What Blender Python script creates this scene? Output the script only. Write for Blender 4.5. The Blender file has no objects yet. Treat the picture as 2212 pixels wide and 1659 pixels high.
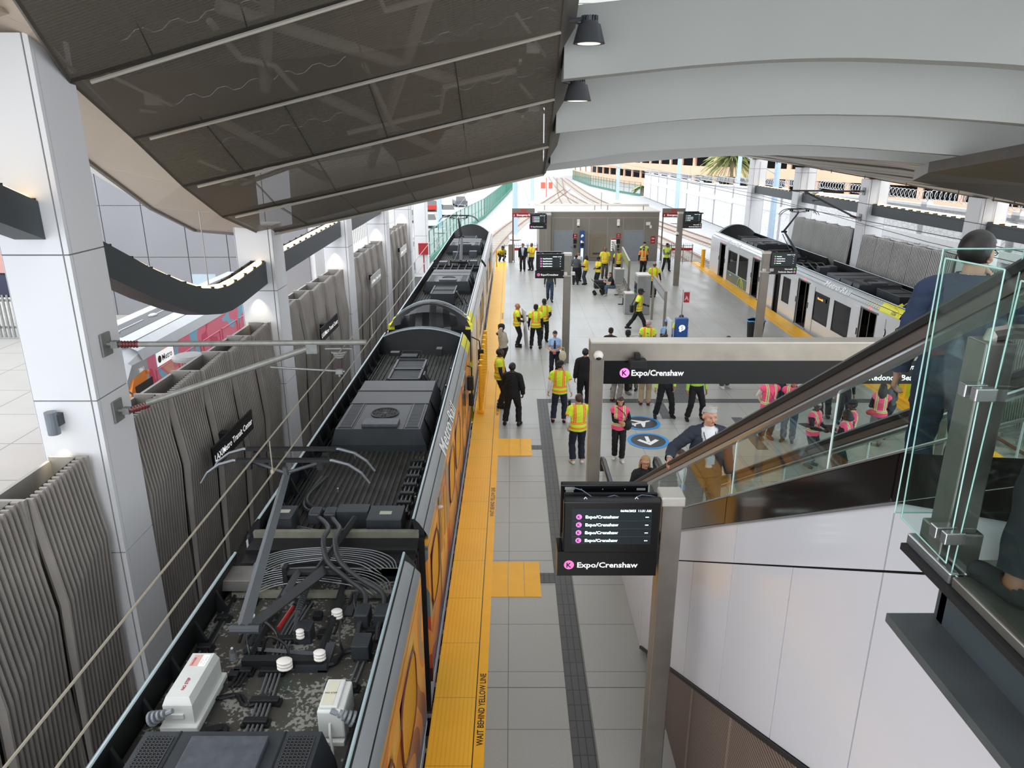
import bpy, bmesh, math, random
import numpy as np
from mathutils import Vector, Matrix, noise
random.seed(7)
S = bpy.context.scene
C = S.collection
R = math.radians
# ---------------------------------------------------------------- camera, sky, exposure
cd = bpy.data.cameras.new('camera'); cam = bpy.data.objects.new('camera', cd); C.objects.link(cam)
cd.sensor_width = 36.0; cd.lens = 1560/2212*36.0; cd.clip_start = .05; cd.clip_end = 900
cam.location = (0, 0, 7.6); cam.rotation_euler = (R(90-18.15), 0, 0)
cd.shift_x = 1/2212
S.camera = cam
S.cycles.transparent_max_bounces = 40
W = bpy.data.worlds.new('overcast'); S.world = W; W.use_nodes = True
wn = W.node_tree; wn.nodes.clear()
wo = wn.nodes.new('ShaderNodeOutputWorld'); wb = wn.nodes.new('ShaderNodeBackground')
tc = wn.nodes.new('ShaderNodeTexCoord'); nz = wn.nodes.new('ShaderNodeTexNoise'); cr = wn.nodes.new('ShaderNodeValToRGB')
nz.inputs['Scale'].default_value = 2.2; nz.inputs['Detail'].default_value = 5
cr.color_ramp.elements[0].color = (.80, .88, 1, 1); cr.color_ramp.elements[1].color = (1, 1, 1, 1)
cr.color_ramp.elements[0].position = .35; cr.color_ramp.elements[1].position = .65
wn.links.new(tc.outputs['Generated'], nz.inputs['Vector']); wn.links.new(nz.outputs['Fac'], cr.inputs['Fac'])
wn.links.new(cr.outputs['Color'], wb.inputs['Color']); wb.inputs['Strength'].default_value = 1.35
wn.links.new(wb.outputs[0], wo.inputs[0])
sd = bpy.data.lights.new('sun', 'SUN'); sd.energy = .9; sd.angle = R(60); sd.color = (1, .98, .95)
so = bpy.data.objects.new('sun', sd); C.objects.link(so); so.rotation_euler = (R(28), R(12), 0)
vs = S.view_settings; vs.view_transform = 'Standard'; vs.look = 'None'; vs.exposure = 0.95; vs.gamma = 1; vs.use_curve_mapping = False

# ---------------------------------------------------------------- materials
def lin(h):
    h = h.lstrip('#'); o = []
    for i in (0, 2, 4):
        c = int(h[i:i+2], 16)/255
        o.append(c/12.92 if c <= .04045 else ((c+.055)/1.055)**2.4)
    return (*o, 1)
MC = {}
def M(name, col='#888888', rough=.6, metal=0, var=0, scale=4, bump=0, bscale=60, emit=0, spec=.5, col2=None, coat=0):
    if name in MC: return MC[name]
    m = bpy.data.materials.new(name); m.use_nodes = True; MC[name] = m
    t = m.node_tree; b = t.nodes['Principled BSDF']; c = lin(col)
    b.inputs['Base Color'].default_value = c; b.inputs['Roughness'].default_value = rough; b.inputs['Metallic'].default_value = metal
    b.inputs['Specular IOR Level'].default_value = spec
    if coat: b.inputs['Coat Weight'].default_value = coat; b.inputs['Coat Roughness'].default_value = .08
    co = t.nodes.new('ShaderNodeTexCoord')
    n = t.nodes.new('ShaderNodeTexNoise'); n.inputs['Scale'].default_value = scale; n.inputs['Detail'].default_value = 6
    t.links.new(co.outputs['Object'], n.inputs['Vector'])
    r = t.nodes.new('ShaderNodeValToRGB')
    v = var if var else .04
    c2 = lin(col2) if col2 else tuple(min(1, x*(1+v)) for x in c[:3])+(1,)
    r.color_ramp.elements[0].color = tuple(x*(1-v) for x in c[:3])+(1,) if not col2 else c
    r.color_ramp.elements[1].color = c2; r.color_ramp.elements[0].position = .3; r.color_ramp.elements[1].position = .7
    t.links.new(n.outputs['Fac'], r.inputs['Fac']); t.links.new(r.outputs['Color'], b.inputs['Base Color'])
    if bump:
        n2 = t.nodes.new('ShaderNodeTexNoise'); n2.inputs['Scale'].default_value = bscale; n2.inputs['Detail'].default_value = 4
        t.links.new(co.outputs['Object'], n2.inputs['Vector'])
        bp = t.nodes.new('ShaderNodeBump'); bp.inputs['Strength'].default_value = bump; bp.inputs['Distance'].default_value = .02
        t.links.new(n2.outputs['Fac'], bp.inputs['Height']); t.links.new(bp.outputs['Normal'], b.inputs['Normal'])
    if emit:
        b.inputs['Emission Color'].default_value = c; b.inputs['Emission Strength'].default_value = emit
    return m
def glass(name, col='#e8f4f0', rough=0.02, clear=.9, ior=1.45):
    if name in MC: return MC[name]
    m = bpy.data.materials.new(name); m.use_nodes = True; MC[name] = m; t = m.node_tree; t.nodes.clear()
    o = t.nodes.new('ShaderNodeOutputMaterial'); mx = t.nodes.new('ShaderNodeMixShader'); tr = t.nodes.new('ShaderNodeBsdfTransparent')
    gl = t.nodes.new('ShaderNodeBsdfGlossy'); gl.inputs['Roughness'].default_value = rough
    f0 = ((ior-1)/(ior+1))**2*.9; 
    ge = t.nodes.new('ShaderNodeNewGeometry'); dt = t.nodes.new('ShaderNodeVectorMath'); dt.operation = 'DOT_PRODUCT'; t.links.new(ge.outputs['Normal'], dt.inputs[0]); t.links.new(ge.outputs['Incoming'], dt.inputs[1])
    def mt(op, a, b):
        n = t.nodes.new('ShaderNodeMath'); n.operation = op
        for i, v in enumerate((a, b)):
            if isinstance(v, (int, float)): n.inputs[i].default_value = v
            else: t.links.new(v, n.inputs[i])
        return n.outputs[0]
    sch = mt('ADD', mt('MULTIPLY', mt('POWER', mt('SUBTRACT', 1, mt('ABSOLUTE', dt.outputs['Value'], 0)), 5), .8), f0)
    c = lin(col); tr.inputs['Color'].default_value = tuple(x*clear for x in c[:3])+(1,)
    t.links.new(sch, mx.inputs[0]); t.links.new(tr.outputs[0], mx.inputs[1]); t.links.new(gl.outputs[0], mx.inputs[2]); t.links.new(mx.outputs[0], o.inputs[0])
    return m
class NT:
    """tiny node helper"""
    def __init__(s, m): s.t = m.node_tree; s.b = s.t.nodes.get('Principled BSDF')
    def math(s, op, a, b=None, c=None):
        n = s.t.nodes.new('ShaderNodeMath'); n.operation = op
        for i, v in enumerate((a, b, c)):
            if v is None: continue
            if isinstance(v, (int, float)): n.inputs[i].default_value = v
            else: s.t.links.new(v, n.inputs[i])
        return n.outputs[0]
    def coord(s, kind='Object'):
        n = s.t.nodes.new('ShaderNodeTexCoord'); x = s.t.nodes.new('ShaderNodeSeparateXYZ'); s.t.links.new(n.outputs[kind], x.inputs[0]); s.vec = n.outputs[kind]
        return x.outputs
    def mix(s, f, a, b):
        n = s.t.nodes.new('ShaderNodeMix'); n.data_type = 'RGBA'
        for i, v in ((0, f), (6, a), (7, b)):
            if isinstance(v, (int, float, tuple)): n.inputs[i].default_value = v
            else: s.t.links.new(v, n.inputs[i])
        return n.outputs[2]
    def noise(s, scale, det=4, vec=None, stretch=None):
        n = s.t.nodes.new('ShaderNodeTexNoise'); n.inputs['Scale'].default_value = scale; n.inputs['Detail'].default_value = det
        v = vec or s.vec
        if stretch:
            mp = s.t.nodes.new('ShaderNodeMapping'); mp.inputs['Scale'].default_value = stretch; s.t.links.new(v, mp.inputs[0]); v = mp.outputs[0]
        s.t.links.new(v, n.inputs['Vector']); return n.outputs['Fac']
    def band(s, v, a, b): return s.math('MULTIPLY', s.math('GREATER_THAN', v, a), s.math('LESS_THAN', v, b))
    def grid(s, v, pitch, w, off=0):
        """1 on a line of width w every pitch"""
        return s.math('LESS_THAN', s.math('PINGPONG', s.math('ADD', v, off), pitch/2), w/2)
    def set(s, sock, v): s.t.links.new(v, s.b.inputs[sock])
    def bump(s, h, st=.5, d=.01):
        n = s.t.nodes.new('ShaderNodeBump'); n.inputs['Strength'].default_value = st; n.inputs['Distance'].default_value = d
        s.t.links.new(h, n.inputs['Height']); s.t.links.new(n.outputs[0], s.b.inputs['Normal'])
def newm(name, rough=.6, metal=0):
    m = bpy.data.materials.new(name); m.use_nodes = True; MC[name] = m
    k = NT(m); k.b.inputs['Roughness'].default_value = rough; k.b.inputs['Metallic'].default_value = metal
    return m, k

# ---------------------------------------------------------------- mesh builder
def tagp(o, label=None, cat=None, group=None, kind=None):
    if label: o['label'] = label
    if cat: o['category'] = cat
    if group: o['group'] = group
    if kind: o['kind'] = kind
    return o
def thing(name, label, cat, loc=(0, 0, 0), rz=0, group=None):
    o = bpy.data.objects.new(name, None); C.objects.link(o); o.empty_display_size = .2
    o.location = loc; o.rotation_euler = (0, 0, rz); return tagp(o, label, cat, group)
TXT = {}
def glyphs(s, bold=0.0, shear=0):
    k = (s, bold, shear)
    if k in TXT: return TXT[k]
    c = bpy.data.curves.new('t', 'FONT'); c.body = s; c.size = 1; c.offset = bold; c.resolution_u = 2; c.shear = shear
    o = bpy.data.objects.new('t', c); C.objects.link(o)
    dg = bpy.context.evaluated_depsgraph_get(); me = bpy.data.meshes.new_from_object(o.evaluated_get(dg))
    V = [tuple(v.co[:2]) for v in me.vertices]; Fc = [tuple(p.vertices) for p in me.polygons]
    bpy.data.objects.remove(o); bpy.data.curves.remove(c); bpy.data.meshes.remove(me)
    TXT[k] = (V, Fc, min(v[0] for v in V), max(v[0] for v in V)); return TXT[k]
class MB:
    def __init__(s, T=None): s.v = []; s.f = []; s.m = []; s.T = T; s.k = 0
    def mat(s, k): s.k = k; return s
    def add(s, vs, fs):
        n = len(s.v)
        s.v += [tuple(s.T @ Vector(p)) for p in vs] if s.T else [tuple(p) for p in vs]
        s.f += [tuple(n+i for i in f) for f in fs]; s.m += [s.k]*len(fs); return s
    def box(s, c, d, rot=None):
        x, y, z = (q/2 for q in d); P = [Vector((a*x, b*y, e*z)) for a in (-1, 1) for b in (-1, 1) for e in (-1, 1)]
        if rot: P = [rot @ p for p in P]
        c = Vector(c)
        return s.add([p+c for p in P], [(0, 1, 3, 2), (4, 6, 7, 5), (0, 4, 5, 1), (2, 3, 7, 6), (0, 2, 6, 4), (1, 5, 7, 3)])
    def b2(s, a, b): return s.box([(p+q)/2 for p, q in zip(a, b)], [abs(q-p) for p, q in zip(a, b)])
    def bbox(s, a, b, r=.01):
        """box with chamfered edges"""
        bm = bmesh.new(); bmesh.ops.create_cube(bm, size=1)
        c = [(p+q)/2 for p, q in zip(a, b)]; d = [abs(q-p) for p, q in zip(a, b)]
        for v in bm.verts: v.co = Vector((v.co[i]*d[i]+c[i] for i in range(3)))
        bmesh.ops.bevel(bm, geom=bm.edges[:], offset=min(r, min(d)*.45), segments=2, profile=.5, affect='EDGES')
        return s.bm(bm)
    def bm(s, bm):
        bm.verts.index_update(); s.add([v.co[:] for v in bm.verts], [[v.index for v in f.verts] for f in bm.faces]); bm.free(); return s
    def quad(s, a, b, c, d): return s.add([a, b, c, d], [(0, 1, 2, 3)])
    def slab(s, pts, n):
        """polygon thickened along vector n"""
        k = len(pts); n = Vector(n); P = [Vector(p) for p in pts]+[Vector(p)+n for p in pts]
        return s.add(P, [tuple(range(k))[::-1], tuple(range(k, 2*k))]+[(i, (i+1) % k, k+(i+1) % k, k+i) for i in range(k)])
    def loft(s, rings, closed=True, cap=True):
        k = len(rings[0]); P = [p for r in rings for p in r]; F = []
        for j in range(len(rings)-1):
            for i in range(k if closed else k-1):
                a, b = j*k+i, j*k+(i+1) % k; F.append((a, b, b+k, a+k))
        if cap and closed: F += [tuple(range(k))[::-1], tuple(range(len(P)-k, len(P)))]
        return s.add(P, F)
    def tube(s, path, r, n=8, cap=True, flat=1):
        P = [Vector(p) for p in path]; rr = r if isinstance(r, (list, tuple)) else [r]*len(P); rings = []; u0 = None
        for i, p in enumerate(P):
            d = (P[min(i+1, len(P)-1)]-P[max(i-1, 0)]).normalized()
            if u0 is None:
                u0 = d.cross(Vector((0, 0, 1)))
                if u0.length < .05: u0 = Vector((1, 0, 0))
            u = (u0-d*u0.dot(d)).normalized(); u0 = u; w = d.cross(u)
            rings.append([p+(u*math.cos(2*math.pi*j/n)+w*math.sin(2*math.pi*j/n)*flat)*rr[i] for j in range(n)])
        return s.loft(rings, True, cap)
    def cyl(s, a, b, r, n=12, r2=None): return s.tube([a, b], [r, r if r2 is None else r2], n)
    def ell(s, c, r, n=10, rot=None):
        m = max(4, n//2+1); rings = []; c = Vector(c)
        V = [c+(rot or Matrix.Identity(3)) @ Vector((0, 0, -r[2]))]; F = []
        for j in range(1, m):
            t = -math.pi/2+math.pi*j/m
            for i in range(n):
                a = 2*math.pi*i/n; p = Vector((r[0]*math.cos(t)*math.cos(a), r[1]*math.cos(t)*math.sin(a), r[2]*math.sin(t)))
                V.append(c+(rot @ p if rot else p))
        V.append(c+(rot or Matrix.Identity(3)) @ Vector((0, 0, r[2])))
        for i in range(n): F.append((0, 1+(i+1) % n, 1+i))
        for j in range(m-2):
            for i in range(n):
                a, b = 1+j*n+i, 1+j*n+(i+1) % n; F.append((a, b, b+n, a+n))
        L = len(V)-1
        for i in range(n): F.append((L, L-n+i, L-n+(i+1) % n))
        return s.add(V, F)
    def disc(s, c, r, right, up, n=28, sy=1):
        c, right, up = Vector(c), Vector(right), Vector(up)
        return s.add([c+right*math.cos(2*math.pi*i/n)*r+up*math.sin(2*math.pi*i/n)*r*sy for i in range(n)], [tuple(range(n))])
    def text(s, t, o, size, right=(1, 0, 0), up=(0, 0, 1), al='l', bold=.0, sx=1, shear=0):
        V, F, a, b = glyphs(t, bold, shear); o, right, up = Vector(o), Vector(right).normalized(), Vector(up).normalized()
        dx = {'l': -a, 'c': -(a+b)/2, 'r': -b}[al]
        return s.add([o+right*((x+dx)*size*sx)+up*(y*size) for x, y in V], F)
    def build(s, name, mats, parent=None, smooth=False, label=None, cat=None, group=None, kind=None, bev=0):
        me = bpy.data.meshes.new(name); me.from_pydata(s.v, [], s.f)
        for m in (mats if isinstance(mats, (list, tuple)) else [mats]): me.materials.append(m)
        me.polygons.foreach_set('material_index', s.m)
        if smooth: me.polygons.foreach_set('use_smooth', [True]*len(me.polygons))
        me.update(); o = bpy.data.objects.new(name, me); C.objects.link(o)
        if smooth == 'auto':
            try: me.set_sharp_from_angle(angle=R(35))
            except Exception: pass
        if parent: o.parent = parent
        if bev:
            q = o.modifiers.new('bevel', 'BEVEL'); q.width = bev; q.segments = 2; q.limit_method = 'ANGLE'
        return tagp(o, label, cat, group, kind)
def smp(P, n=5):
    P = [Vector(p) for p in P]; Q = []
    for i in range(len(P)-1):
        p0, p1, p2, p3 = P[max(i-1, 0)], P[i], P[i+1], P[min(i+2, len(P)-1)]
        for j in range(n): t = j/n; Q.append(.5*((2*p1)+(-p0+p2)*t+(2*p0-5*p1+4*p2-p3)*t*t+(-p0+3*p1-3*p2+p3)*t**3))
    return Q+[P[-1]]
def kids(o): return [c for c in bpy.data.objects if c.parent == o]
def copy_tree(o, parent=None):
    c = o.copy(); C.objects.link(c)
    if parent: c.parent = parent
    for k in kids(o): copy_tree(k, c)
    return c
def place(o, loc, rz=None, label=None):
    o.location = loc
    if rz is not None: o.rotation_euler = (0, 0, rz)
    if label: o['label'] = label
    return o
def wall_holes(mb, x, y0, y1, z0, z1, holes, t=.04):
    """wall in plane x between y0..y1, z0..z1 with rectangular holes (ya,yb,za,zb)"""
    ys = sorted({y0, y1, *[q for h in holes for q in h[:2]]}); zs = sorted({z0, z1, *[q for h in holes for q in h[2:]]})
    for a, b in zip(ys, ys[1:]):
        for c, d in zip(zs, zs[1:]):
            my, mz = (a+b)/2, (c+d)/2
            if any(h[0] < my < h[1] and h[2] < mz < h[3] for h in holes): continue
            mb.b2((x-t/2, a, c), (x+t/2, b, d))
# shared materials
WHITE = M('white_panel', '#dddee0', .35, var=.02, scale=.6)
STEEL = M('brushed_steel', '#9a958e', .32, .85, var=.12, scale=3)
STEELD = M('dark_steel_plate', '#66625d', .35, .8, var=.1, scale=3)
BLACK = M('black_panel', '#08090b', .25)
BLK2 = M('matte_black', '#101113', .6, var=.2)
CHAR = M('charcoal_paint', '#3c4347', .45, .1, var=.06, scale=2)
YEL = M('yellow_paint', '#fbb917', .5, var=.04)
TWHITE = M('sign_white', '#f4f4f4', .5, emit=.25)
SCRW = M('screen_white', '#dff6f2', .5, emit=1.1)
PINK = M('line_pink', '#e070b4', .5, emit=.3)
GREEN = M('line_green', '#58b54a', .5, emit=.3)
GALV = M('galvanised', '#8d8f8c', .5, .6, var=.15, scale=8)
CONC = M('pale_concrete', '#b9b7b1', .8, var=.08, scale=2, bump=.1)
RED = M('sign_red', '#a4202b', .5)
GLS = glass('clear_glass', '#f3fbf8', .02, .985)
GLSE = M('glass_edge', '#a9cfc6', .1)
RUB = M('black_rubber', '#121212', .45)
# ================================================================ setting
# platform floor
m, k = newm('platform_stone', .34); X_ = k.coord()
sp = k.noise(55, 2); bl = k.noise(1.1, 4, stretch=(1, .35, 1)); 
base = k.mix(sp, lin('#8f8e86'), lin('#b4b3aa')); base = k.mix(k.math('MULTIPLY', bl, .55), base, lin('#a2a5a6'))
jx = k.grid(X_[0], 1.18, .012, .05); jy = k.grid(X_[1], 3.46, .02, 1.62)
j2 = k.math('MULTIPLY', k.grid(X_[1], 1.15, .012, .1), k.math('LESS_THAN', X_[1], 20))
jj = k.math('MAXIMUM', k.math('MAXIMUM', jx, jy), j2)
k.set('Base Color', k.mix(jj, base, lin('#6a6963')))
k.set('Roughness', k.math('ADD', .2, k.math('MULTIPLY', k.noise(1.6, 5, stretch=(1, .3, 1)), .3)))
FLOOR = m
mb = MB(); mb.slab([(-.36, -6, -1.0), (11.9, -6, -1.0), (11.9, 30, -1.0), (12.45, 50.6, -1.0), (-.36, 50.6, -1.0)], (0, 0, 1.0))
mb.build('floor', FLOOR, kind='structure')
m, k = newm('tactile_yellow', .5); X_ = k.coord()
bu = k.math('MULTIPLY', k.grid(X_[0], .06, .026), k.grid(X_[1], .06, .026))
c = k.mix(k.noise(2.5, 5), lin('#fbb81f'), lin('#ffc63a')); c = k.mix(k.grid(X_[1], 1.22, .01), c, lin('#c08a18'))
k.set('Base Color', k.mix(k.math('MULTIPLY', k.grid(X_[0], .06, .02, .03), .22), c, lin('#c98d16'))); k.bump(bu, .5, .006); TACT = m
m, k = newm('dark_tactile', .55); X_ = k.coord()
c = k.mix(k.noise(3, 5), lin('#4a4a4b'), lin('#5c5c5d')); c = k.mix(k.grid(X_[1], .3, .012), c, lin('#2c2c2c'))
k.set('Base Color', k.mix(k.grid(X_[0], .1, .014), c, lin('#39393a'))); TACD = m
mb = MB().b2((-1.12, -6, -1.0), (-.36, 50.6, .0)); mb.build('trim_1', M('platform_edge_concrete', '#8b8984', .8), kind='structure')
mb = MB().b2((-1.12, -6, .0), (-.52, 50.5, .012)); mb.build('trim_2', TACT, kind='structure')
mb = MB().b2((-.52, -6, .0), (-.505, 50.5, .010)); mb.build('trim_3', RUB, kind='structure')
mb = MB().b2((-.505, -6, .0), (-.36, 50.5, .012)); mb.build('trim_4', YEL, kind='structure')
mb = MB(); 
for y0 in (7.6, 13.9, 20.1, 26.4, 32.7): mb.text('WAIT BEHIND YELLOW LINE', (-.385, y0+.05, .0135), .125, (0, 1, 0), (-1, 0, 0), bold=.02, sx=.86)
mb.build('platform_lettering', RUB, label='black words WAIT BEHIND YELLOW LINE stencilled along the left yellow line', cat='floor marking')
# right edge
mb = MB(); mb.slab([(11.9, -6, -1.0), (12.72, -6, -1.0), (12.72, 30, -1.0), (13.0, 50.6, -1.0), (12.45, 50.6, -1.0), (11.9, 30, -1.0)], (0, 0, 1.0))
mb.build('trim_5', M('platform_edge_concrete'), kind='structure')
mb = MB(); mb.slab([(12.03, -6, 0), (12.7, -6, 0), (12.7, 30, 0), (12.98, 50.6, 0), (12.58, 50.6, 0), (12.03, 30, 0)], (0, 0, .012))
mb.build('trim_6', TACT, kind='structure')
mb = MB(); mb.slab([(11.86, -6, 0), (12.0, -6, 0), (12.0, 30, 0), (12.55, 50.6, 0), (12.42, 50.6, 0), (11.86, 30, 0)], (0, 0, .012))
mb.build('trim_7', YEL, kind='structure')
# dark guide strips in the floor
mb = MB().b2((.80, 4, 0), (1.12, 21.3, .006)); mb.b2((.80, 21.3, 0), (11.8, 21.65, .006)); mb.b2((.52, 17.62, 0), (.8, 17.9, .006)); mb.b2((.52, 11.45, 0), (.8, 11.78, .006))
mb.b2((4.45, 19.9, 0.0), (4.75, 21.3, .006)); mb.b2((5.0, 21.65, 0), (5.9, 24, .006)); mb.b2((6.5, 17.6, 0), (6.8, 20, .006))
mb.build('trim_8', TACD, kind='structure')
for i, (y0, y1) in enumerate(((17.2, 18.35), (11.02, 12.15))):
    mb = MB(); 
    for a in range(3): mb.b2((-.36+a*.3, y0, 0), (-.07+a*.3, y1, .012))
    m = M('mat_yellow', '#f3b41f', .5, var=.04)
    o = mb.build('tactile_mat', m, label=('yellow ribbed tactile mat set in the floor beside the man in black suit' if i == 0 else 'nearer yellow ribbed tactile mat left of the near sign post'), cat='tactile paving', group='yellow tactile mats')
# floor decals
def decal(cx, cy, kind, lab):
    t = thing('floor_decal', lab, 'floor sticker', (cx, cy, 0))
    MB().disc((0, 0, .008), .56, (1, 0, 0), (0, 1, 0), 48).build('blue_ring', M('decal_blue', '#2f8fd6', .5), t)
    MB().disc((0, 0, .010), .47, (1, 0, 0), (0, 1, 0), 48).build('dark_disc', M('decal_dark', '#3c3f44', .5), t)
    a = MB(); z = .0125
    if kind == 'arrow':
        a.add([(-.05, .3, z), (.05, .3, z), (.05, -.1, z), (-.05, -.1, z)], [(0, 1, 2, 3)])
        a.add([(0, -.32, z), (.3, .02, z), (.21, .1, z), (0, -.14, z), (-.21, .1, z), (-.3, .02, z)], [(0, 1, 2, 3), (0, 3, 4, 5)])
    else:
        Rm = Matrix.Rotation(R(-62), 3, 'Z')
        def pl(pts): a.add([tuple(Rm @ Vector((x, y, z))) for x, y in pts], [tuple(range(len(pts)))])
        pl([(-.045, -.32), (.045, -.32), (.045, .25), (0, .36), (-.045, .25)]); pl([(.04, .14), (.32, -.1), (.32, -.17), (.04, -.04)]); pl([(-.04, .14), (-.04, -.04), (-.32, -.17), (-.32, -.1)])
        pl([(.03, -.2), (.15, -.29), (.15, -.34), (.03, -.29)]); pl([(-.03, -.2), (-.03, -.29), (-.15, -.34), (-.15, -.29)])
    a.build('symbol', M('decal_white', '#eef0f0', .5), t)
decal(3.75, 19.55, 'plane', 'round dark floor decal with blue rim and white aeroplane symbol')
decal(3.72, 18.2, 'arrow', 'round dark floor decal with blue rim and white arrow symbol')
# ground, track beds
BAL = M('ballast', '#86888a', .95, var=.35, scale=9, bump=.8, bscale=14, col2='#b9bbbc')
mb = MB().b2((-7.2, -8, -1.3), (-1.15, 50.6, -1.05)); mb.build('floor_trackbed_left', M('trackbed', '#3a3937', .9, var=.3, scale=5), kind='structure')
mb = MB().b2((12.75, -8, -1.3), (22, 50.6, -1.05)); mb.build('floor_trackbed_right', BAL, kind='structure')
mb = MB(); N = 40
mb.b2((-9, 50.6, -1.3), (45, 330, -1.08)); mb.build('floor_ballast', BAL, kind='structure')
m, k = newm('plaza_concrete', .8); X_ = k.coord(); c = k.mix(k.noise(.5, 5), lin('#8b8a86'), lin('#9b9a95')); k.set('Base Color', k.mix(k.math('MAXIMUM', k.grid(X_[0], 2.4, .04), k.grid(X_[1], 2.4, .04)), c, lin('#6d6c69'))); PLAZA = m
mb = MB().b2((-70, -20, -1.4), (-7.2, 60, -.5)); mb.b2((-80, 60, -1.4), (-9, 330, -1.0)); mb.build('floor_plaza', PLAZA, kind='structure')
MB().b2((22, -8, -1.5), (70, 50.6, -1.0)).b2((45, 50.6, -1.5), (160, 330, -1.0)).build('floor_yard', BAL, kind='structure')
mb = MB()
for i in range(3):
    for j in range(3): mb.b2((-11.9+i*.95-j*.1, 12.2+j*.75, -.5), (-11.1+i*.95-j*.1, 12.8+j*.75, -.494))
mb.build('paving_inset', M('bluish_paver', '#7d8b95', .8), label='patch of bluish pavers in the pale plaza beside the first column', cat='paving')
# rails
RAIL = M('rusty_rail', '#7d5246', .6, .3, var=.2); SLP = M('concrete_tie', '#b2aca2', .9, var=.1)
def poly_at(P, s):
    for a, b in zip(P, P[1:]):
        d = (Vector(b)-Vector(a)).length
        if s <= d: return Vector(a).lerp(Vector(b), s/d), (Vector(b)-Vector(a)).normalized()
        s -= d
    return Vector(P[-1]), (Vector(P[-1])-Vector(P[-2])).normalized()
def smooth_poly(P, n=8):
    P = [Vector((*p, 0)) for p in P]; Q = []
    for i in range(len(P)-1):
        p0, p1, p2, p3 = P[max(i-1, 0)], P[i], P[i+1], P[min(i+2, len(P)-1)]
        for j in range(n):
            t = j/n; Q.append(.5*((2*p1)+(-p0+p2)*t+(2*p0-5*p1+4*p2-p3)*t*t+(-p0+3*p1-3*p2+p3)*t**3))
    return Q+[P[-1]]
def track(P, lab, ties=True, z=-1.05):
    Q = smooth_poly(P); t = thing('railway_track', lab, 'track', (Q[0].x, Q[0].y, z)); L = Q[0].copy(); L.z = 0
    off = []
    for sgn in (-1, 1):
        row = []
        for i, q in enumerate(Q):
            d = (Q[min(i+1, len(Q)-1)]-Q[max(i-1, 0)]).normalized(); row.append(q-L+Vector((-d.y, d.x, 0))*sgn*.72+Vector((0, 0, .17)))
        MB().tube(row, .055, 4).build('rail', RAIL, t)
    tot = sum((b-a).length for a, b in zip(Q, Q[1:])); mb = MB(); s = 0
    while s < min(tot, 150):
        p, d = poly_at(Q, s); a = math.atan2(d.y, d.x)
        mb.box((p.x-L.x, p.y-L.y, .03), (.24, 2.5, .12), Matrix.Rotation(a, 3, 'Z')); s += .7
    o = mb.build('sleepers', SLP, t); o['kind'] = 'stuff'
track([(-2.5, -6), (-2.5, 20), (-2.5, 50), (-2.2, 62), (0.2, 85), (5, 115), (12, 160)], 'left curving railway track leaving the station past the green fence')
track([(14.2, -6), (14.2, 25), (14.2, 50), (14.6, 56), (14.2, 72), (12.2, 100), (10.5, 150), (12, 230)], 'right railway track running under the light rail car and bending left')
track([(7.5, 70), (9, 78), (8.6, 100), (9.5, 140), (14, 220)], 'short middle railway siding joining the right track in the ballast')
track([(19.5, 62), (17, 90), (14.2, 130), (15, 220)], 'outer right railway track curving in beside the green fence')
MB().b2((2.9, 75, -1.1), (3.6, 200, -.85)).b2((3.0, 74.3, -1.1), (6.6, 75, -.85)).build('cable_trough', M('cable_trough_white', '#d8dadc', .7), label='long pale concrete trough lying in the ballast between the tracks', cat='cable trough')

# ---------------------------------------------------------------- columns
def column(x0, x1, y0, y1, zt, side):
    mb = MB(); g = .012
    for a, b in ((-1.2, 1.6), (1.62, 4.1), (4.12, 6.2), (6.22, zt)):
        if a >= zt: break
        b = min(b, zt)
        # panels on the four faces with a reveal at the corners
        mb.mat(0).b2((x0+.04, y0, a), (x1-.09, y0+.03, b)); mb.b2((x1-.03, y0+.09, a), (x1, y1-.02, b)); mb.b2((x0+.04, y1-.03, a), (x1-.04, y1, b)); mb.b2((x0, y0+.04, a), (x0+.03, y1-.04, b))
        mb.b2((x1-.07, y0+.004, a), (x1, y0+.075, b))
    mb.mat(1).b2((x0+.02, y0+.02, -1.2), (x1-.02, y1-.02, zt))
    return mb
JD = M('panel_joint_dark', '#77797c', .7)
ztop = [8.95, 5.75, 5.5, 5.5, 5.5, 5.5]
for i in range(6):
    y = 9.85+8.45*i
    column(-6.95, -6.0, y, y+.9, ztop[i], 1).build('column', [WHITE, JD], label=['large white panelled column nearest on the left, carrying the overhead wire arm', 'second white column on the left, where the curved light channel ends', 'third white column on the left beside the grey screens', 'fourth white column on the left behind the far light rail car', 'fifth white column at the far left of the platform', 'last white column on the left by the green fence'][i], cat='column', group='white columns along the left track')
yr = [17.4, 25.9, 34.35, 42.8, 51.25]
for i, y in enumerate(yr):
    mb = MB()
    c = column(-.95, 0, y, y+.9, [5.3, 5.9, 6.2, 6.5, 6.8][i], 1); mb.v = [(16.45-v[0], v[1], v[2]) for v in c.v]; mb.f = [tuple(reversed(f)) for f in c.f]; mb.m = c.m
    mb.build('column', [WHITE, JD], label=['white column hidden low at the right edge behind the man in blue suit', 'white column at right edge of view above the head of the man in blue suit', 'white column on the right that carries the overhead wire arm', 'white column on the right behind the pantograph', 'farthest white column on the right near the palm'][i], cat='column', group='white columns along the right track')

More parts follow.
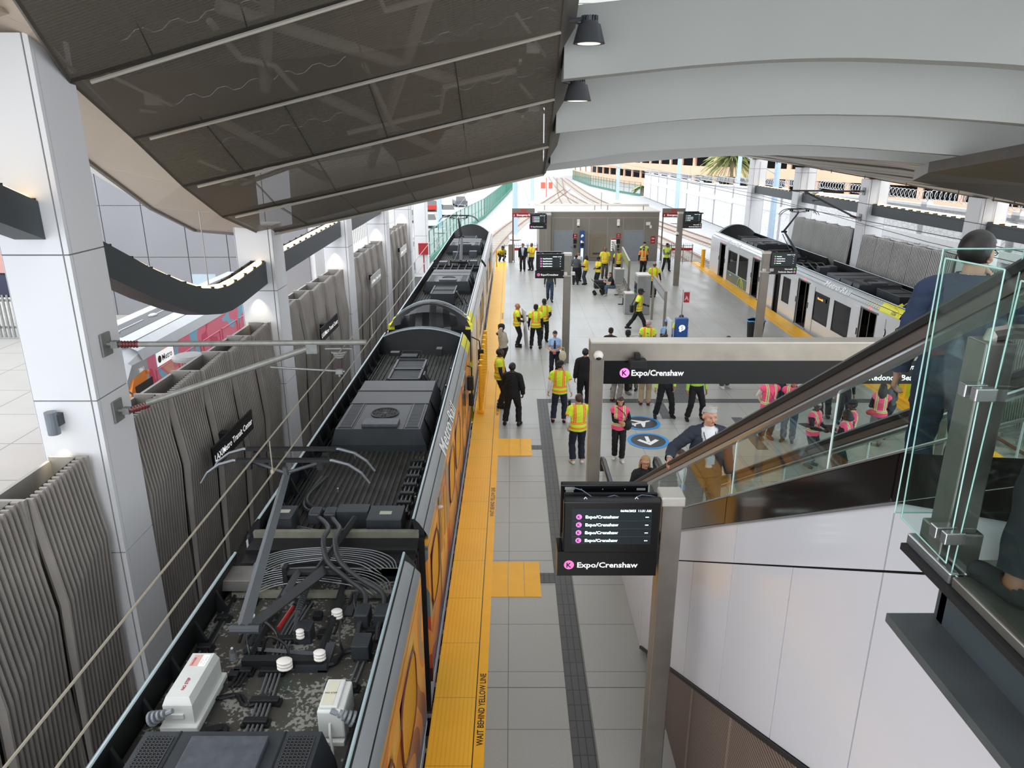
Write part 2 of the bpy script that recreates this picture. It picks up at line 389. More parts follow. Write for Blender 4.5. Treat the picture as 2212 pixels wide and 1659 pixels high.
# ---------------------------------------------------------------- fin screens
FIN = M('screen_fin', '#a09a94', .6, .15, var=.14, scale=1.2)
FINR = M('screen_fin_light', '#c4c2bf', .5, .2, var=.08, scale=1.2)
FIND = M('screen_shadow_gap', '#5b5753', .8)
def screen(y0, y1, sx, xs, lab, npan=5, zt=3.4, rev=False):
    """row of ribbed panels; sx=+1 faces +x"""
    t = thing('ribbed_screen', lab, 'screen', (xs, y0, -1.1)); L = (y1-y0)/npan
    for p in range(npan):
        a, b = y0+p*L, y0+(p+1)*L-.03; mb = MB(); nf = 13
        kz = 1.55+.45*math.sin(p*1.3)
        top = zt-.02*p
        for i in range(nf):
            y = a+(b-a)*(i+.5)/nf; kk = 1.6+.5*math.sin((y-y0)*.75+1.1); u = (i+.5)/nf
            x = .03-.11*u if sx > 0 else 0
            prof = [(x-.02, -1.1), (x+.05, kk-1.4), (x+.13, kk), (x-.03, top), (x-.13, top), (x-.0, kk-.05), (x-.09, -1.1)]
            P = [((xs+sx*q[0])-xs, y-y0-.019, q[1]+1.1) for q in prof]
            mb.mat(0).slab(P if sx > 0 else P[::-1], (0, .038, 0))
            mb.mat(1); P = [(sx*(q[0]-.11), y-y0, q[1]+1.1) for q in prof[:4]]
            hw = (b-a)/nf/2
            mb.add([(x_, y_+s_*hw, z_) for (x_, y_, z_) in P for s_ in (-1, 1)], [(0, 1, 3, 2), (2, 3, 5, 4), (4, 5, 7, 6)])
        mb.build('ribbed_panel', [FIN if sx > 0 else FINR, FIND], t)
        e = MB(); yy = (b if not rev else b)-y0
        e.mat(0).b2((sx*-.62, yy-.03, 0), (sx*-.06, yy+.03, top+1.1)); e.b2((sx*-.66, yy-(b-a), 0), (sx*-.60, yy, top+1.04))
        e.build('end_plate', M('screen_end_plate', '#9b9791', .5, .2, var=.08), t)
    return t
labs = ['nearest brown-grey ribbed screen with wavy fold, lower left', 'ribbed screen panels between first and second left columns with transit centre sign', 'ribbed screen panels between second and third left columns', 'ribbed screen between third and fourth left columns', 'ribbed screen between fourth and fifth left columns']
for i in range(5):
    ya = 9.85+8.45*(i-1)+.95; yb = 9.85+8.45*i-.1
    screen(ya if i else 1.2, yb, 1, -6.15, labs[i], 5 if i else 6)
screen(35.35, 42.7, -1, 16.35, 'grey ribbed screen on the right behind the pantograph', 5, 3.85)
screen(26.9, 34.25, -1, 16.35, 'grey ribbed screen on the right nearest the man in blue suit', 5, 3.8)
screen(18.4, 25.8, -1, 16.35, 'grey ribbed screen on the right mostly behind the man in blue suit', 5, 3.75)

# ---------------------------------------------------------------- light channels
LAMP = M('warm_tube_light', '#ffd9a0', .5, emit=1.3)
def channel(path, lab, w=.42, h=.55, group='grey light channels'):
    """path: list of (x,y,zbottom)"""
    x0, y0, z0 = path[0]; t = thing('light_channel', lab, 'light fixture', (x0, y0, z0), group=group)
    P = [Vector(p)-Vector(path[0]) for p in path]
    MB().loft([[p+Vector((-w/2, 0, 0)), p+Vector((w/2, 0, 0)), p+Vector((w/2, 0, h)), p+Vector((w/2-.03, 0, h)), p+Vector((w/2-.03, 0, h-.1)), p+Vector((-w/2+.03, 0, h-.1)), p+Vector((-w/2+.03, 0, h)), p+Vector((-w/2, 0, h))] for p in P]).build('housing', CHAR, t)
    # lamps in the open top
    tot = 0; seg = []
    for a, b in zip(P, P[1:]): seg.append((tot, a, b)); tot += (b-a).length
    n = max(2, int(tot/.62))
    for i in range(n):
        s0, s1 = tot*i/n+.03, tot*(i+1)/n-.03; q = []
        for s_ in (s0, s1):
            for (c0, a, b) in seg:
                if c0 <= s_ <= c0+(b-a).length+1e-6: q.append(a.lerp(b, (s_-c0)/(b-a).length)); break
        if len(q) < 2: continue
        MB().tube([q[0]+Vector((.06, 0, h+.0)), q[1]+Vector((.06, 0, h+.0))], .07, 6).build('lamp_tube', LAMP, t)
        MB().box(q[1]+Vector((0, .03, h-.03)), (w-.06, .03, .12)).build('lamp_bracket', BLK2, t)
    MB().cyl((0, P[len(P)//2].y, P[len(P)//2].z+h), (0, P[len(P)//2].y, P[len(P)//2].z+h+1.6), .012, 6).build('hanger_rod', STEEL, t)
    return t
channel([(-6.48, 4.5, 8.35), (-6.48, 7.5, 7.3), (-6.48, 9.84, 6.42)], 'dark grey light channel ending on the face of the nearest left column', h=.5)
channel([(-6.42, 10.77, 5.85), (-6.42, 12.4, 5.1), (-6.42, 13.6, 4.62), (-6.42, 14.4, 4.36), (-6.42, 15.2, 4.2), (-6.42, 15.8, 4.15), (-6.42, 16.5, 4.17), (-6.42, 17.2, 4.22), (-6.42, 18.29, 4.3)], 'curved dark grey light channel sagging between first and second left columns')
channel([(-6.42, 19.2, 4.33), (-6.42, 23, 4.42), (-6.42, 26.7, 4.5)], 'straight grey light channel between second and third left columns')
channel([(-6.42, 27.66, 4.5), (-6.42, 35.19, 4.6)], 'straight grey light channel between third and fourth left columns')
for (a, b, lab) in ((26.85, 34.3, 'grey light channel on the right column beside the man in blue suit'), (35.3, 42.75, 'grey light channel behind the right overhead wire arm'), (43.75, 51.2, 'farthest grey light channel on the right'), (18.35, 25.85, 'grey light channel at the right edge above the head of the man in blue suit')):
    channel([(16.9, a, 4.6), (16.9, b, 4.6)], lab, h=.48)

# ---------------------------------------------------------------- canopy
m = bpy.data.materials.new('brown_mesh'); m.use_nodes = True; MC['brown_mesh'] = m; k = NT(m)
X_ = k.coord(); wv = k.noise(7, 3); 
k.set('Base Color', k.mix(k.noise(.8, 4), lin('#6e685f'), lin('#7d766b'))); k.b.inputs['Roughness'].default_value = .55; k.b.inputs['Metallic'].default_value = .3
tr = k.t.nodes.new('ShaderNodeBsdfTransparent'); mx = k.t.nodes.new('ShaderNodeMixShader'); out = k.t.nodes['Material Output']
al = k.math('ADD', k.math('MULTIPLY', k.grid(X_[1], .05, .03), .08), .30); k.t.links.new(al, mx.inputs[0]); k.t.links.new(k.b.outputs[0], mx.inputs[1]); k.t.links.new(tr.outputs[0], mx.inputs[2]); k.t.links.new(mx.outputs[0], out.inputs[0])
MESH = m
FRM = M('brown_frame', '#57524b', .5, .3, var=.1)
# seams: (left xyz, right xyz)
SEAM = [((-5.1, 7.4, 9.95), (1.0, 7.4, 12.0)), ((-6.0, 10.6, 8.45), (.78, 11.0, 10.3)), ((-6.45, 13.0, 7.75), (.80, 12.9, 9.38)), ((-6.5, 14.8, 6.87), (.82, 14.8, 8.48)), ((-6.5, 16.6, 6.12), (.80, 16.4, 7.62)), ((-6.35, 18.6, 5.5), (.78, 18.2, 6.98))]
can = thing('mesh_canopy', 'large brown perforated mesh canopy hanging over the left track', 'canopy', (-2.8, 12.5, 5.5))
def rel(p, o=can.location): return Vector(p)-o
SEAM.insert(0, ((-4.6, 3.2, 12.0), (1.2, 3.2, 14.5)))
for a, b in zip(SEAM, SEAM[1:]):
    g = .03; l0, r0, l1, r1 = Vector(a[0]), Vector(a[1]), Vector(b[0]), Vector(b[1])
    mb = MB().quad(rel(l0), rel(r0), rel(r1), rel(l1)); mb.build('mesh_panel', MESH, can)
    f = MB()
    for (p, q) in ((l0, r0), (l0, l1), (r0, r1), (l1, r1)): f.tube([rel(p)+Vector((0, 0, .03)), rel(q)+Vector((0, 0, .03))], .055, 4)
    for t_ in (.17, .36, .56, .76): f.tube([rel(l0.lerp(r0, t_))+Vector((0, 0, .03)), rel(l1.lerp(r1, t_))+Vector((0, 0, .03))], .012, 4)
    f.build('panel_frame', FRM, can)
    for t_ in (.17, .36, .56, .76): MB().tube([rel(l0.lerp(r0, t_))+Vector((0, 0, -.004)), rel(l1.lerp(r1, t_))+Vector((0, 0, -.004))], .007, 4).build('panel_joint', BLK2, can)
    h = MB().tube([rel(l1)+Vector((.3, -.02, -.01)), rel(r1)+Vector((0, -.02, -.01))], .03, 6); h.build('light_seam', M('pale_seam', '#b9b3a8', .4, .4), can)
    # turned-up right edge
    e = MB().quad(rel(r0), rel(r0)+Vector((.28, 0, .45)), rel(r1)+Vector((.26, 0, .4)), rel(r1)); e.quad(rel(r0)+Vector((.28, 0, .45)), rel(r0)+Vector((.3, 0, 1.2)), rel(r1)+Vector((.28, 0, 1.2)), rel(r1)+Vector((.26, 0, .4))); e.build('edge_fascia', FRM, can)
l, r = Vector(SEAM[-1][0]), Vector(SEAM[-1][1])
MB().slab([rel(l), rel(r), rel(r)+Vector((0, .5, .35)), rel(l)+Vector((.6, .7, .02))], (0, 0, .03)).quad(rel(r)+Vector((0, .5, .38)), rel(l)+Vector((.6, .7, .05)), rel(l)+Vector((.6, .9, 2.2)), rel(r)+Vector((0, .7, 2.2))).build('front_fascia', FRM, can)
# what hangs inside, seen dimly through the mesh
tr_ = MB(); DK = M('pale_pipework', '#b7ada0', .6)
def up(t_, u, h):
    i = min(int(u), len(SEAM)-2); f = u-i; a = Vector(SEAM[i][0]).lerp(Vector(SEAM[i][1]), t_); b = Vector(SEAM[i+1][0]).lerp(Vector(SEAM[i+1][1]), t_); return rel(a.lerp(b, f))+Vector((0, 0, h))
for t0, u0, t1, u1 in ((.2, 1.1, .62, 2.4), (.62, .6, .3, 3.3), (.3, 2.1, .75, 3.9), (.75, 2.2, .45, 5.3), (.42, 3.5, .7, 5.6), (.15, 3.4, .3, 5.4)): tr_.tube([up(t0, u0, .5), up(t1, u1, .6)], .1, 8)
tr_.build('truss_member', M('truss_steel', '#a39a8d', .6), can)
pi = MB()
for pts in (((.28, 2.1), (.3, 2.6), (.36, 2.8), (.38, 3.2)), ((.4, 2.0), (.6, 2.0), (.62, 2.5), (.8, 2.5)), ((.45, 4.1), (.7, 4.1), (.72, 3.7), (.9, 3.7)), ((.55, 3.1), (.57, 4.3)), ((.1, 4.7), (.3, 4.5), (.5, 4.6))): pi.tube([up(a, b, .35) for a, b in pts], .05, 8)
pi.build('conduit', DK, can)
jb = MB()
for t_, u in ((.93, 2.3), (.94, 3.4), (.95, 4.4), (.93, 1.4), (.08, 2.8), (.1, 4.4)):
    jb.box(up(t_, u, .3), (.22, .16, .16)); jb.box(up(t_-.03, u+.15, .3), (.05, .5, .05)); jb.tube([up(t_-.04, u-.5, .3), up(t_+.03, u+.1, .25)], .03, 6)
jb.build('bracket', M('bright_bracket', '#cfcac0', .4, .3), can)
dk = MB()
for i in range(len(SEAM)-1):
    row = [[up(j/48, i+u, 1.5+.1*((j//2) % 2)) for j in range(49)] for u in (0, .999)]
    dk.loft(row, closed=False)
for t_ in (0, 1): dk.loft([[up(t_, i, .02), up(t_, i, 1.6)] for i in range(len(SEAM)-1)]+[[up(t_, len(SEAM)-1.001, .02), up(t_, len(SEAM)-1.001, 1.6)]], closed=False)
dk.build('roof_deck', M('olive_deck', '#3f3d33', .8, var=.25, scale=.5), can)
BG = MB()
for i in range(len(SEAM)-2): BG.quad(up(.48, i+1, 1.0), up(.60+.03*i, i+1, 1.0), up(.62, i+1.95, 1.0), up(.5, i+1.95, 1.0))
BG.build('fireproofed_beam', M('brown_beam', '#5e4c3f', .8, var=.2, scale=1), can)

# beige soffit outside the canopy
BEI = M('beige_soffit', '#b9ab9c', .6, var=.03, scale=.6)
cs = thing('beige_soffit', 'smooth beige soffit panels between canopy edge and outer gutter', 'soffit', (-7.5, 13, 5.5))
GL = [(-9.5, 5.5, 12.2), (-8.7, 9.5, 10.3), (-8.5, 12.6, 8.6), (-8.5, 15.4, 7.25), (-8.5, 17.5, 6.25), (-8.4, 19.5, 5.52), (-7.1, 19.7, 5.38)]
IL = [(-4.9, 5.5, 11.1), (-5.75, 9.6, 8.95), (-6.42, 12.8, 7.9), (-6.48, 14.75, 6.9), (-6.5, 16.5, 6.2), (-6.4, 18.3, 5.65), (-6.33, 18.6, 5.55)]
oo = cs.location
for a, b, c_, d_ in zip(GL, GL[1:], IL[1:], IL):
    e = .012
    P = [Vector(q) for q in (a, b, c_, d_)]; cc = sum(P, Vector())/4; P = [q+(cc-q).normalized()*e for q in P]
    MB().slab([q-oo for q in P], (0, 0, .05)).build('soffit_panel', BEI, cs)
gt = MB(); gt.tube([Vector(q)-oo+Vector((0, 0, .02)) for q in GL], .09, 6); gt.tube([Vector(q)-oo+Vector((-.14, 0, .1)) for q in GL], .05, 6); gt.build('gutter', M('gutter_grey', '#77706a', .5, .4), cs)
of = MB().loft([[Vector(q)-oo+Vector((-.2, 0, .1)), Vector(q)-oo+Vector((-1.6, 0, 1.0))] for q in GL], closed=False); of.build('outer_fascia', M('pale_fascia', '#d5d0c9', .6), cs)
MB().b2((-10, 3.0, 9.1), (-5.95, 9.8, 9.16)).build('ceiling', BEI, kind='structure')

# ---------------------------------------------------------------- white arched girders
GW = M('girder_white', '#a0a29e', .45, var=.03, scale=.5)
def girder(y, th, ht, pts, lab):
    """pts: (x, zbottom)"""
    mb = MB(); cx = pts[0][0]; P = []
    for i in range(len(pts)-1):
        for j in range(6):
            t_ = j/6; p0, p1, p2, p3 = pts[max(i-1, 0)], pts[i], pts[i+1], pts[min(i+2, len(pts)-1)]
            P.append(tuple(.5*((2*p1[q])+(-p0[q]+p2[q])*t_+(2*p0[q]-5*p1[q]+4*p2[q]-p3[q])*t_*t_+(-p0[q]+3*p1[q]-3*p2[q]+p3[q])*t_**3) for q in (0, 1)))
    P.append(pts[-1])
    mb.loft([[Vector((x-cx, 0, z)), Vector((x-cx, th, z)), Vector((x-cx, th, z+ht)), Vector((x-cx, 0, z+ht))] for x, z in P])
    o = mb.build('arched_girder', GW, smooth='auto', label=lab, cat='girder', group='white arched roof girders'); o.location = (cx, y, 0); return o
girder(11.2, .5, 2.6, [(1.0, 9.95), (1.6, 10.02), (2.6, 10.2), (5.5, 10.5), (9, 10.2), (13, 9.0)], 'topmost white arched roof girder, only its lower edge in view')
girder(13.5, .6, 1.13, [(.9, 8.72), (1.8, 8.81), (3.4, 8.96), (5.1, 9.05), (6.9, 9.03), (9.7, 8.85), (14, 8.2)], 'upper broad white arched roof girder above the two lamps')
girder(15.5, .6, 1.1, [(.9, 7.87), (1.8, 7.96), (3.4, 8.12), (5.5, 8.22), (7.1, 8.22), (8.6, 8.17), (11.2, 7.96), (15, 7.4)], 'middle broad white arched roof girder')
girder(17.5, .6, 1.1, [(.9, 7.23), (1.9, 7.36), (2.95, 7.50), (5.6, 7.64), (7.2, 7.63), (9.8, 7.46), (11.6, 7.28), (16, 6.7)], 'lower white arched roof girder')
girder(19.6, .5, 1.1, [(.9, 7.01), (2.5, 7.17), (5.1, 7.36), (6.9, 7.40), (9.3, 7.30), (12.3, 7.02), (17, 6.4)], 'lowest and farthest white arched girder over the open view')
# dark wing and right soffit
SOF = bpy.data.materials.new('slatted_soffit'); SOF.use_nodes = True; k = NT(SOF); X_ = k.coord(); k.b.inputs['Roughness'].default_value = .5
k.set('Base Color', k.mix(k.grid(X_[0], .62, .05), k.mix(k.noise(1, 4, stretch=(3, .2, 1)), lin('#c2bdb5'), lin('#d2cec7')), lin('#6c6863')))
rs = thing('right_canopy', 'long slatted grey soffit over the right track with slanting seams', 'canopy', (12, 35, 6))
oo = rs.location
A = [(8.5, 20.2, 8.6), (17.5, 20.2, 5.35)]; B = [(9.0, 62, 8.2), (16.6, 60, 7.25)]
SL = [[Vector((8.6, 20.2, 7.95)), Vector((12.5, 20.2, 6.75)), Vector((17.3, 20.2, 5.45))], [Vector((8.8, 25, 8.0)), Vector((12.9, 25, 6.95)), Vector((17.0, 25, 5.78))], [Vector((9, 42, 8.1)), Vector((12.9, 42, 7.35)), Vector((17.0, 42, 6.5))], [Vector((9, 62, 8.3)), Vector((12.6, 62, 7.8)), Vector((16.5, 62, 7.3))]]
for a, b in zip(SL, SL[1:]):
    for j in (0, 1): MB().slab([a[j]-oo, b[j]-oo, b[j+1]-oo, a[j+1]-oo], (0, 0, .12)).build('soffit_panel', SOF, rs)
sm = MB()
for u in (.15, .3, .5, .68, .82, .97): sm.tube([(r_[0].lerp(r_[1], u*2) if u < .5 else r_[1].lerp(r_[2], u*2-1))-oo+Vector((0, 0, -.02)) for r_ in SL], .035, 4)
for u in np.linspace(0.02, 2.98, 15):
    i = min(int(u), 2); f = u-i; a, b = SL[i][1].lerp(SL[i+1][1], f), SL[i][2].lerp(SL[i+1][2], f); q = a.lerp(b, .7); sm.cyl(q-oo, q-oo+Vector((0, 0, -.18)), .02, 6)
sm.build('seam_rail', FRM, rs)
dw = thing('dark_canopy_wing', 'dark brown folded canopy wing at the upper right edge', 'canopy', (12.5, 15.5, 7))
oo = dw.location
P = [Vector((9.9, 17.9, 7.02)), Vector((11.6, 13.4, 7.9)), Vector((14.5, 13, 8.2)), Vector((14.5, 19.4, 6.0)), Vector((10.7, 20.0, 6.75))]
mbw = MB(); ce = Vector((12.3, 16.8, 6.75))
for a, b in zip(P, P[1:]+P[:1]): mbw.add([a-oo, b-oo, ce-oo, a-oo+Vector((0, 0, .25)), b-oo+Vector((0, 0, .25)), ce-oo+Vector((0, 0, .25))], [(0, 1, 2), (5, 4, 3), (0, 3, 4, 1)])
mbw.build('folded_panel', M('dark_wing', '#544f49', .45, .3, var=.1), dw)
# lamps on the canopy edge
def hi_lamp(p, s, lab):
    t = thing('bay_lamp', lab, 'lamp', p, group='dark bay lamps on the canopy edge')
    MB().tube([(0, 0, 0), (0, 0, .05)], [.16*s, .15*s], 20).tube([(0, 0, -.30*s), (0, 0, 0)], [.275*s, .19*s], 24, cap=False).tube([(0, 0, -.02), (0, 0, -.3*s)], [.17*s, .25*s], 24, cap=True).build('lamp_shade', M('lamp_shade_dark', '#45474a', .45, .3), t, smooth='auto')
    f = MB()
    for i in range(16): a = 2*math.pi*i/16; f.box((.12*s*math.cos(a), .12*s*math.sin(a), .08), (.05, .012, .1), Matrix.Rotation(a, 3, 'Z'))
    f.cyl((0, 0, .03), (0, 0, .13), .10*s, 16); f.build('heat_sink', M('lamp_fins', '#5a5d60', .4, .5), t)
    b = MB().tube([(-.1, 0, .08), (-.5*s, 0, .05), (-.75*s, 0, .12)], .035, 6); b.tube([(-.05, .1, .0), (-.5*s, .08, .1), (-.75*s, .05, .15)], .02, 6); b.build('bracket_arm', M('lamp_fins'), t)
    MB().disc((0, 0, -.302*s), .2*s, (1, 0, 0), (0, 1, 0), 24).build('lens', M('warm_lens', '#efe6c8', .2, emit=.8), t)
hi_lamp((1.27, 13.0, 9.50), .95, 'upper dark conical lamp on a bracket against the white girders')
hi_lamp((1.25, 14.7, 8.72), .95, 'lower dark conical lamp on a bracket against the white girders')

# unseen slats added overhead, gaps left so part of the sky light passes
rf = thing('sky_blocker', 'unseen white slats added above the platform and girders to cut sky light', 'roof', (5.5, 20, 12.2)); RW = M('blocker_white', '#cfd0cd', .6)
for i in range(24):
    y = -12+i*2.6-20
    MB().slab([(-8.0, y, 0), (13.5, y, 0), (13.5, y+1.7, .25), (-8.0, y+1.7, .25)], (0, 0, .12)).build('blocker_slat', RW, rf)
for x in (-8, -1, 6, 13): MB().b2((x, -32, .3), (x+.35, 31, .9)).build('blocker_beam', RW, rf)
# ================================================================ trains
TSIL = M('train_silver', '#dfe1e4', .3, .4, var=.05, scale=1)
TGREY = M('train_grey_fairing', '#a3a9ad', .4, .3, var=.06, scale=1.5)
TBLK = M('train_black', '#17191b', .5, .1, var=.25, scale=3)
TDECK = M('train_roof_deck', '#3a3a38', .75, .1, var=.35, scale=4)
TEQ = M('train_roof_box', '#33373b', .5, .15, var=.18, scale=3)
TEQ2 = M('train_roof_box_worn', '#4d5258', .5, .15, var=.2, scale=9)
TYEL = M('train_yellow', '#e3dd1e', .3, .1)
RIM = M('fairing_rim', '#b9cdd2', .35, .3)
DGLS = M('dark_window', '#15181b', .08, 0, var=.2, spec=.8)
DINT = M('train_interior_dark', '#3a3634', .7, var=.2)
INTL = M('train_interior_panel', '#8e8b87', .6)
POLE = M('grab_pole', '#b9b5ae', .25, .8)
def wrap_mat():
    m, k = newm('train_art_wrap', .3); X_ = k.coord()
    a = k.noise(.55, 1, stretch=(1, .8, 1)); n2 = k.noise(1.2, 2)
    c = k.mix(k.band(a, .42, .47), lin('#f29a3c'), lin('#2c6d83')); c = k.mix(k.band(a, .47, .5), c, lin('#c8391f')); c = k.mix(k.band(a, .55, .6), c, lin('#e9b55e')); c = k.mix(k.band(a, .62, .7), c, lin('#8c2e22'))
    c = k.mix(k.math('MULTIPLY', n2, .25), c, lin('#f6c07a'))
    c = k.mix(k.math('LESS_THAN', X_[2], -.1), c, lin('#7c2320'))
    c = k.mix(k.band(X_[2], 1.98, 2.03), c, lin('#5f5a4a')); c = k.mix(k.band(X_[2], 2.06, 2.2), c, lin('#d69a3f'))
    k.set('Base Color', c); k.b.inputs['Coat Weight'].default_value = .3; return m
WRAP = wrap_mat()
WHT = M('hv_box_white', '#cfd2ce', .45, var=.05)
PORC = M('porcelain_white', '#e6e2da', .25)

def deck(mb, x0, x1, y0, y1, z, n):
    """corrugated roof sheet"""
    w = (x1-x0)/n; r = []
    for i in range(n):
        a = x0+i*w; r += [(a, z), (a+w*.5, z), (a+w*.55, z+.03), (a+w*.95, z+.03)]
    r.append((x1, z)); mb.loft([[Vector((x, y, q)) for x, q in r] for y in (y0, y1)], closed=False)
FP = [(1.33, 2.14), (1.325, 2.20), (1.265, 2.305), (1.2, 2.41), (1.14, 2.47)]
def fairing(par, sx, y0, y1, col=None, yel=None, mats=None, cut=0):
    mb = MB(); rows = []
    ys = [y0, y1] if yel is None else [y0, yel[0], yel[1], y1]
    for y in ys: rows.append([Vector((sx*x, y+(cut*(z-2.14) if y == y1 else 0), z)) for x, z in FP])
    for i, (a, b) in enumerate(zip(rows, rows[1:])):
        mb.mat(1 if (yel and i == yel[2]) else 0).loft([a, b] if sx > 0 else [b, a], closed=False)
    mb.build('roof_fairing', mats or [TGREY, TYEL], par, smooth='auto')
    q = MB().loft([[Vector((sx*x, y, z)) for x, z in ((1.14, 2.475), (1.10, 2.475), (1.10, 2.46), (1.13, 2.3), (1.2, 1.95), (1.3, 1.95), (1.27, 2.3))] for y in (y0, y1)])
    q.build('fairing_lining', TBLK, par)
    MB().tube([(sx*1.12, y0, 2.48), (sx*1.12, y1, 2.48)], .018, 6).build('fairing_rim', RIM, par)
    y = y0+.3
    while y < y1-.1 and mats is None: MB().slab([(sx*1.13, y, 2.42), (sx*1.13, y, 2.02), (sx*.98, y, 2.02)], (0, .04, 0)).build('fairing_bracket', TBLK, par); y += .62
def ac_unit(par, x, y0, y1, z0, z1, w, fan=True, grill='bars', plate=True):
    """roof air conditioning unit"""
    t = MB(); h = w/2
    t.loft([[Vector((x-h-.12, y0+.02, z0)), Vector((x+h+.12, y0+.02, z0)), Vector((x+h+.12, y1, z0)), Vector((x-h-.12, y1, z0))], [Vector((x-h-.1, y0, z0+.18)), Vector((x+h+.1, y0, z0+.18)), Vector((x+h+.1, y1, z0+.18)), Vector((x-h-.1, y1, z0+.18))], [Vector((x-h, y0+.02, z1)), Vector((x+h, y0+.02, z1)), Vector((x+h, y1, z1)), Vector((x-h, y1, z1))]])
    o = t.build('air_conditioner', TEQ, par)
    g = MB(); yl = min(y1, y0+1.45)
    for s in (-1, 1):
        xa, xb = x+s*(h-.05), x+s*(h-.29); xa, xb = min(xa, xb), max(xa, xb)
        g = MB().mat(0).b2((xa, y0+.1, z1), (xb, yl-.06, z1+.004)); g.mat(1)
        if grill == 'bars':
            yy = y0+.1
            while yy < yl-.06: g.b2((xa, yy, z1+.004), (xb, yy+.012, z1+.012)); yy += .03
            g.b2((xa-.01, y0+.09, z1), (xa+.01, yl-.05, z1+.015)); g.b2((xb-.01, y0+.09, z1), (xb+.01, yl-.05, z1+.015))
        else:
            yy = y0+.1
            while yy < yl-.06: g.b2((xa, yy, z1+.004), (xb, yy+.008, z1+.010)); yy += .034
            xx = xa
            while xx < xb: g.b2((xx, y0+.1, z1+.004), (xx+.008, yl-.06, z1+.010)); xx += .034
        g.build('intake_grille', [BLK2, M('grille_metal', '#54575a', .5, .5)], o)
    if fan:
        f = MB(); yc = y0+.88; r = .27; f.disc((x, yc, z1+.004), r, (1, 0, 0), (0, 1, 0), 32)
        ff = MB()
        ff.tube([(x+r*math.cos(a), yc+r*math.sin(a), z1+.012) for a in np.linspace(0, 2*math.pi, 33)], .014, 5, cap=False)
        for i in range(9):
            q = r*math.sqrt(max(0, 1-((i-4)/4.6)**2)); ff.b2((x-q, yc+(i-4)/4.6*r-.003, z1+.01), (x+q, yc+(i-4)/4.6*r+.003, z1+.016)); ff.b2((x+(i-4)/4.6*r-.003, yc-q, z1+.01), (x+(i-4)/4.6*r+.003, yc+q, z1+.016))
        f.build('fan_opening', M('fan_dark', '#0a0a0b', .7), o)
        bl = MB()
        for i in range(5):
            a = i*2*math.pi/5; bl.add([(x, yc, z1+.006), (x+.24*math.cos(a), yc+.24*math.sin(a), z1+.006), (x+.24*math.cos(a+.7), yc+.24*math.sin(a+.7), z1+.009)], [(0, 1, 2)])
        bl.cyl((x, yc, z1+.004), (x, yc, z1+.014), .05, 12); bl.build('fan_blades', M('fan_blade', '#4a4c4e', .6), o); ff.build('fan_guard', TEQ, o)
    if plate: MB().bbox((x-.33, y0+(.12 if fan else .62), z1), (x+.36, y0+(.45 if fan else 1.3), z1+.06), .008).build('cover_plate', TEQ2, o)
    sm = MB()
    for yy in ([yl, (yl+y1)/2+.05] if y1-y0 > 2 else []): sm.b2((x-h-.02, yy-.012, z1-.002), (x+h+.02, yy+.012, z1+.012))
    for s in (-1, 1): sm.b2((x+s*(h-.33)-.008, y0+.02, z1), (x+s*(h-.33)+.008, yl, z1+.006))
    for s in (-1, 1): sm.slab([(x+s*(h+.02), y0+.6, z1), (x+s*(h+.02), y0+1.0, z1), (x+s*(h+.26), y0+.9, z0), (x+s*(h+.26), y0+.55, z0)], (0, 0, -.03)); sm.slab([(x+s*(h+.02), y0+1.7, z1-.02), (x+s*(h+.02), y0+2.1, z1-.02), (x+s*(h+.26), y0+1.95, z0), (x+s*(h+.26), y0+1.65, z0)], (0, 0, -.03)) if y1-y0 > 2 else None
    sm.build('cover_seam', TBLK, o)
    return o
def condenser(par, x, y0, y1, z0, z1, w):
    t = MB(); h = w/2; t.b2((x-h, y0, z0+.1), (x+h, y1, z1-.05)); t.b2((x-h-.02, y0-.01, z1-.06), (x+h+.02, y0+.03, z1)); t.b2((x-h-.02, y1-.03, z1-.06), (x+h+.02, y1, z1)); t.b2((x-h-.02, y0, z1-.05), (x-h+.03, y1, z1)); t.b2((x+h-.03, y0, z1-.05), (x+h+.02, y1, z1)); t.b2((x-h, (y0+y1)/2-.03, z1-.05), (x+h, (y0+y1)/2+.03, z1))
    for s in (-1, 1):
        for yy in (y0+.1, y1-.1): t.b2((x+s*h-.03, yy-.03, z0), (x+s*h+.03, yy+.03, z0+.12))
    o = t.build('brake_resistor', TEQ, par); g = MB(); yy = y0+.03
    while yy < y1: g.b2((x-h, yy, z1-.045), (x+h, yy+.02, z1-.03)); yy += .055
    xx = x-h
    while xx < x+h: g.b2((xx, y0-.012, z0+.1), (xx+.012, y0, z1-.06)); xx += .04
    g.build('resistor_grille', M('grille_metal'), o)
    q = MB().slab([(x+h+.06, y0+.3, z1), (x+h+.06, y0+.6, z1), (x+h+.3, y0+.5, z0), (x+h+.3, y0+.3, z0)], (.03, 0, 0)); q.tube([(x+h+.1, y0+.2, z0+.1), (x+h+.35, y0+.25, z0+.3), (x+h+.45, y0+.4, z0+.05)], .018, 6); q.build('hose', TBLK, o)
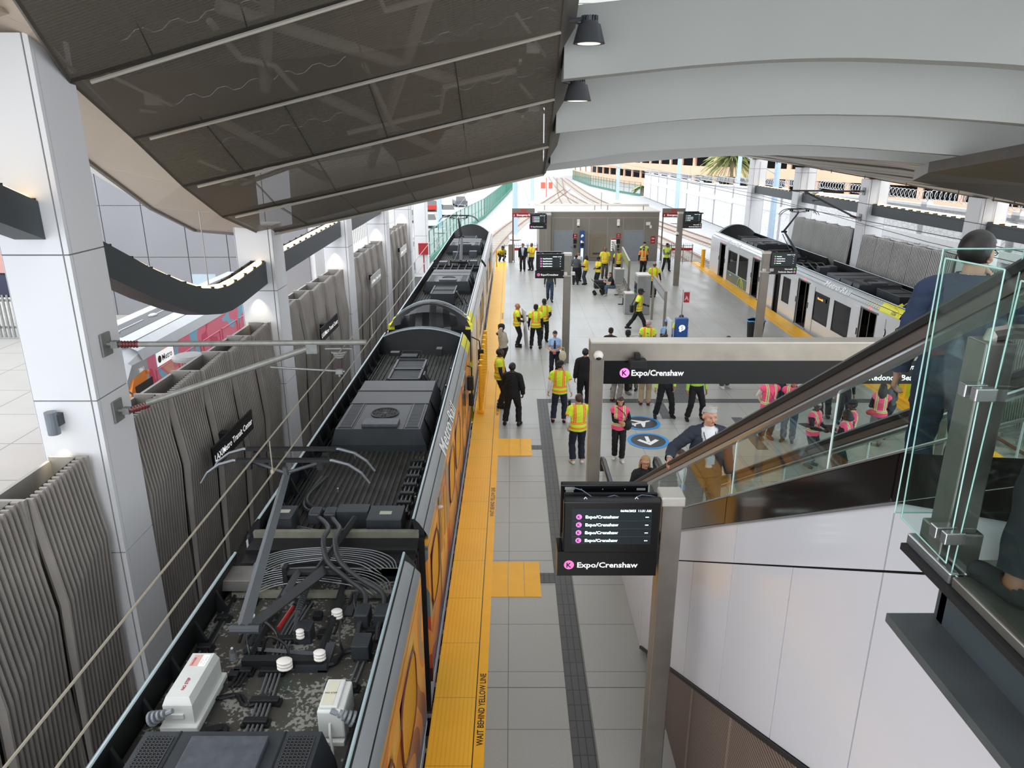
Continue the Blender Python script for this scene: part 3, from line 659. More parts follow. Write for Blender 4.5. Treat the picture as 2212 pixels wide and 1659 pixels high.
def panto(par, x, ya, zt, d=1, raise_=True):
    """single-arm pantograph; base hinge at ya, d=+1 the knee points toward -y"""
    t = MB(); z0 = 2.25; yk = ya-2.3*d; zk = z0+ (zt-z0)*.47; yh = ya-.6*d
    t.tube([(x-.36, ya, z0+.1), (x+.36, ya, z0+.1)], .055, 10)
    for s in (-1, 1):
        t.b2((x+s*.38-.03, ya-.06, z0-.25), (x+s*.38+.03, ya+.06, z0+.2))
        t.tube([(x+s*.36, ya, z0-.05), (x+s*.40, ya-1.35*d, z0-.12)], .04, 4)
    t.b2((x-.45, ya-1.45*d-.05, z0-.16), (x+.45, ya-1.45*d+.05, z0-.06))
    o = t.build('pantograph_base', BLK2, par)
    a = MB(); K = Vector((x, yk, zk)); 
    a.tube([(x+.10, ya, z0+.12), (x+.02, yk, zk)], [.085, .06], 4); a.tube([(x-.22, ya-.03, z0+.12), (x-.06, ya-1.0*d, z0+.45)], .05, 4); a.cyl((x-.14, yk, zk), (x+.14, yk, zk), .05, 10)
    a.tube([(x-.12, ya-.05*d, z0-.05), (x-.1, yk+.1*d, zk-.12)], .022, 6)
    a.build('lower_arm', TEQ, par)
    b = MB(); b.tube([(x-.02, yk, zk+.02), (x, yh-.1*d, zt-.22)], [.07, .045], 4); b.tube([(x, yh-.1*d, zt-.2), (x-.42, yh, zt-.1)], .02, 6); b.tube([(x, yh-.1*d, zt-.2), (x+.42, yh, zt-.1)], .02, 6); b.cyl((x, yh-.12*d, zt-.26), (x, yh-.12*d, zt-.12), .03, 8)
    b.build('upper_arm', M('panto_arm', '#4a4e52', .5, .2), par)
    h = MB(); hn = MB()
    for dy in (-.16, .16):
        h.b2((x-.52, yh+dy-.03, zt-.035), (x+.52, yh+dy+.03, zt))
        for s in (-1, 1):
            hn = MB().tube([(x+s*.36, yh+dy, zt-.03), (x+s*.55, yh+dy, zt-.02), (x+s*.72, yh+dy, zt-.07), (x+s*.86, yh+dy, zt-.17), (x+s*.95, yh+dy, zt-.30)], [.012, .022, .020, .018, .014], 6); hn.build('pan_horn', M('horn_metal', '#6b6f72', .35, .7), par)
            h.box((x+s*.40, yh+dy*.8, zt-.09), (.06, .06, .1))
    for s in (-1, 1): h.b2((x+s*.4-.015, yh-.16, zt-.12), (x+s*.4+.015, yh+.16, zt-.08)); h.tube([(x+s*.4, yh, zt-.12), (x+s*.3, yh+.05, zt-.2), (x+s*.2, yh, zt-.16)], .012, 5)
    h.build('contact_strip', BLK2, par)
def hood(par, y0, y1, z=2.47, zc=2.85, rise=0):
    """raised end dome; inner wall at y0, outer end y1"""
    n = 12; sgn = 1 if y1 > y0 else -1
    arc = [Vector((-1.13+2.26*i/n, 0, z+(zc-z)*(1-((i-n/2)/(n/2))**2)+rise)) for i in range(n+1)]
    mb = MB(); mb.mat(0)
    lo = [Vector((p.x, y0, 1.95)) for p in arc]; top = [p+Vector((0, y0+.32*sgn, 0)) for p in arc]; mid = [p+Vector((0, y0+.7*sgn, -.02)) for p in arc]; end = [Vector((p.x*1.12, y1, 2.25+(p.z-z)*.4)) for p in arc]
    mb.loft([lo, top], closed=False); mb.mat(1).loft([top, mid, end], closed=False)
    mb.build('end_dome', [TBLK, TBLK], par, smooth='auto')
    MB().tube(top, .014, 6).build('dome_rim', RIM, par)

def car(name, lab, xc, y0, y1, side, secs, doors, wins, art=False, near_cab=False, far_cab=True, grp=None, opened=True, dy1=0):
    """side = +1 platform on +x.  all y are world y; secs: list of body sections (ya,yb)"""
    t = thing(name, lab, 'train', (xc, y0, 0), group=grp); L = lambda y: y-y0
    skin = WRAP if art else TSIL; ZB = -.85
    for (a, b) in secs:
        ds = [d for d in doors if a < d[0] < b]; ws = [w for w in wins if a < w[0] < b]; k = side
        mb = MB(); wall_holes(mb, k*1.30, L(a), L(b), -.35, 2.14, [(L(d[0]), L(d[1]), .0, 2.0) for d in ds]+[(L(w[0]), L(w[1]), w[2], w[3]) for w in ws], .05)
        mb.b2((k*1.26-.02, L(a), ZB), (k*1.26+.02, L(b), -.35))
        mb.build('body_side', skin, t, bev=0)
        mb = MB(); wall_holes(mb, -k*1.30, L(a), L(b), -.35, 2.14, [(L(w[0]), L(w[1]), w[2], w[3]) for w in ws], .05); mb.b2((-k*1.26-.02, L(a), ZB), (-k*1.26+.02, L(b), -.35)); mb.build('body_side', TSIL, t)
        MB().b2((-1.28, L(a), -.06), (1.28, L(b), -.01)).build('car_floor', DINT, t)
        MB().b2((-1.28, L(a), 1.98), (1.28, L(b), 2.01)).build('car_ceiling', M('train_ceiling', '#a8a6a0', .6), t)
        o = MB(); deck(o, -1.2, 1.2, L(a), L(b), 2.015, 24)
        o.build('roof_deck', TDECK, t)
        for (w0, w1, za, zb) in ws:
            for s_ in ((k, -k)):
                xx = s_*1.31; p = MB(); gl = MB().b2((xx-.008, L(w0)+.03, za+.03), (xx+.008, L(w1)-.03, zb-.03))
                if art and s_ == k: continue
                r_ = .05
                p.b2((xx-.02, L(w0)-.02, za-.02), (xx+.02, L(w0)+.04, zb+.02)); p.b2((xx-.02, L(w1)-.04, za-.02), (xx+.02, L(w1)+.02, zb+.02)); p.b2((xx-.02, L(w0), za-.02), (xx+.02, L(w1), za+.04)); p.b2((xx-.02, L(w0), zb-.04), (xx+.02, L(w1), zb+.02))
                for (cy, sy) in ((L(w0)+.04, 1), (L(w1)-.04, -1)):
                    for (cz, sz) in ((za+.04, 1), (zb-.04, -1)): p.slab([(xx-.02, cy, cz), (xx-.02, cy+sy*.09, cz), (xx-.02, cy, cz+sz*.09)] if sy*sz > 0 else [(xx-.02, cy, cz), (xx-.02, cy, cz+sz*.09), (xx-.02, cy+sy*.09, cz)], (.04, 0, 0))
                f = p.build('window_frame', BLK2, t); gl.build('window_pane', glass('tinted_glass', '#5a6266', .03, .5, 1.6), f)
        if art:
            for (w0, w1, za, zb) in ws:
                w_ = MB(); cy, cz = L((w0+w1)/2), (za+zb)/2; xx = k*1.332; ry, rz = (w1-w0)/2, (zb-za)/2
                ring = [(xx, cy+ry*math.copysign(abs(math.cos(q))**.6, math.cos(q)), cz+rz*math.copysign(abs(math.sin(q))**.6, math.sin(q))) for q in np.linspace(0, 2*math.pi, 25)[:-1]]
                w_.mat(0).add(ring, [tuple(range(24))]); w_.mat(1).tube(ring+[ring[0]], .014, 5, cap=False)
                w_.build('wrapped_window', [M('wrap_amber', '#e2a01e', .25), M('wrap_dark_red', '#5f1d1a', .4)], t)
        for (d0, d1) in ds:
            e = MB(); xx = k*1.33
            e.b2((xx-.03, L(d0)-.05, -.02), (xx+.01, L(d0), 2.05)); e.b2((xx-.03, L(d1), -.02), (xx+.01, L(d1)+.05, 2.05)); e.b2((xx-.03, L(d0), 2.0), (xx+.01, L(d1), 2.05))
            df = e.build('door_frame', STEEL, t)
            if opened:
                for q in (-1, 1):
                    yy = L(d0)-.66 if q < 0 else L(d1)+.02
                    lf = MB().b2((k*1.345-.012, yy+.02, .02), (k*1.345+.012, yy+.62, 1.98)).build('door_leaf', TSIL, t)
                    MB().b2((k*1.36-.004, yy+.52 if q < 0 else yy+.04, .95), (k*1.36+.006, yy+.60 if q < 0 else yy+.12, 1.2)).build('door_button_plate', BLK2, lf)
                MB().ell((k*1.34, L((d0+d1)/2), 2.1), (.03, .05, .03), 8).build('door_lamp', M('red_lamp', '#ff3b4a', .4, emit=2), df)
            else:
                for q in (0, 1):
                    ya_ = L(d0)+q*(d1-d0)/2; lf = MB().mat(0).b2((k*1.325-.012, ya_+.01, .02), (k*1.325+.012, ya_+(d1-d0)/2-.01, 1.98)).mat(1).b2((k*1.335-.006, ya_+.12, .9), (k*1.335+.006, ya_+(d1-d0)/2-.12, 1.8)).build('door_leaf', [skin, DGLS], t)
        # interior fittings seen through doors and windows
        it = MB()
        for (d0, d1) in ds:
            for yy in (L(d0)-.1, L(d1)+.1):
                it.cyl((k*.95, yy, 0), (k*.95, yy, 2.1), .018, 8); it.cyl((-k*.4, yy+.3, 0), (-k*.4, yy+.3, 2.1), .018, 8)
            it.tube([(k*.95, L(d0)-.1, .9), (k*.4, L(d0)-.1, .9)], .018, 6)
        if ds: it.build('grab_pole', POLE, t)
        yy = L(a)+1
        while yy < L(b)-1:
            if not any(L(d[0])-.5 < yy < L(d[1])+.4 for d in ds):
                for s_ in (-1, 1): MB().b2((s_*.35, yy, .38), (s_*1.15, yy+.45, .46)).b2((s_*.35, yy+.42, .46), (s_*1.15, yy+.5, 1.05)).build('passenger_seat', DINT, t)
            yy += .85
        for e_ in (a, b):
            if (e_ not in (y0, y1)): MB().b2((-1.28, L(e_)-.03, ZB), (1.28, L(e_)+.03, 2.2)).build('end_bulkhead', TBLK, t)
    # articulation bellows
    for (a, b), (c_, d_) in zip(secs, secs[1:]):
        bl = MB(); n = 9
        for i in range(n):
            y = L(b)+(c_-b)*(i+.5)/n; w = 1.2 if i % 2 else 1.12; bl.b2((-w, y-(c_-b)/n/2, -.6), (w, y+(c_-b)/n/2, 2.12 if i % 2 else 2.05))
        bl.build('bellows', M('bellows_black', '#1b1b1c', .8), t)
    return t, L
def cab(par, y, dr, yelside=True):
    """driver's end at local y, facing dr"""
    mb = MB(); n = 12; zs = [(3.0, .45), (2.75, .12), (2.3, -.05), (1.6, -.2), (.95, -.34), (.3, -.4), (-.4, -.38), (-.9, -.3)]
    rows = []
    for z, o in zs:
        row = []
        for i in range(n+1):
            x = -1.33+2.66*i/n; u = (x/1.33)**2; zz = z if z < 2.5 else 2.3+(z-2.3)*(1-.85*u)
            row.append(Vector((x*(1 if z < 2.5 else .93), y+dr*(-o-.02-.38*u), zz)))
        rows.append(row)
    P = [p for r in rows for p in r]; k = n+1
    for j in range(len(rows)-1):
        for i in range(n):
            a = j*k+i; xm = abs(-1.33+2.66*(i+.5)/n)
            mb.mat(0 if (xm < 1.0 and j < 4) else 1).add([P[a], P[a+1], P[a+1+k], P[a+k]], [(0, 1, 2, 3) if dr < 0 else (3, 2, 1, 0)])
    o = mb.build('cab_front', [M('windshield', '#0c0e12', .12), TYEL], par, smooth='auto')
    c0 = Vector((0, y+dr*(-.12), 2.42))
    d = MB().disc((0, y+dr*.13+dr*-.2, 2.38), .14, (1, 0, 0), (0, 0, 1), 24); 
    e = MB(); yq = y-dr*-.0
    e.mat(0).cyl((0, y+dr*.08, 1.98), (0, y+dr*.17, 1.98), .13, 24); e.mat(1).text('M', (0, y+dr*.18, 1.91), .2, (-dr, 0, 0), (0, 0, 1), 'c', .02)
    e.build('front_emblem', [BLK2, TWHITE], o)
    for s in (-1, 1):
        q = MB().tube([(s*1.3, y+dr*.0, 2.0), (s*1.55, y+dr*.1, 1.9), (s*1.58, y+dr*.1, 1.5)], .02, 6); q.bbox((s*1.5, y+dr*.02, 1.25), (s*1.68, y+dr*.14, 1.62), .03); q.bbox((s*1.5, y+dr*.02, .9), (s*1.66, y+dr*.14, 1.18), .03); q.build('side_mirror', BLK2, par)

# ---- left near car (two sections with articulation at y 8.5)
XL = -2.55
near, L = car('light_rail_car', 'near light rail car with dark rooftop gear and orange art-wrapped side', XL, -5.0, 20.6, 1, [(-5.0, 8.45), (9.3, 20.6)], [(2.0, 3.3), (10.9, 12.1), (16.8, 18.0)], [(4.4, 5.9, .75, 1.75), (6.4, 7.6, .75, 1.75), (9.55, 10.6, .75, 1.75), (12.9, 14.1, .75, 1.75), (14.5, 15.9, .75, 1.75)], art=True, opened=False)
for s in (-1, 1):
    fairing(near, s, L(-5.0), L(8.42), cut=-.5 if s > 0 else 0)
    fairing(near, s, L(9.35), L(20.4), yel=(L(18.6), L(19.2), 2) if s > 0 else None, cut=0)
hood(near, L(19.6), L(20.6), zc=2.72)
mb = MB(); up_ = Vector((-.125, 0, .21)).normalized(); mb.text('Metro Rail', (1.338, L(12.2), 2.20), .34, (0, 1, 0), up_, bold=.015, sx=1.75, shear=.15)
mb.build('fairing_lettering', M('letter_pale', '#eef0f0', .4), near)
ac_unit(near, 0, L(3.9), L(5.31), 2.0, 2.5, 1.62, fan=False, grill='mesh')
ac_unit(near, 0, L(12.78), L(15.8), 2.0, 2.5, 1.62)
condenser(near, .04, L(15.95), L(17.6), 2.0, 2.5, .72)
panto(near, 0, L(8.15), 4.3, 1)
m, k = newm('worn_roof_skin', .7); X_ = k.coord(); a = k.noise(3, 8); b_ = k.noise(24, 8)
c = k.mix(a, lin('#2b2a26'), lin('#4c4a44')); c = k.mix(k.math('MULTIPLY', k.math('GREATER_THAN', k.math('MULTIPLY', a, b_), .295), .8), c, lin('#8d8c86')); k.set('Base Color', c)
MB().b2((-1.15, L(5.3), 2.03), (1.15, L(8.4), 2.052)).build('worn_roof_panel', m, near)
# white high-voltage box
mb = MB(); T0 = Vector((0, L(0), 0))
x0, x1, ya, yb = -.86, -.57, L(5.72), L(6.42)
mb.loft([[Vector((x0, ya, 2.2)), Vector((x1, ya, 2.2)), Vector((x1, yb, 2.2)), Vector((x0, yb, 2.2))], [Vector((x0, ya, 2.42)), Vector((x1, ya, 2.42)), Vector((x1, yb, 2.42)), Vector((x0, yb, 2.42))], [Vector((x0+.03, ya+.03, 2.5)), Vector((x1-.03, ya+.03, 2.5)), Vector((x1-.03, yb-.03, 2.5)), Vector((x0+.03, yb-.03, 2.5))]])
mb.bbox((x0-.04, ya-.05, 2.14), (x1+.04, yb+.04, 2.2), .01); mb.bbox((x0, ya-.02, 2.0), (x1, yb, 2.14), .01)
hv = mb.build('high_voltage_box', WHT, near)
MB().text('NO STEP', (x0+.17, ya+.12, 2.503), .045, (0, 1, 0), (-1, 0, 0), bold=.03).build('step_warning', RED, hv)
MB().bbox((x0+.07, ya-.02, 2.27), (x1-.09, ya, 2.33), .01).build('latch', WHT, hv)
q = MB(); q.mat(0).b2((x0+.07, yb-.23, 2.501), (x0+.16, yb-.06, 2.503)).mat(1).text('DANGER', (x0+.105, yb-.22, 2.504), .03, (0, 1, 0), (-1, 0, 0), bold=.02)
q.mat(2).b2((x0+.16, yb-.23, 2.501), (x0+.23, yb-.06, 2.5025)).mat(3).text('HIGH', (x0+.188, yb-.19, 2.504), .03, (0, 1, 0), (-1, 0, 0)).text('VOLTAGE', (x0+.222, yb-.22, 2.504), .03, (0, 1, 0), (-1, 0, 0))
q.build('warning_label', [M('label_pink', '#d8a9a2', .5), RED, TWHITE, BLACK], hv)
MB().b2((x0-.06, ya-.28, 2.05), (x1-.04, ya-.02, 2.09)).build('step_plate', M('worn_plate', '#6f6d69', .5, .3, var=.15), near)
mb = MB(); xa, xb, ya, yb = .67, .93, L(5.62), L(6.05); mb.bbox((xa, ya, 2.12), (xb, yb, 2.44), .02); mb.bbox((xa+.02, ya+.03, 2.44), (xb-.06, yb-.02, 2.475), .01); mb.bbox((xa+.01, ya-.03, 2.0), (xb-.01, yb, 2.1), .01)
o = mb.build('junction_box', WHT, near)
q = MB(); q.mat(0).b2((xa+.04, ya+.05, 2.476), (xa+.15, yb-.05, 2.478)).mat(1).text('NO STEP', (xa+.04, ya+.2, 2.479), .03, (1, 0, 0), (0, 1, 0), bold=.02)
q.build('warning_label', [M('label_cream', '#cfcbb8', .5), BLK2], o)
MB().tube([(xa+.12, ya, 2.3), (xa+.13, ya-.06, 2.22), (xa+.16, ya-.12, 2.1), (xa+.17, ya-.16, 2.0)], .014, 6).build('conduit', WHT, o)
# insulators, clamps, cables
for x, y, z in ((-.93, 5.62, 2.35), (1.03, 5.62, 2.35)):
    q = MB(); sg = -1 if x < 0 else 1
    for i in range(4): q.cyl((x-sg*.04*i, L(y), z+.02*i), (x-sg*.04*i-sg*.022, L(y), z+.02*i+.01), .075-.012*i, 14)
    q.cyl((x-sg*.16, L(y), z+.07), (x-sg*.22, L(y), z+.1), .025, 8); q.build('surge_arrester', M('arrester_grey', '#7b8288', .4), near)
for (x, y, z, r) in ((.05, 6.6, 2.15, .09), (.10, 7.05, 2.2, .05), (.42, 6.68, 2.2, .07), (.42, 7.5, 2.15, .07), (-.62, 7.45, 2.12, .06)):
    q = MB()
    for i in range(3): q.ell((x, L(y), z+i*.04), (r, r*.8, .025), 12)
    q.build('porcelain_insulator', PORC, near)
def clamp(x, y, n, w, z=2.04):
    q = MB(); q.bbox((x-w/2, L(y)-.04, z), (x+w/2, L(y)+.04, z+.09), .01)
    for s in (-1, 1): q.b2((x+s*w/2-.02, L(y)-.05, 1.98), (x+s*w/2+.02, L(y)+.05, z+.05))
    q.build('cable_clamp', TBLK, near)
def cables(pts, n, w, r=.014, mt=None):
    q = MB()
    for i in range(n):
        o_ = (i-(n-1)/2)*w/max(1, n-1); q.tube(smp([(x+o_, L(y), z) for x, y, z in pts]) if len(pts) > 2 else [(x+o_, L(y), z) for x, y, z in pts], r, 6)
    q.build('cable_run', mt or M('cable_grey', '#5b5f61', .45), near)
cables([(-.02, 5.35, 2.09), (-.02, 5.85, 2.09), (-.06, 6.45, 2.09), (-.12, 7.2, 2.09), (-.06, 7.9, 2.09)], 4, .14)
for y, n, w in ((5.42, 3, .22), (5.86, 4, .24), (6.15, 4, .3), (6.6, 4, .24), (7.15, 4, .26), (7.85, 3, .2)): clamp(-.03 if y < 6.3 else -.1, y, n, w)
cables([(-1.02, 7.75, 2.05), (-1.02, 8.2, 2.05)], 2, .08); cables([(-1.0, 6.75, 2.07), (-1.02, 7.75, 2.07)], 2, .08); clamp(-1.0, 7.0, 2, .16); clamp(-1.0, 7.55, 2, .16)
cables([(.80, 6.05, 2.07), (.86, 6.9, 2.07), (.9, 7.4, 2.07)], 2, .06); clamp(.82, 6.35, 2, .16); clamp(.86, 6.85, 2, .16); clamp(.9, 7.3, 2, .16)
cables([(-.55, 6.2, 2.08), (-.35, 6.25, 2.08), (-.2, 6.1, 2.08), (-.05, 6.25, 2.1)], 2, .05, .02, TBLK)
cables([(-.42, 6.35, 2.1), (-.4, 6.9, 2.1), (-.5, 7.1, 2.12), (-.42, 7.3, 2.15)], 3, .1, .018, TBLK); clamp(-.42, 6.6, 3, .2); clamp(-.4, 6.95, 3, .2)
cables([(-.5, 5.75, 2.08), (-.32, 5.8, 2.08), (-.28, 5.6, 2.08), (-.36, 5.42, 2.1)], 1, 0, .035, TBLK)
cables([(.3, 6.7, 2.1), (.55, 6.72, 2.1), (.62, 6.9, 2.1), (.75, 6.95, 2.1)], 1, 0, .03, TBLK)
MB().bbox((.75, L(6.75), 2.12), (.95, L(7.0), 2.3), .01).b2((.78, L(6.78), 2.0), (.92, L(6.97), 2.12)).build('equipment_box', TEQ, near)
MB().bbox((.0, L(7.1), 2.05), (.2, L(7.3), 2.25), .01).build('equipment_box', TEQ, near); MB().b2((.15, L(6.62), 2.05), (.5, L(6.74), 2.14)).build('support_beam', TEQ, near)
for x in (.74, .98):
    MB().bbox((x-.09, L(7.35), 2.08), (x+.09, L(7.6), 2.28), .02).build('cable_gland_box', TEQ, near)
# big jumper cables from the front section over the articulation
q = MB()
for dx in (0, .16):
    q.tube(smp([(.74+dx*1.5, L(7.1), 2.1), (.72+dx*1.5, L(7.3), 2.15), (.74+dx*1.5, L(7.45), 2.2), (.72+dx*1.4, L(7.75), 2.3), (.45+dx, L(7.95), 2.4), (.15+dx, L(8.25), 2.45), (-.02+dx, L(8.7), 2.5), (-.05+dx, L(9.1), 2.45), (-.22+dx, L(9.5), 2.35), (-.40+dx*1.4, L(9.75), 2.3)]), .035, 8)
    q.tube(smp([(-.40+dx*1.4, L(9.9), 2.3), (-.42+dx, L(10.2), 2.15), (-.7, L(10.3+dx), 2.1), (-.85, L(10.7+dx), 2.08), (-.80+dx*.5, L(11.6), 2.06)]), .035, 8)
q.build('jumper_cable', M('rubber_hose', '#2a2c2e', .5), near)
for x in (-.42, -.19): MB().bbox((x-.09, L(9.68), 2.18), (x+.09, L(9.92), 2.38), .03).build('connector_block', TEQ, near)
MB().tube([(.22, L(9.6), 2.35), (-.1, L(8.1), 2.2)], .05, 8).build('roof_strut', TBLK, near)
# nested curved pipes over the articulation
q = MB()
for lvl, yy, zz in ((0, 8.66, 2.2), (1, 8.16, 2.2)):
    for i in range(8):
        w = 1.0-.03*i; yt = yy-.045*i; q.tube(smp([(-w, L(yy-.2), zz-.1), (-w+.06, L(yt+.02), zz+.0), (-w+.28, L(yt+.18), zz+.03), (-w+.55, L(yt+.25), zz+.04), (0, L(yt+.28), zz+.05), (w-.55, L(yt+.25), zz+.04), (w-.28, L(yt+.18), zz+.03), (w-.06, L(yt+.02), zz), (w, L(yy-.2), zz-.1)], 4), .0075, 5)
q.build('curved_roof_pipes', M('pipe_light_grey', '#85898a', .35, .4), near)
MB().b2((-1.05, L(8.42), 2.12), (1.05, L(8.50), 2.2)).b2((-1.05, L(7.98), 2.08), (1.05, L(8.05), 2.16)).b2((-.55, L(8.45), 2.2), (-.50, L(8.5), 2.27)).build('pipe_support', M('worn_bracket', '#7a7a6c', .6, .2, var=.2), near)
MB().slab([(-1.2, L(8.55), 2.05), (1.2, L(8.55), 2.05), (1.2, L(9.0), 2.1), (-1.2, L(9.0), 2.1)], (0, 0, .04)).b2((-1.2, L(8.95), 2.05), (1.2, L(9.3), 2.2)).build('articulation_cover', TBLK, near)
MB().b2((-1.2, L(9.28), 2.15), (1.2, L(9.36), 2.3)).build('end_sill', M('worn_bracket'), near)
# row of boxes behind the articulation
for x0, x1, ya, yb, lbl in ((-1.05, -.72, 9.55, 9.95, 1), (-.1, .38, 9.75, 10.0, 0), (.40, .92, 9.5, 9.95, 1)):
    o = MB().bbox((x0, L(ya), 2.05), (x1, L(yb), 2.38), .01).build('equipment_box', TEQ, near)
    if lbl: MB().b2(((x0+x1)/2-.09, L(ya)+.16, 2.381), ((x0+x1)/2+.09, L(ya)+.26, 2.383)).build('rating_plate', M('rating_plate', '#a9aa98', .5), o)
MB().bbox((-1.16, L(7.95), 2.2), (-.78, L(8.3), 2.36), .01).build('equipment_box', M('worn_plate'), near)
q = MB()
for i in range(5): q.tube([(-.75, L(9.62+i*.05), 2.1), (-.35, L(9.55+i*.04), 2.08), (.4, L(9.58+i*.05), 2.1)], .01, 5)
q.build('thin_cables', M('cable_grey'), near)
# clamps and cables along the right edge of the rear roof
cables([(.80, 10.1, 2.1), (.84, 12.4, 2.1)], 3, .14, .016)
for i in range(7): clamp(.80+.005*i, 10.2+i*.33, 3, .24, 2.06)
cables([(-1.02, 10.4, 2.08), (-1.02, 19.5, 2.08)], 3, .14, .02, TBLK)
q = MB(); q.bbox((-.45, L(18.7), 2.03), (.0, L(19.0), 2.25), .01); q.tube([(-.5, L(18.6), 2.05), (-.4, L(18.9), 2.35), (.1, L(18.9), 2.35), (.2, L(18.6), 2.05)], .012, 6); q.bbox((-.75, L(18.9), 2.2), (-.5, L(19.1), 2.3), .01); q.bbox((.5, L(18.9), 2.2), (.66, L(19.15), 2.4), .01); q.build('dome_equipment', TEQ, near)
# more rooftop clutter around the pantograph
q = MB().tube([(-.4, L(8.15), 2.12), (-.5, L(6.9), 2.12)], .035, 4).tube([(.4, L(8.15), 2.12), (.34, L(6.8), 2.12)], .035, 4).tube([(-.5, L(6.95), 2.12), (.34, L(6.85), 2.12)], .03, 4); q.build('pantograph_frame', TEQ, near)
q = MB()
for i in range(14): q.tube([(-.05+.003*i, L(7.95-i*.045), 2.3), (-.05+.003*i, L(7.93-i*.045), 2.3)], .045, 10)
q.tube([(-.05, L(7.98), 2.3), (0, L(7.2), 2.3)], .02, 6); q.build('lifting_spring', M('spring_grey', '#5d6062', .4, .5), near)
MB().tube([(-.12, L(7.55), 2.25), (-.2, L(7.2), 2.2)], .03, 8).build('red_damper', M('damper_red', '#8c2420', .4), near)
for x0, y0_, x1, y1_ in ((-.62, 7.05, -.38, 6.75), (-.5, 7.2, -.15, 7.0), (.45, 7.2, .62, 6.9), (.5, 7.75, .66, 7.55), (-.3, 6.9, .05, 6.75)):
    MB().tube(smp([(x0, L(y0_), 2.12), (x0+.08, L(y0_)+.02, 2.3), (x1-.05, L(y1_)+.08, 2.26), (x1, L(y1_), 2.1)]), .016, 6).build('cable_loop', RUB, near)
for x, y in ((.45, 6.62), (.52, 7.62)): MB().slab([(x-.05, L(y), 2.06), (x+.05, L(y), 2.06), (x+.09, L(y)+.3, 2.2), (x-.01, L(y)+.3, 2.2)], (0, 0, .025)).build('stop_bracket', TEQ, near)
MB().tube([(.14, L(6.35), 2.06), (.14, L(6.35), 2.2)], [.055, .06], 16).build('glass_cup', GLS, near)
MB().tube(smp([(.98, L(5.0), 2.1), (1.0, L(6.2), 2.08), (1.02, L(7.2), 2.1), (.98, L(8.1), 2.12)]), .022, 6).build('edge_hose', RUB, near)
MB().tube(smp([(-.88, L(5.1), 2.1), (-.95, L(6.6), 2.1), (-1.02, L(8.2), 2.12)]), .022, 6).build('edge_hose', RUB, near)
MB().tube([(-.62, L(6.85), 2.06), (-.62, L(6.85), 2.16), (-.6, L(6.8), 2.24)], [.05, .035, .015], 10).build('lightning_arrester', M('arrester_silver', '#9fa8ad', .3, .6), near)
for x, y in ((-.5, 6.55), (.3, 7.25), (.6, 6.35), (-.75, 7.9), (.15, 7.6)): MB().bbox((x-.05, L(y)-.06, 2.05), (x+.06, L(y)+.05, 2.13), .008).build('fastening_block', TBLK, near)
# side door hardware
q = MB(); 
for y in (5.2, 10.75): q.cyl((1.33, L(y), 1.9), (1.36, L(y), 1.9), .02, 8); q.ell((1.37, L(y), 1.93), (.05, .04, .03), 10)
q.build('door_lamp', M('lamp_housing_pale', '#cfc4bd', .4), near)
MB().bbox((1.33, L(18.9), 1.2), (1.5, L(19.1), 1.6), .03).tube([(1.33, L(19.0), 1.9), (1.45, L(19.0), 1.85), (1.45, L(19.0), 1.0)], .02, 6).bbox((1.36, L(18.9), .75), (1.5, L(19.06), 1.1), .03).build('side_mirror', BLK2, near)

# ---- left far car
far, L = car('light_rail_car', 'far light rail car with yellow cab corners coupled behind the near one', XL, 21.4, 47.5, 1, [(21.9, 34.0), (34.8, 47.5)], [(24.6, 25.9), (31.0, 32.2), (37.0, 38.2), (43.5, 44.7)], [(27, 28.6, .65, 1.8), (29, 30.5, .65, 1.8), (35.3, 36.3, .65, 1.8), (39.2, 40.7, .65, 1.8), (41.2, 42.7, .65, 1.8)], opened=False)
for s in (-1, 1):
    fairing(far, s, L(22.3), L(34.0), yel=(L(22.31), L(23.6), 1) if True else None, mats=[TSIL, TYEL]); fairing(far, s, L(34.8), L(47.2), mats=[TSIL, TYEL])
cab(far, L(21.8), -1); hood(far, L(22.9), L(22.0), zc=3.0, z=2.5); hood(far, L(46.2), L(47.5), zc=3.0)
condenser(far, 0, L(26.2), L(27.9), 2.0, 2.5, .85); ac_unit(far, 0, L(28.4), L(31.4), 2.0, 2.55, 1.62); ac_unit(far, 0, L(39.5), L(42.6), 2.0, 2.55, 1.62); condenser(far, 0, L(43.2), L(44.6), 2.0, 2.5, .85)
panto(far, 0, L(34.9), 4.5, -1)
for x, y, w in ((-.75, 34.9, .4), (.2, 35.0, .5), (.7, 35.2, .35), (-.3, 38.3, .5), (.5, 38.6, .4)): MB().bbox((x-w/2, L(y), 2.02), (x+w/2, L(y)+.4, 2.35), .01).build('equipment_box', TEQ2, far)
q = MB()
for i in range(6): q.tube([(-1+i*.33, L(33), 2.1), (-.9+i*.33, L(34.4), 2.3), (-.95+i*.33, L(35.4), 2.1)], .03, 6)
q.build('jumper_cable', TBLK, far)

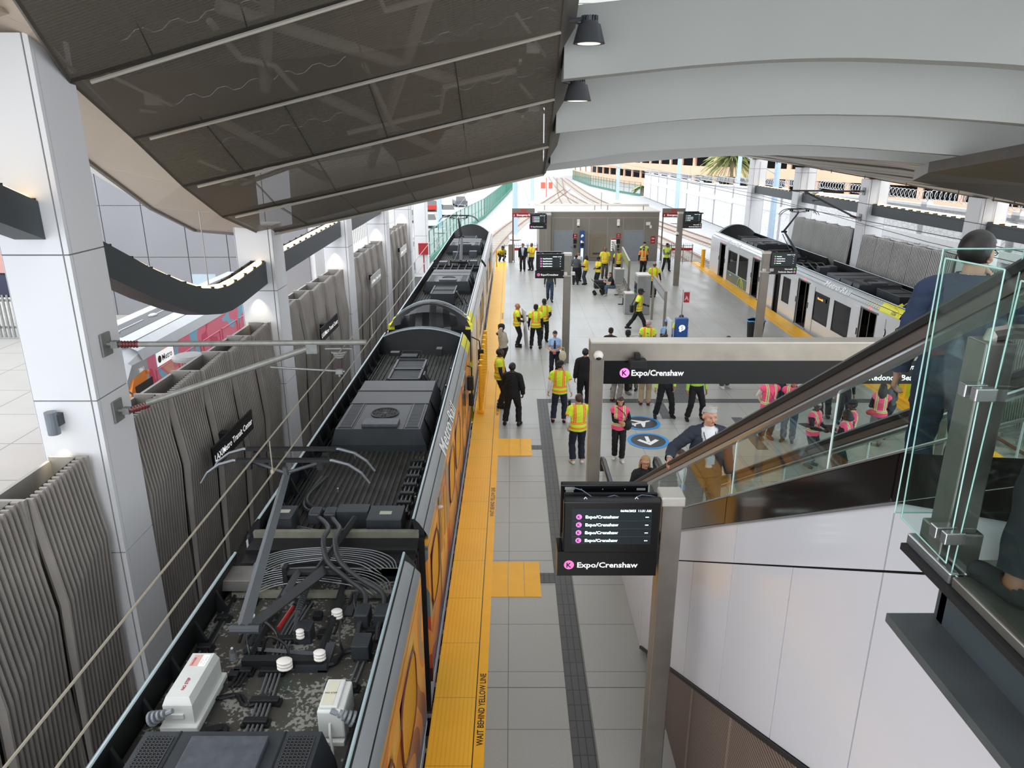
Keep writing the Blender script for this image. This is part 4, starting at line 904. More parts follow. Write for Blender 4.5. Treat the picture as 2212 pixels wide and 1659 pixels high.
# ---- right car
XR = 14.23
rt, L = car('light_rail_car', 'silver light rail car with open doors and yellow end on the right track', XR, 22.9, 47.6, -1, [(23.4, 34.5), (35.3, 47.2)], [(24.95, 26.15), (31.0, 32.2), (37.5, 38.65), (43.85, 45.0)], [(27.0, 28.45, .6, 1.78), (28.9, 30.4, .6, 1.78), (33.2, 34.1, .65, 1.78), (39.5, 41.1, .65, 1.8), (41.5, 43.15, .65, 1.8)])
RF = M('train_silver_bright', '#d2d6da', .25, .5)
for s in (-1, 1):
    fairing(rt, s, L(23.5), L(34.5), yel=(L(23.51), L(24.9), 1), mats=[TGREY, TYEL]); fairing(rt, s, L(35.3), L(47.0), mats=[RF, TYEL])
cab(rt, L(23.3), -1); hood(rt, L(24.2), L(23.4), zc=2.95); hood(rt, L(45.9), L(47.2), zc=3.0)
up_ = Vector((.125, 0, .21)).normalized()
q = MB().text('Metro Rail', (-1.338, L(29.6), 2.2), .34, (0, -1, 0), up_, bold=.015, sx=1.6, shear=.15); q.text('Metro Rail', (-1.338, L(43.6), 2.2), .34, (0, -1, 0), up_, bold=.01, sx=1.65, shear=.15)
q.build('fairing_lettering', M('letter_pale'), rt)
q = MB().mat(0).disc((-1.335, L(24.37), 1.5), .16, (0, -1, 0), (0, 0, 1)).mat(1).text('M', (-1.338, L(24.37), 1.42), .22, (0, -1, 0), (0, 0, 1), 'c', .03).mat(0).text('Metro', (-1.336, L(24.37), 1.2), .1, (0, -1, 0), (0, 0, 1), 'c'); q.text('1226', (-1.335, L(23.95), 2.2), .16, (0, -1, 0), up_, 'c', .01)
q.build('side_emblem', [BLACK, TWHITE], rt)
q = MB()
for i in range(7):
    for j in range(5):
        y = 24.95+i*.17; u = j/4; q.box((-1.33+.16*u, L(y), 2.205+.23*u), (.012, .08-.009*i, .03), Matrix.Rotation(.55, 3, 'Y'))
q.build('halftone_dots', TYEL, rt)
q = MB().mat(0).b2((-1.345, L(30.15), 1.5), (-1.335, L(29.2), 1.66)).mat(1).text('Norwalk', (-1.348, L(30.0), 1.53), .11, (0, -1, 0), (0, 0, 1), bold=.02, sx=1.4)
q.build('destination_sign', [BLACK, M('led_orange', '#ff8a3c', .5, emit=2)], rt)
q = MB().mat(0).b2((-1.336, L(39.4), .05), (-1.332, L(43.2), .6)).mat(1).text('Metro', (-1.34, L(42.6), .42), .12, (0, -1, 0), (0, 0, 1)).mat(2).text('Go Metro', (-1.34, L(42.6), .2), .15, (0, -1, 0), (0, 0, 1), bold=.02).mat(3).tube([(-1.34, L(41.0), .1), (-1.34, L(40.8), .5), (-1.34, L(40.4), .62), (-1.34, L(40.1), .4), (-1.34, L(39.9), .1)], .035, 6).tube([(-1.34, L(40.6), .1), (-1.34, L(40.4), .5), (-1.34, L(40.2), .1)], .04, 6)
q.build('side_advert', [M('advert_green', '#5d6e68', .4), TWHITE, M('advert_orange', '#d9812f', .5), M('advert_lime', '#b7c04a', .5)], rt)
ac_unit(rt, 0, L(27.6), L(30.6), 2.0, 2.55, 1.62); condenser(rt, 0, L(25.3), L(27.0), 2.0, 2.55, .9); ac_unit(rt, 0, L(39.8), L(42.7), 2.0, 2.55, 1.62); condenser(rt, 0, L(43.2), L(44.6), 2.0, 2.5, .9)
panto(rt, 0, L(36.0), 4.72, -1)
for x, y, w in ((-.75, 33.4, .45), (.2, 33.2, .5), (.7, 33.5, .35), (-.5, 36.7, .5), (.5, 37.8, .4), (.75, 31.3, .35), (-.8, 38.2, .35)): MB().bbox((x-w/2, L(y), 2.02), (x+w/2, L(y)+.4, 2.35), .01).build('equipment_box', TEQ2, rt)
q = MB()
for i in range(6): q.tube([(-1+i*.33, L(33.6), 2.1), (-.9+i*.33, L(34.9), 2.3), (-.95+i*.33, L(36), 2.1)], .03, 6)
q.build('jumper_cable', TBLK, rt)

# ---------------------------------------------------------------- overhead wires and arms
WIR = M('overhead_wire', '#a39c8c', .45, .4)
def wire(pts, r, lab, mat=None): 

    p0 = Vector(pts[0]); w = MB().tube([Vector(p)-p0 for p in pts], r, 6).build('overhead_wire', mat or WIR, label=lab, cat='wire'); w.location = p0; return w
wire([(-2.5, -6, 4.36), (-2.5, 10.3, 4.36), (-2.5, 34, 4.54), (-2.5, 50, 4.6), (-2.0, 62, 4.6), (2, 100, 4.9)], .0095, 'lower contact wire running above the left cars')
wire([(-2.5, -6, 4.75), (-2.5, 2.5, 4.69), (-2.5, 10.3, 4.78), (-2.5, 14.5, 4.74), (-2.5, 27.7, 4.9), (-2.5, 50, 5.1), (-2, 62, 5.1), (2, 100, 5.5)], .0095, 'upper messenger wire running above the left cars')
BW = M('dark_wire', '#4b4c4c', .5)
wire([(14.2, 10, 4.9), (14.2, 36, 4.76), (14.2, 60, 4.9), (12, 100, 5.4)], .014, 'contact wire above the silver right car', BW)
wire([(14.2, 10, 5.3), (14.2, 37, 5.5), (14.2, 60, 5.4), (12, 100, 6)], .012, 'messenger wire above the silver right car', BW)
wire([(14.6, 10, 4.4), (14.8, 26, 4.4), (14.3, 44, 5.0), (8, 78, 6.2)], .012, 'extra dark wire crossing in front of the right screens', BW)
for y in (6.9, 12.6, 24.5): MB().tube([(-2.5, y, 4.37), (-2.5, y, 4.72)], .006, 5).box((-2.5, y, 4.38), (.03, .05, .04)).build('wire_dropper', WIR, label={6.9: 'short dropper between the two wires above the near pantograph', 12.6: 'short dropper between the wires beyond the near wire arm', 24.5: 'short dropper between the wires above the far left car'}[y], cat='wire')
def ohl(x0, y, sx, reach, zt, zb, lab, col, wx):
    t = thing('wire_cantilever', lab, 'wire support', (x0, y, zb)); P = lambda x, z, dy=0: (sx*x, dy, z-zb)
    for z in (zt, zb): b = MB(); b.bbox(P(.0, z-.17, -.13)[:1]+(-.13, z-.17-zb), (sx*.03, .13, z+.17-zb), .01); b.tube([P(.03, z), P(.16, z)], .035, 8); b.b2((sx*.1, -.05, z-zb-.05), (sx*.2, .05, z-zb+.05)); b.build('wall_bracket', GALV, t)
    for (za, ze, xe) in ((zt, zt, .5), (zb, zb+.10, .5)):
        i_ = MB().tube([P(.2, za), P(.5, ze)], .03, 8)
        for k_ in range(6): x = .24+k_*.045; i_.tube([P(x, za+(ze-za)*(x-.2)/.3), P(x+.03, za+(ze-za)*(x-.17)/.3)], [.055, .04], 10)
        i_.build('insulator', M('insulator_red', '#6b2f2c', .35), t)
    p = MB().tube([P(.48, zt), P(reach, zt+.03)], .04, 10); p.tube([P(.48, zb+.12), P(reach-.85, zt-.06)], .045, 10); p.tube([P(.2, zb+.02), P(.5, zb+.12)], .03, 8); p.tube([P(.2, zt), P(.5, zt)], .03, 8)
    p.build('steel_tube', M('arm_tube', '#8c8c85', .5, .3, var=.15, scale=10) if col == 0 else BW, t)
    q = MB(); q.box(P(reach-.8, zt-.06), (.16, .12, .14)); q.tube([P(reach-1.45, zb+(zt-zb)*.66), P(wx+.08, zt-.42)], .018, 8); q.box(P(wx, zt-.42), (.1, .06, .07)); q.cyl(P(wx, zt-.5), P(wx, zt-.4), .015, 6)
    for k_ in range(3): q.cyl(P(wx+.02, zt-.12-.04*k_), P(wx+.02, zt-.095-.04*k_), .12-.03*k_, 12)
    q.b2((sx*(wx-.18), -.03, zt-zb-.07), (sx*(wx+.22), .03, zt-zb-.05)); q.build('clamp_and_steady_arm', GALV if col == 0 else BW, t); return t
ohl(-5.99, 10.3, 1, 3.85, 4.84, 3.8, 'grey steel wire support arm bracketed to the nearest left column', 0, 3.42)
ohl(16.44, 34.8, -1, 3.5, 5.65, 4.45, 'dark wire support arm bracketed to a right column', 1, 2.3)
# ================================================================ signs on posts
GREYC = M('post_steel', '#8b857d', .4, .7, var=.1, scale=2)
def rows_panel(par, x0, x1, z0, z1, y, rows, stamp=True, mirror=1):
    """black departure screen with lines of text. front faces -y"""
    s = MB().mat(0).bbox((x0, y, z0), (x1, y+.09, z1), .015); o = s.build('screen_housing', BLACK, par)
    h = z1-z0; w = x1-x0; ix0, ix1, iz0, iz1 = x0+.085*w/.98, x1-.09*w/.98, z0+.10*h/.56, z1-.075*h/.56
    MB().b2((ix0, y-.002, iz0), (ix1, y, iz1)).build('display', M('display_dark', '#0f1a1f', .3, emit=.3), o)
    t = MB(); n = len(rows); rh = (iz1-iz0-.045)/n
    for i, (col, ln, nm) in enumerate(rows):
        zc = iz1-.045-rh*(i+.5); k = {'K': 1, 'C': 2}[ln]
        t.mat(k).disc((ix0+.07, y-.004, zc), rh*.33, (1, 0, 0), (0, 0, 1), 20); t.mat(3).text(ln, (ix0+.07, y-.006, zc-rh*.17), rh*.5, al='c', bold=.02)
        t.mat(0).text(nm, (ix0+.135, y-.005, zc-rh*.17), rh*.52, bold=.025, sx=1.12).text('--', (ix1-.03, y-.005, zc-rh*.16), rh*.6, al='r', bold=.03)
        if i: t.mat(4).b2((ix0, y-.003, zc+rh*.5-.003), (ix1, y-.002, zc+rh*.5+.002))
    t.mat(0).text('06/06/2025  11:31 AM', (ix1-.01, y-.005, iz1-.033), .034, al='r', bold=.015)
    t.build('display_text', [SCRW, M('screen_pink', '#c56bb0', .5, emit=.7), M('screen_green', '#4cbc5c', .5, emit=.7), BLACK, M('display_rule', '#33424a', .5)], o)
    return o
def sign_post(loc, lab, lablow, side=-1, lines='K', hgt=4.2, cam_=False, rz=0, ph=.21, near_=False):
    """post with screens to one side (side=-1 => toward -x)"""
    t = thing('sign_post', lab, 'sign', loc, rz, group='platform departure sign posts')
    MB().bbox((-ph/2, -.1, 0), (ph/2, .12, hgt-.09), .01).build('post', STEEL if near_ else GREYC, t)
    MB().bbox((-ph/2-.015, -.12, hgt-.1), (ph/2+.015, .14, hgt), .012).build('post_cap', M('cap_pale_steel', '#c9c4bb', .4, .4), t)
    a, b = (-1.10, -.13) if side < 0 else (.13, 1.15)
    rows = [('', 'K', 'Expo/Crenshaw')]*4 if lines == 'K' else [('', 'C', 'Norwalk'), ('', 'K', 'Redondo Beach'), ('', 'K', 'Redondo Beach'), ('', 'C', 'Norwalk')]
    rows_panel(t, a, b, hgt-.60, hgt-.02, -.16, rows)
    bk = MB().bbox((a-.01, .14, hgt-.6), (b-.08, .23, hgt+.02), .015)
    bo = bk.build('screen_housing', BLACK, t)
    if near_:
        q = MB().mat(0).b2((a+.03, .132, hgt-.035), (a+.13, .14, hgt-.005)).b2((a+.04, .132, hgt-.08), (a+.12, .14, hgt-.04)).b2((b-.2, .132, hgt-.04), (b-.11, .14, hgt-.02))
        for x in (a+.2, a+.42, a+.65): q.mat(0).ell((x, .135, hgt-.03), (.006, .006, .006), 6)
        q.build('label_plate', M('label_grey', '#a5a8a5', .4, .4), bo)
    fr = MB().b2((a+.02, -.07, hgt-.10), (b+.1*(1 if side < 0 else 1), -.03, hgt-.03)).b2((a+.02, .05, hgt-.10), (b, .09, hgt-.04)).b2((min(a, b), -.03, hgt-.55), (max(a, b), .09, hgt-.5))
    fr.b2((b-.02 if side < 0 else -.1, -.08, hgt-.55), (.05 if side < 0 else a+.02, .1, hgt-.5)); fr.build('mounting_frame', BLK2, t)
    wq = MB(); wq.tube([(a+.1, .12, hgt-.0), (a+.2, .08, hgt-.01), (a+.3, .02, hgt-.06), (a+.36, .0, hgt-.05)], .006, 5); wq.tube([(b-.25, -.02, hgt-.05), (b-.18, -.05, hgt-.0), (b-.08, -.03, hgt-.02), (b, 0, hgt-.06)], .006, 5); wq.tube([(a+.45, 0, hgt-.05), (a+.52, -.02, hgt-.02), (a+.6, 0, hgt-.06)], .006, 5)
    wq.build('wiring', M('wire_bluegrey', '#5a6478', .5), t)
    cl = MB()
    for x in (a+.22, b-.24): cl.tube([(x-.015, -.1, hgt-.02), (x, -.1, hgt), (x+.015, -.1, hgt-.02)], .006, 5)
    cl.build('clip', M('clip_white', '#d9dde0', .3), t)
    q0, q1 = (a-.05, b+.0) if side < 0 else (a, b+.05)
    lo = MB().b2((q0, -.12, hgt-.89), (q1, .16, hgt-.61)).build('direction_panel', BLACK, t)
    x = MB()
    if lines == 'K': x.mat(1).disc((q0+.12, -.124, hgt-.76), .052, (1, 0, 0), (0, 0, 1), 28).mat(2).text('K', (q0+.12, -.127, hgt-.788), .078, al='c', bold=.02).mat(0).text('Expo/Crenshaw', (q0+.205, -.124, hgt-.79), .085, bold=.02, sx=1.14)
    else:
        for i, (nm, ln) in enumerate((('Norwalk', 'C'), ('Redondo Beach', 'K'))):
            zc = hgt-.69-.11*i; x.mat(3 if ln == 'C' else 1).disc((q1-.08, -.124, zc), .042, (1, 0, 0), (0, 0, 1), 24).mat(2).text(ln, (q1-.08, -.127, zc-.022), .06, al='c', bold=.02).mat(0).text(nm, (q1-.15, -.124, zc-.025), .082, al='r', bold=.02, sx=1.1)
    x.build('panel_lettering', [TWHITE, PINK, BLACK, GREEN], lo)
    if cam_:
        c = MB().bbox((-ph/2-.0, -.22, hgt-.78), (-ph/2+.12, -.1, hgt-.66), .02).bbox((ph/2-.02, -.16, hgt-.78), (ph/2+.14, -.04, hgt-.66), .02).b2((-ph/2-.03, -.14, hgt-.82), (ph/2+.03, .14, hgt-.79)); c.build('junction_fitting', M('fitting_white', '#cfcdc8', .4), t)
    return t
sign_post((1.62, 6.6, 0), 'nearest departure sign post with clear Expo/Crenshaw screens, beside the escalator wall', '', -1, 'K', 4.28, near_=True)
sign_post((1.99, 25.75, 0), 'Expo/Crenshaw departure sign post standing mid-platform behind the woman in blue shirt', '', -1, 'K', 4.05, cam_=True, ph=.26)
sign_post((2.22, 44.0, 0), 'far Expo/Crenshaw departure sign post by the service building', '', -1, 'K', 3.85, ph=.26)
sign_post((10.05, 28.6, 0), 'Norwalk and Redondo Beach departure sign post beside the blue-lined rubbish bin', '', 1, 'C', 3.72, cam_=True, ph=.3)
sign_post((9.5, 41.5, 0), 'far Norwalk and Redondo Beach sign post near the right platform gate', '', 1, 'C', 4.15, ph=.3)
# big gantry sign
t = thing('sign_gantry', 'wide steel gantry with long black Expo/Crenshaw and Redondo Beach sign over the platform', 'sign', (1.75, 14.2, 0))
SG = M('gantry_steel', '#a39c91', .35, .75, var=.12, scale=2)
MB().bbox((-.13, -.14, 0), (.13, .14, 3.5), .01).build('post', SG, t); MB().bbox((7.35, -.14, 0), (7.61, .14, 3.5), .01).build('post', SG, t)
MB().loft([[Vector((x, y, z)) for y, z in ((-.18, 3.5), (.18, 3.5), (.18, 3.88), (-.18, 3.88))] for x in (-.16, 7.64)]).build('beam', SG, t)
q = MB()
for x in np.arange(.1, 7, .55): q.ell((x, -.17, 3.885), (.012, .012, .008), 6)
q.b2((-.15, -.19, 3.86), (7.63, .19, 3.892)); q.build('beam_cap', M('cap_pale_steel'), t)
o = MB().b2((.13, -.10, 2.98), (7.35, .10, 3.5)).build('sign_panel', BLACK, t)
q = MB().mat(1).disc((.56, -.105, 3.22), .10, (1, 0, 0), (0, 0, 1), 32).mat(2).text('K', (.56, -.11, 3.165), .155, al='c', bold=.02).mat(0).text('Expo/Crenshaw', (.70, -.105, 3.16), .17, bold=.025, sx=.98)
q.text('Norwalk', (6.62, -.105, 3.29), .165, al='r', bold=.025, sx=1.0).text('Redondo Beach', (6.62, -.105, 3.06), .165, al='r', bold=.025, sx=1.0).mat(3).disc((6.78, -.105, 3.35), .09, (1, 0, 0), (0, 0, 1), 24).mat(1).disc((6.78, -.105, 3.12), .09, (1, 0, 0), (0, 0, 1), 24)
q.build('sign_lettering', [TWHITE, M('line_pink_lit', '#ff7fd0', .5, emit=.5), BLACK, GREEN], o)
def dome_cam(p, r, lab, mount=True):
    t = thing('dome_camera', lab, 'security camera', p); MB().ell((0, 0, 0), (r, r, r), 16).build('housing', PORC, t, smooth=True); MB().ell((0, -r*.12, -r*.35), (r*.75, r*.95, r*.6), 14).build('lens_dome', M('dome_dark', '#2b2724', .05), t, smooth=True)
    return t
dome_cam((1.75, 13.99, 3.62), .1, 'white dome security camera on the corner of the sign gantry')
MB().bbox((-.17, -.12, -.12), (.17, .12, .06), .02).b2((-.05, 0, .06), (.05, .15, .16)).build('projector_box', BLK2, label='small black box camera fixed above the letter x on the gantry', cat='security camera').location = (2.52, 13.85, 3.52)
dome_cam((9.34, 41.35, 2.95), .12, 'small white dome camera on the far right sign post')

# ---- totems, map boards, kiosks
def frame_board(loc, rz, L, h, lab, col, txt=None):
    t = thing('map_board', lab, 'information board', loc, rz, group='steel-framed platform map boards')
    for y in (0, L): MB().bbox((-.05, y-.05, 0), (.05, y+.05, h), .008).build('post', GREYC, t)
    MB().b2((-.045, .05, h-.42), (.045, L-.05, h)).build('board', GREYC, t)
    q = MB().mat(0).b2((-.05, .12, h-.36), (-.046, L-.12, h-.06)); q.mat(1).text(txt or 'Metro Map', (-.053, L-.2, h-.26), .14, (0, -1, 0), (0, 0, 1)); q.build('panel_face', [M(col[0], col[1], .4), M('ghost_letter', '#c9cdd0', .5)], t); return t
frame_board((5.86, 36.0, 0), -.08, 5.2, 2.25, 'tall steel framed board with green panel beside the bench', ('board_green', '#7e8a3c'), 'Line Map')
frame_board((6.27, 29.0, 0), -.06, 3.8, 2.05, 'nearer steel framed board in front of the man with blue totem', ('board_grey', '#8f9294'), 'Transit Center')
frame_board((6.2, 43.2, 0), -.05, 1.9, 2.1, 'far slim steel board behind the group in yellow vests', ('board_pale', '#a9adaf'), '')
def totem(loc, w, h, lab, rz=0):
    t = thing('information_totem', lab, 'information totem', loc, rz, group='blue information totems')
    MB().bbox((-w/2, -.12, 0), (w/2, .12, h), .01).build('cabinet', M('totem_blue', '#1b4f93', .35), t)
    q = MB().mat(0).ell((0, -.125, h-.32), (w*.27, .01, w*.25), 20).box((-.05, -.125, h-.32-w*.24), (.08, .012, .08), Matrix.Rotation(.6, 3, 'Y')); q.mat(1).text('S', (0, -.14, h-.38), w*.42, al='c')
    q.mat(0).b2((-w*.36, -.126, h-.86), (-w*.02, -.12, h-.66)); q.mat(2).b2((w*.02, -.126, h-.86), (w*.36, -.12, h-.66)); q.mat(1).text('i', (-w*.2, -.13, h-.82), .15, al='c').mat(0).text('A', (w*.18, -.13, h-.82), .15, al='c')
    q.mat(0).b2((-w*.3, -.126, .1), (w*.3, -.12, h*.45)); q.build('symbols', [TWHITE, M('totem_blue'), RED], t)
    MB().bbox((-w*.35, -.16, h*.5), (w*.35, -.12, h*.62), .01).build('call_button_panel', BLK2, t); return t
totem((5.93, 24.6, 0), .42, 1.95, 'blue information totem in front of the man in yellow vest, behind the gantry')
totem((4.87, 50.45, 0), .3, 2.15, 'tall slim blue call totem against the service building')
t = thing('leaflet_panel', 'pale leaflet panel standing left of the near blue totem', 'information board', (5.58, 24.9, 0)); MB().b2((-.02, -.35, 0), (.02, .35, 1.85)).build('panel', M('board_pale2', '#c5c8c6', .4), t)
q = MB(); 
for i in range(6): q.mat(i % 2).b2((-.024, -.28+.3*(i % 2), .3+.25*(i//2)), (-.02, -.02+.3*(i % 2), .5+.25*(i//2)))
q.build('leaflets', [M('leaf_yellow', '#e1bf72', .6), M('leaf_blue', '#a7b8cf', .6)], t)
t = thing('ticket_kiosk', 'tall grey steel ticket cabinet behind the striding man', 'kiosk', (6.25, 34.2, 0)); MB().bbox((-.32, -.45, 0), (.32, .45, 1.85), .02).b2((-.01, -.46, .05), (.01, .46, 1.8)).build('cabinet', M('kiosk_grey', '#8f918f', .4, .4), t); MB().b2((-.34, -.3, 1.0), (-.32, .3, 1.5)).build('screen', DGLS, t); MB().b2((-.3, -.43, 1.85), (.3, .43, 1.9)).build('cap', M('cap_pale_steel'), t)
t = thing('waste_cabinet', 'low square grey cabinet at the near end of the bench', 'cabinet', (5.6, 34.1, 0)); MB().bbox((-.2, -.28, 0), (.2, .28, .98), .015).build('cabinet', M('kiosk_grey'), t); MB().bbox((-.21, -.29, .98), (.21, .29, 1.03), .01).build('lid', M('cap_pale_steel'), t)
t = thing('waste_cabinet', 'pale square cabinet at the far end of the bench', 'cabinet', (6.15, 41.2, 0)); MB().bbox((-.25, -.28, 0), (.25, .28, 1.0), .015).build('cabinet', M('kiosk_grey'), t); MB().bbox((-.26, -.29, 1.0), (.26, .29, 1.05), .01).build('lid', M('cap_pale_steel'), t)
t = thing('pole_sign', 'thin pole with small red and white flag sign beside the near totem', 'sign', (6.15, 25.6, 0)); MB().cyl((0, 0, 0), (0, 0, 2.75), .015, 8).build('pole', GREYC, t); MB().mat(0).b2((.0, -.02, 2.25), (.26, .0, 2.72)).mat(1).b2((.03, -.024, 2.3), (.23, -.02, 2.67)).mat(0).text('A', (.13, -.028, 2.38), .22, al='c').build('sign_plate', [M('plate_pale', '#d8d2d2', .5), RED], t)
# bench of wire armchairs
b = thing('platform_bench', 'curved wire mesh steel bench on the platform with the seated woman', 'bench', (5.75, 37.7, 0), -.06)
for i in range(5):
    y = -2+i*.78; s = MB()
    for j in range(8):
        x0_ = .30-.0; s.tube([(-.22, y+.05+j*.08, .44), (.0, y+.05+j*.08, .42), (.18, y+.05+j*.08, .44), (.25, y+.05+j*.08, .55), (.30, y+.05+j*.08, .85)], .008, 5)
    for (x_, z_) in ((-.22, .44), (.25, .55), (.30, .85)): s.tube([(x_, y+.03, z_), (x_, y+.65, z_)], .014, 6)
    s.build('wire_seat', STEEL, b)
    MB().tube([(.25, y, .5), (.1, y, .66), (-.2, y, .66), (-.24, y, .44)], .014, 6).build('armrest', STEEL, b)
for y in (-1.6, .9): MB().tube([(0, y, .4), (0, y, .05)], .03, 6).tube([(-.25, y, .03), (.3, y, .03)], .025, 6).build('bench_leg', BLK2, b)
MB().tube([(0, -2, .39), (0, 1.9, .39)], .03, 6).build('bench_rail', BLK2, b)
# bin
t = thing('rubbish_bin', 'dark rubbish bin with blue liner standing behind the Norwalk sign post', 'bin', (10.12, 29.2, 0)); MB().tube([(0, 0, 0), (0, 0, .8)], [.3, .36], 16).build('body', BLK2, t)
q = MB().tube([(.37*math.cos(a), .37*math.sin(a), .80+.02*math.sin(a*5)) for a in np.linspace(0, 2*math.pi, 33)], .03, 6, cap=False).tube([(0, 0, .8), (0, 0, .6)], [.34, .3], 16, cap=True); q.build('liner', M('liner_blue', '#3d8fcb', .4), t)
# bollards
def bollard(x, y, h, w, lab): 
    t = thing('yellow_bollard', lab, 'bollard', (x, y, .01)); MB().cyl((0, 0, 0), (0, 0, h), w/2, 12).build('post', YEL, t); MB().cyl((0, 0, 0), (0, 0, .03), w*.9, 12).build('base', YEL, t)
bollard(-1.0, 48.4, 1.1, .09, 'slim yellow post at the far left platform corner by crouching worker'); bollard(12.75, 48.3, 1.15, .26, 'yellow post at far right platform corner')
def guard(x, y, n, dy, lab, h=1.55, bar=True):
    """row of ribbed yellow delineator posts on a yellow base"""
    t = thing('yellow_gap_barrier', lab, 'barrier', (x, y, .012)); 
    MB().bbox((-.09, -.06, 0), (.09, dy*(n-1)+.06, .1), .02).build('base', YEL, t)
    for i in range(n):
        p = MB().tube([(0, i*dy, .1), (0, i*dy, h)], .055, 10)
        z = .2
        while z < h: p.tube([(0, i*dy, z), (0, i*dy, z+.03)], .066, 10); z += .09
        p.build('ribbed_post', YEL, t)
    return t
guard(-.92, 20.35, 8, .6, 'row of ribbed yellow barrier posts along left platform edge behind the man at train', 1.5)
guard(12.38, 17.2, 10, .55, 'row of yellow barrier posts along right platform edge behind the pink vested women', 1.2)
# ---------------------------------------------------------------- service building at the platform end
t = thing('service_building', 'low stainless steel clad service building with two doors at the platform end', 'building', (6.2, 50.7, 0))
BS = M('clad_steel', '#8b867e', .4, .5, var=.08, scale=.6)
MB().b2((-4.3, 0, 0), (3.95, 4.2, 3.38)).build('wall', BS, t); MB().b2((-4.4, -.05, 3.38), (4.0, 4.6, 3.44)).b2((-4.4, 4.3, 3.38), (4, 4.6, 3.6)).build('roof', M('roof_pale', '#d6d2ca', .6), t)
MB().b2((-4.3, -.35, 0), (-3.5, 0, 3.38)).build('corner_pier', BS, t)
se = MB()
for x in (-3.35, -1.95, -.85, .42, 1.5, 2.95): se.b2((x-.02, -.015, 0), (x+.02, 0, 3.0))
se.b2((-3.5, -.015, 2.98), (3.95, 0, 3.02)); se.b2((-3.3, -.015, 2.14), (-1.95, 0, 2.17)); se.b2((1.5, -.015, 2.14), (2.95, 0, 2.17)); se.build('panel_trim', M('trim_pale', '#a8a39a', .4, .5), t)
for x in (-3.27, 1.55):
    d = MB().b2((x, -.03, 0), (x+1.36, 0, 2.13)).build('door', M('door_grey', '#868d93', .5), t); MB().bbox((x+(1.22 if x < 0 else .08), -.08, .95), (x+(1.28 if x < 0 else .14), -.03, 1.05), .01).build('door_handle', STEEL, d)
w = MB().b2((-.75, -.05, .3), (.35, -.0, 1.85)).build('service_window', M('frame_bronze', '#8d7f6c', .4, .5), t); MB().b2((-.6, -.06, .5), (.2, -.05, 1.7)).build('window_pane', M('window_warm', '#7f7869', .1), w); MB().b2((-.55, -.07, .5), (.15, -.05, .62)).build('counter_items', M('counter_items', '#3d3a36', .6), w)
def wallsign(x, z, w_, h_, lab, txt='', col=RED):
    MB().mat(0).b2((x-w_/2, -.03, z-h_/2), (x+w_/2, 0, z+h_/2)).mat(1).text(txt, (x, -.035, z+h_*.12), h_*.22, al='c', bold=.02).mat(1).b2((x-w_*.3, -.034, z-h_*.25), (x+w_*.3, -.03, z-h_*.22)).build('wall_sign', [col, TWHITE], t)
wallsign(-4.0, 1.5, .3, .5, '', 'A A'); wallsign(3.6, 1.5, .3, .5, '', 'A A'); wallsign(-1.8, 1.75, .3, .3, '', 'SOS'); wallsign(1.2, 1.78, .3, .3, '', 'SOS')
t2 = MB().mat(1).b2((.7, -.03, .75), (1.05, 0, 1.6)).mat(0).b2((.7, -.034, 1.5), (1.05, -.03, 1.6))
for i in range(3):
    for j in range(4): t2.mat(2).b2((.74+i*.1, -.034, .82+j*.16), (.81+i*.1, -.03, .93+j*.16))
t2.build('pictogram_board', [RED, TWHITE, M('picto_grey', '#9c9c9c', .5)], t)
for x in (-1.8, 1.2): MB().bbox((x-.12, -.1, 1.25), (x+.12, 0, 1.55), .02).bbox((x-.08, -.06, .95), (x+.08, 0, 1.15), .02).build('intercom', BLK2, t)
for x in (-1.6, 1.15): 
    MB().bbox((x-.1, -.12, 2.62), (x+.1, 0, 2.9), .03).ell((x, -.16, 2.55), (.12, .12, .13), 12).build('security_camera', PORC, t); MB().ell((x, -.18, 2.44), (.08, .08, .07), 10).build('camera_lens', M('dome_dark'), t)
MB().bbox((3.05, -.12, 2.5), (3.35, 0, 2.72), .02).bbox((3.3, -.15, 2.3), (3.45, -.02, 2.5), .02).build('security_camera', PORC, t)
for x in (-3.9, -.4, .5, 3.0): MB().cyl((x, 1.0, 3.44), (x, 1.0, 3.75), .04, 8).build('roof_vent', M('vent_grey', '#9a9790', .5), t)
MB().cyl((.1, 1.5, 3.44), (.1, 1.5, 4.6), .02, 8).build('lightning_rod', GALV, t)
for (x, y, lab, post) in ((.82, 51.0, 'red Emergency Exit sign left of the service building', .1), (11.2, 51.0, 'red Emergency Exit sign right of the service building', 10.9)):
    t = thing('emergency_exit_sign', lab, 'sign', (x, y, 0), group='red emergency exit signs'); MB().b2((-.78, 0, 3.0), (.78, .12, 3.6)).build('housing', GREYC, t); MB().b2((-.75, -.01, 3.03), (.75, 0, 3.3)).build('red_panel', RED, t)
    MB().text('Emergency Exit', (-.45, -.02, 3.1), .17, bold=.02).text('i', (-.66, -.02, 3.08), .2, bold=.03).build('lettering', TWHITE, t); MB().b2((-.2, -.01, 3.36), (.2, 0, 3.56)).build('exit_lamp', M('exit_lamp', '#b04a4a', .5), t)
    MB().cyl((-.72, .06, 0), (-.72, .06, 3.0), .05, 8).build('post', M('post_maroon', '#6b4a48', .5) if x < 5 else GREYC, t)
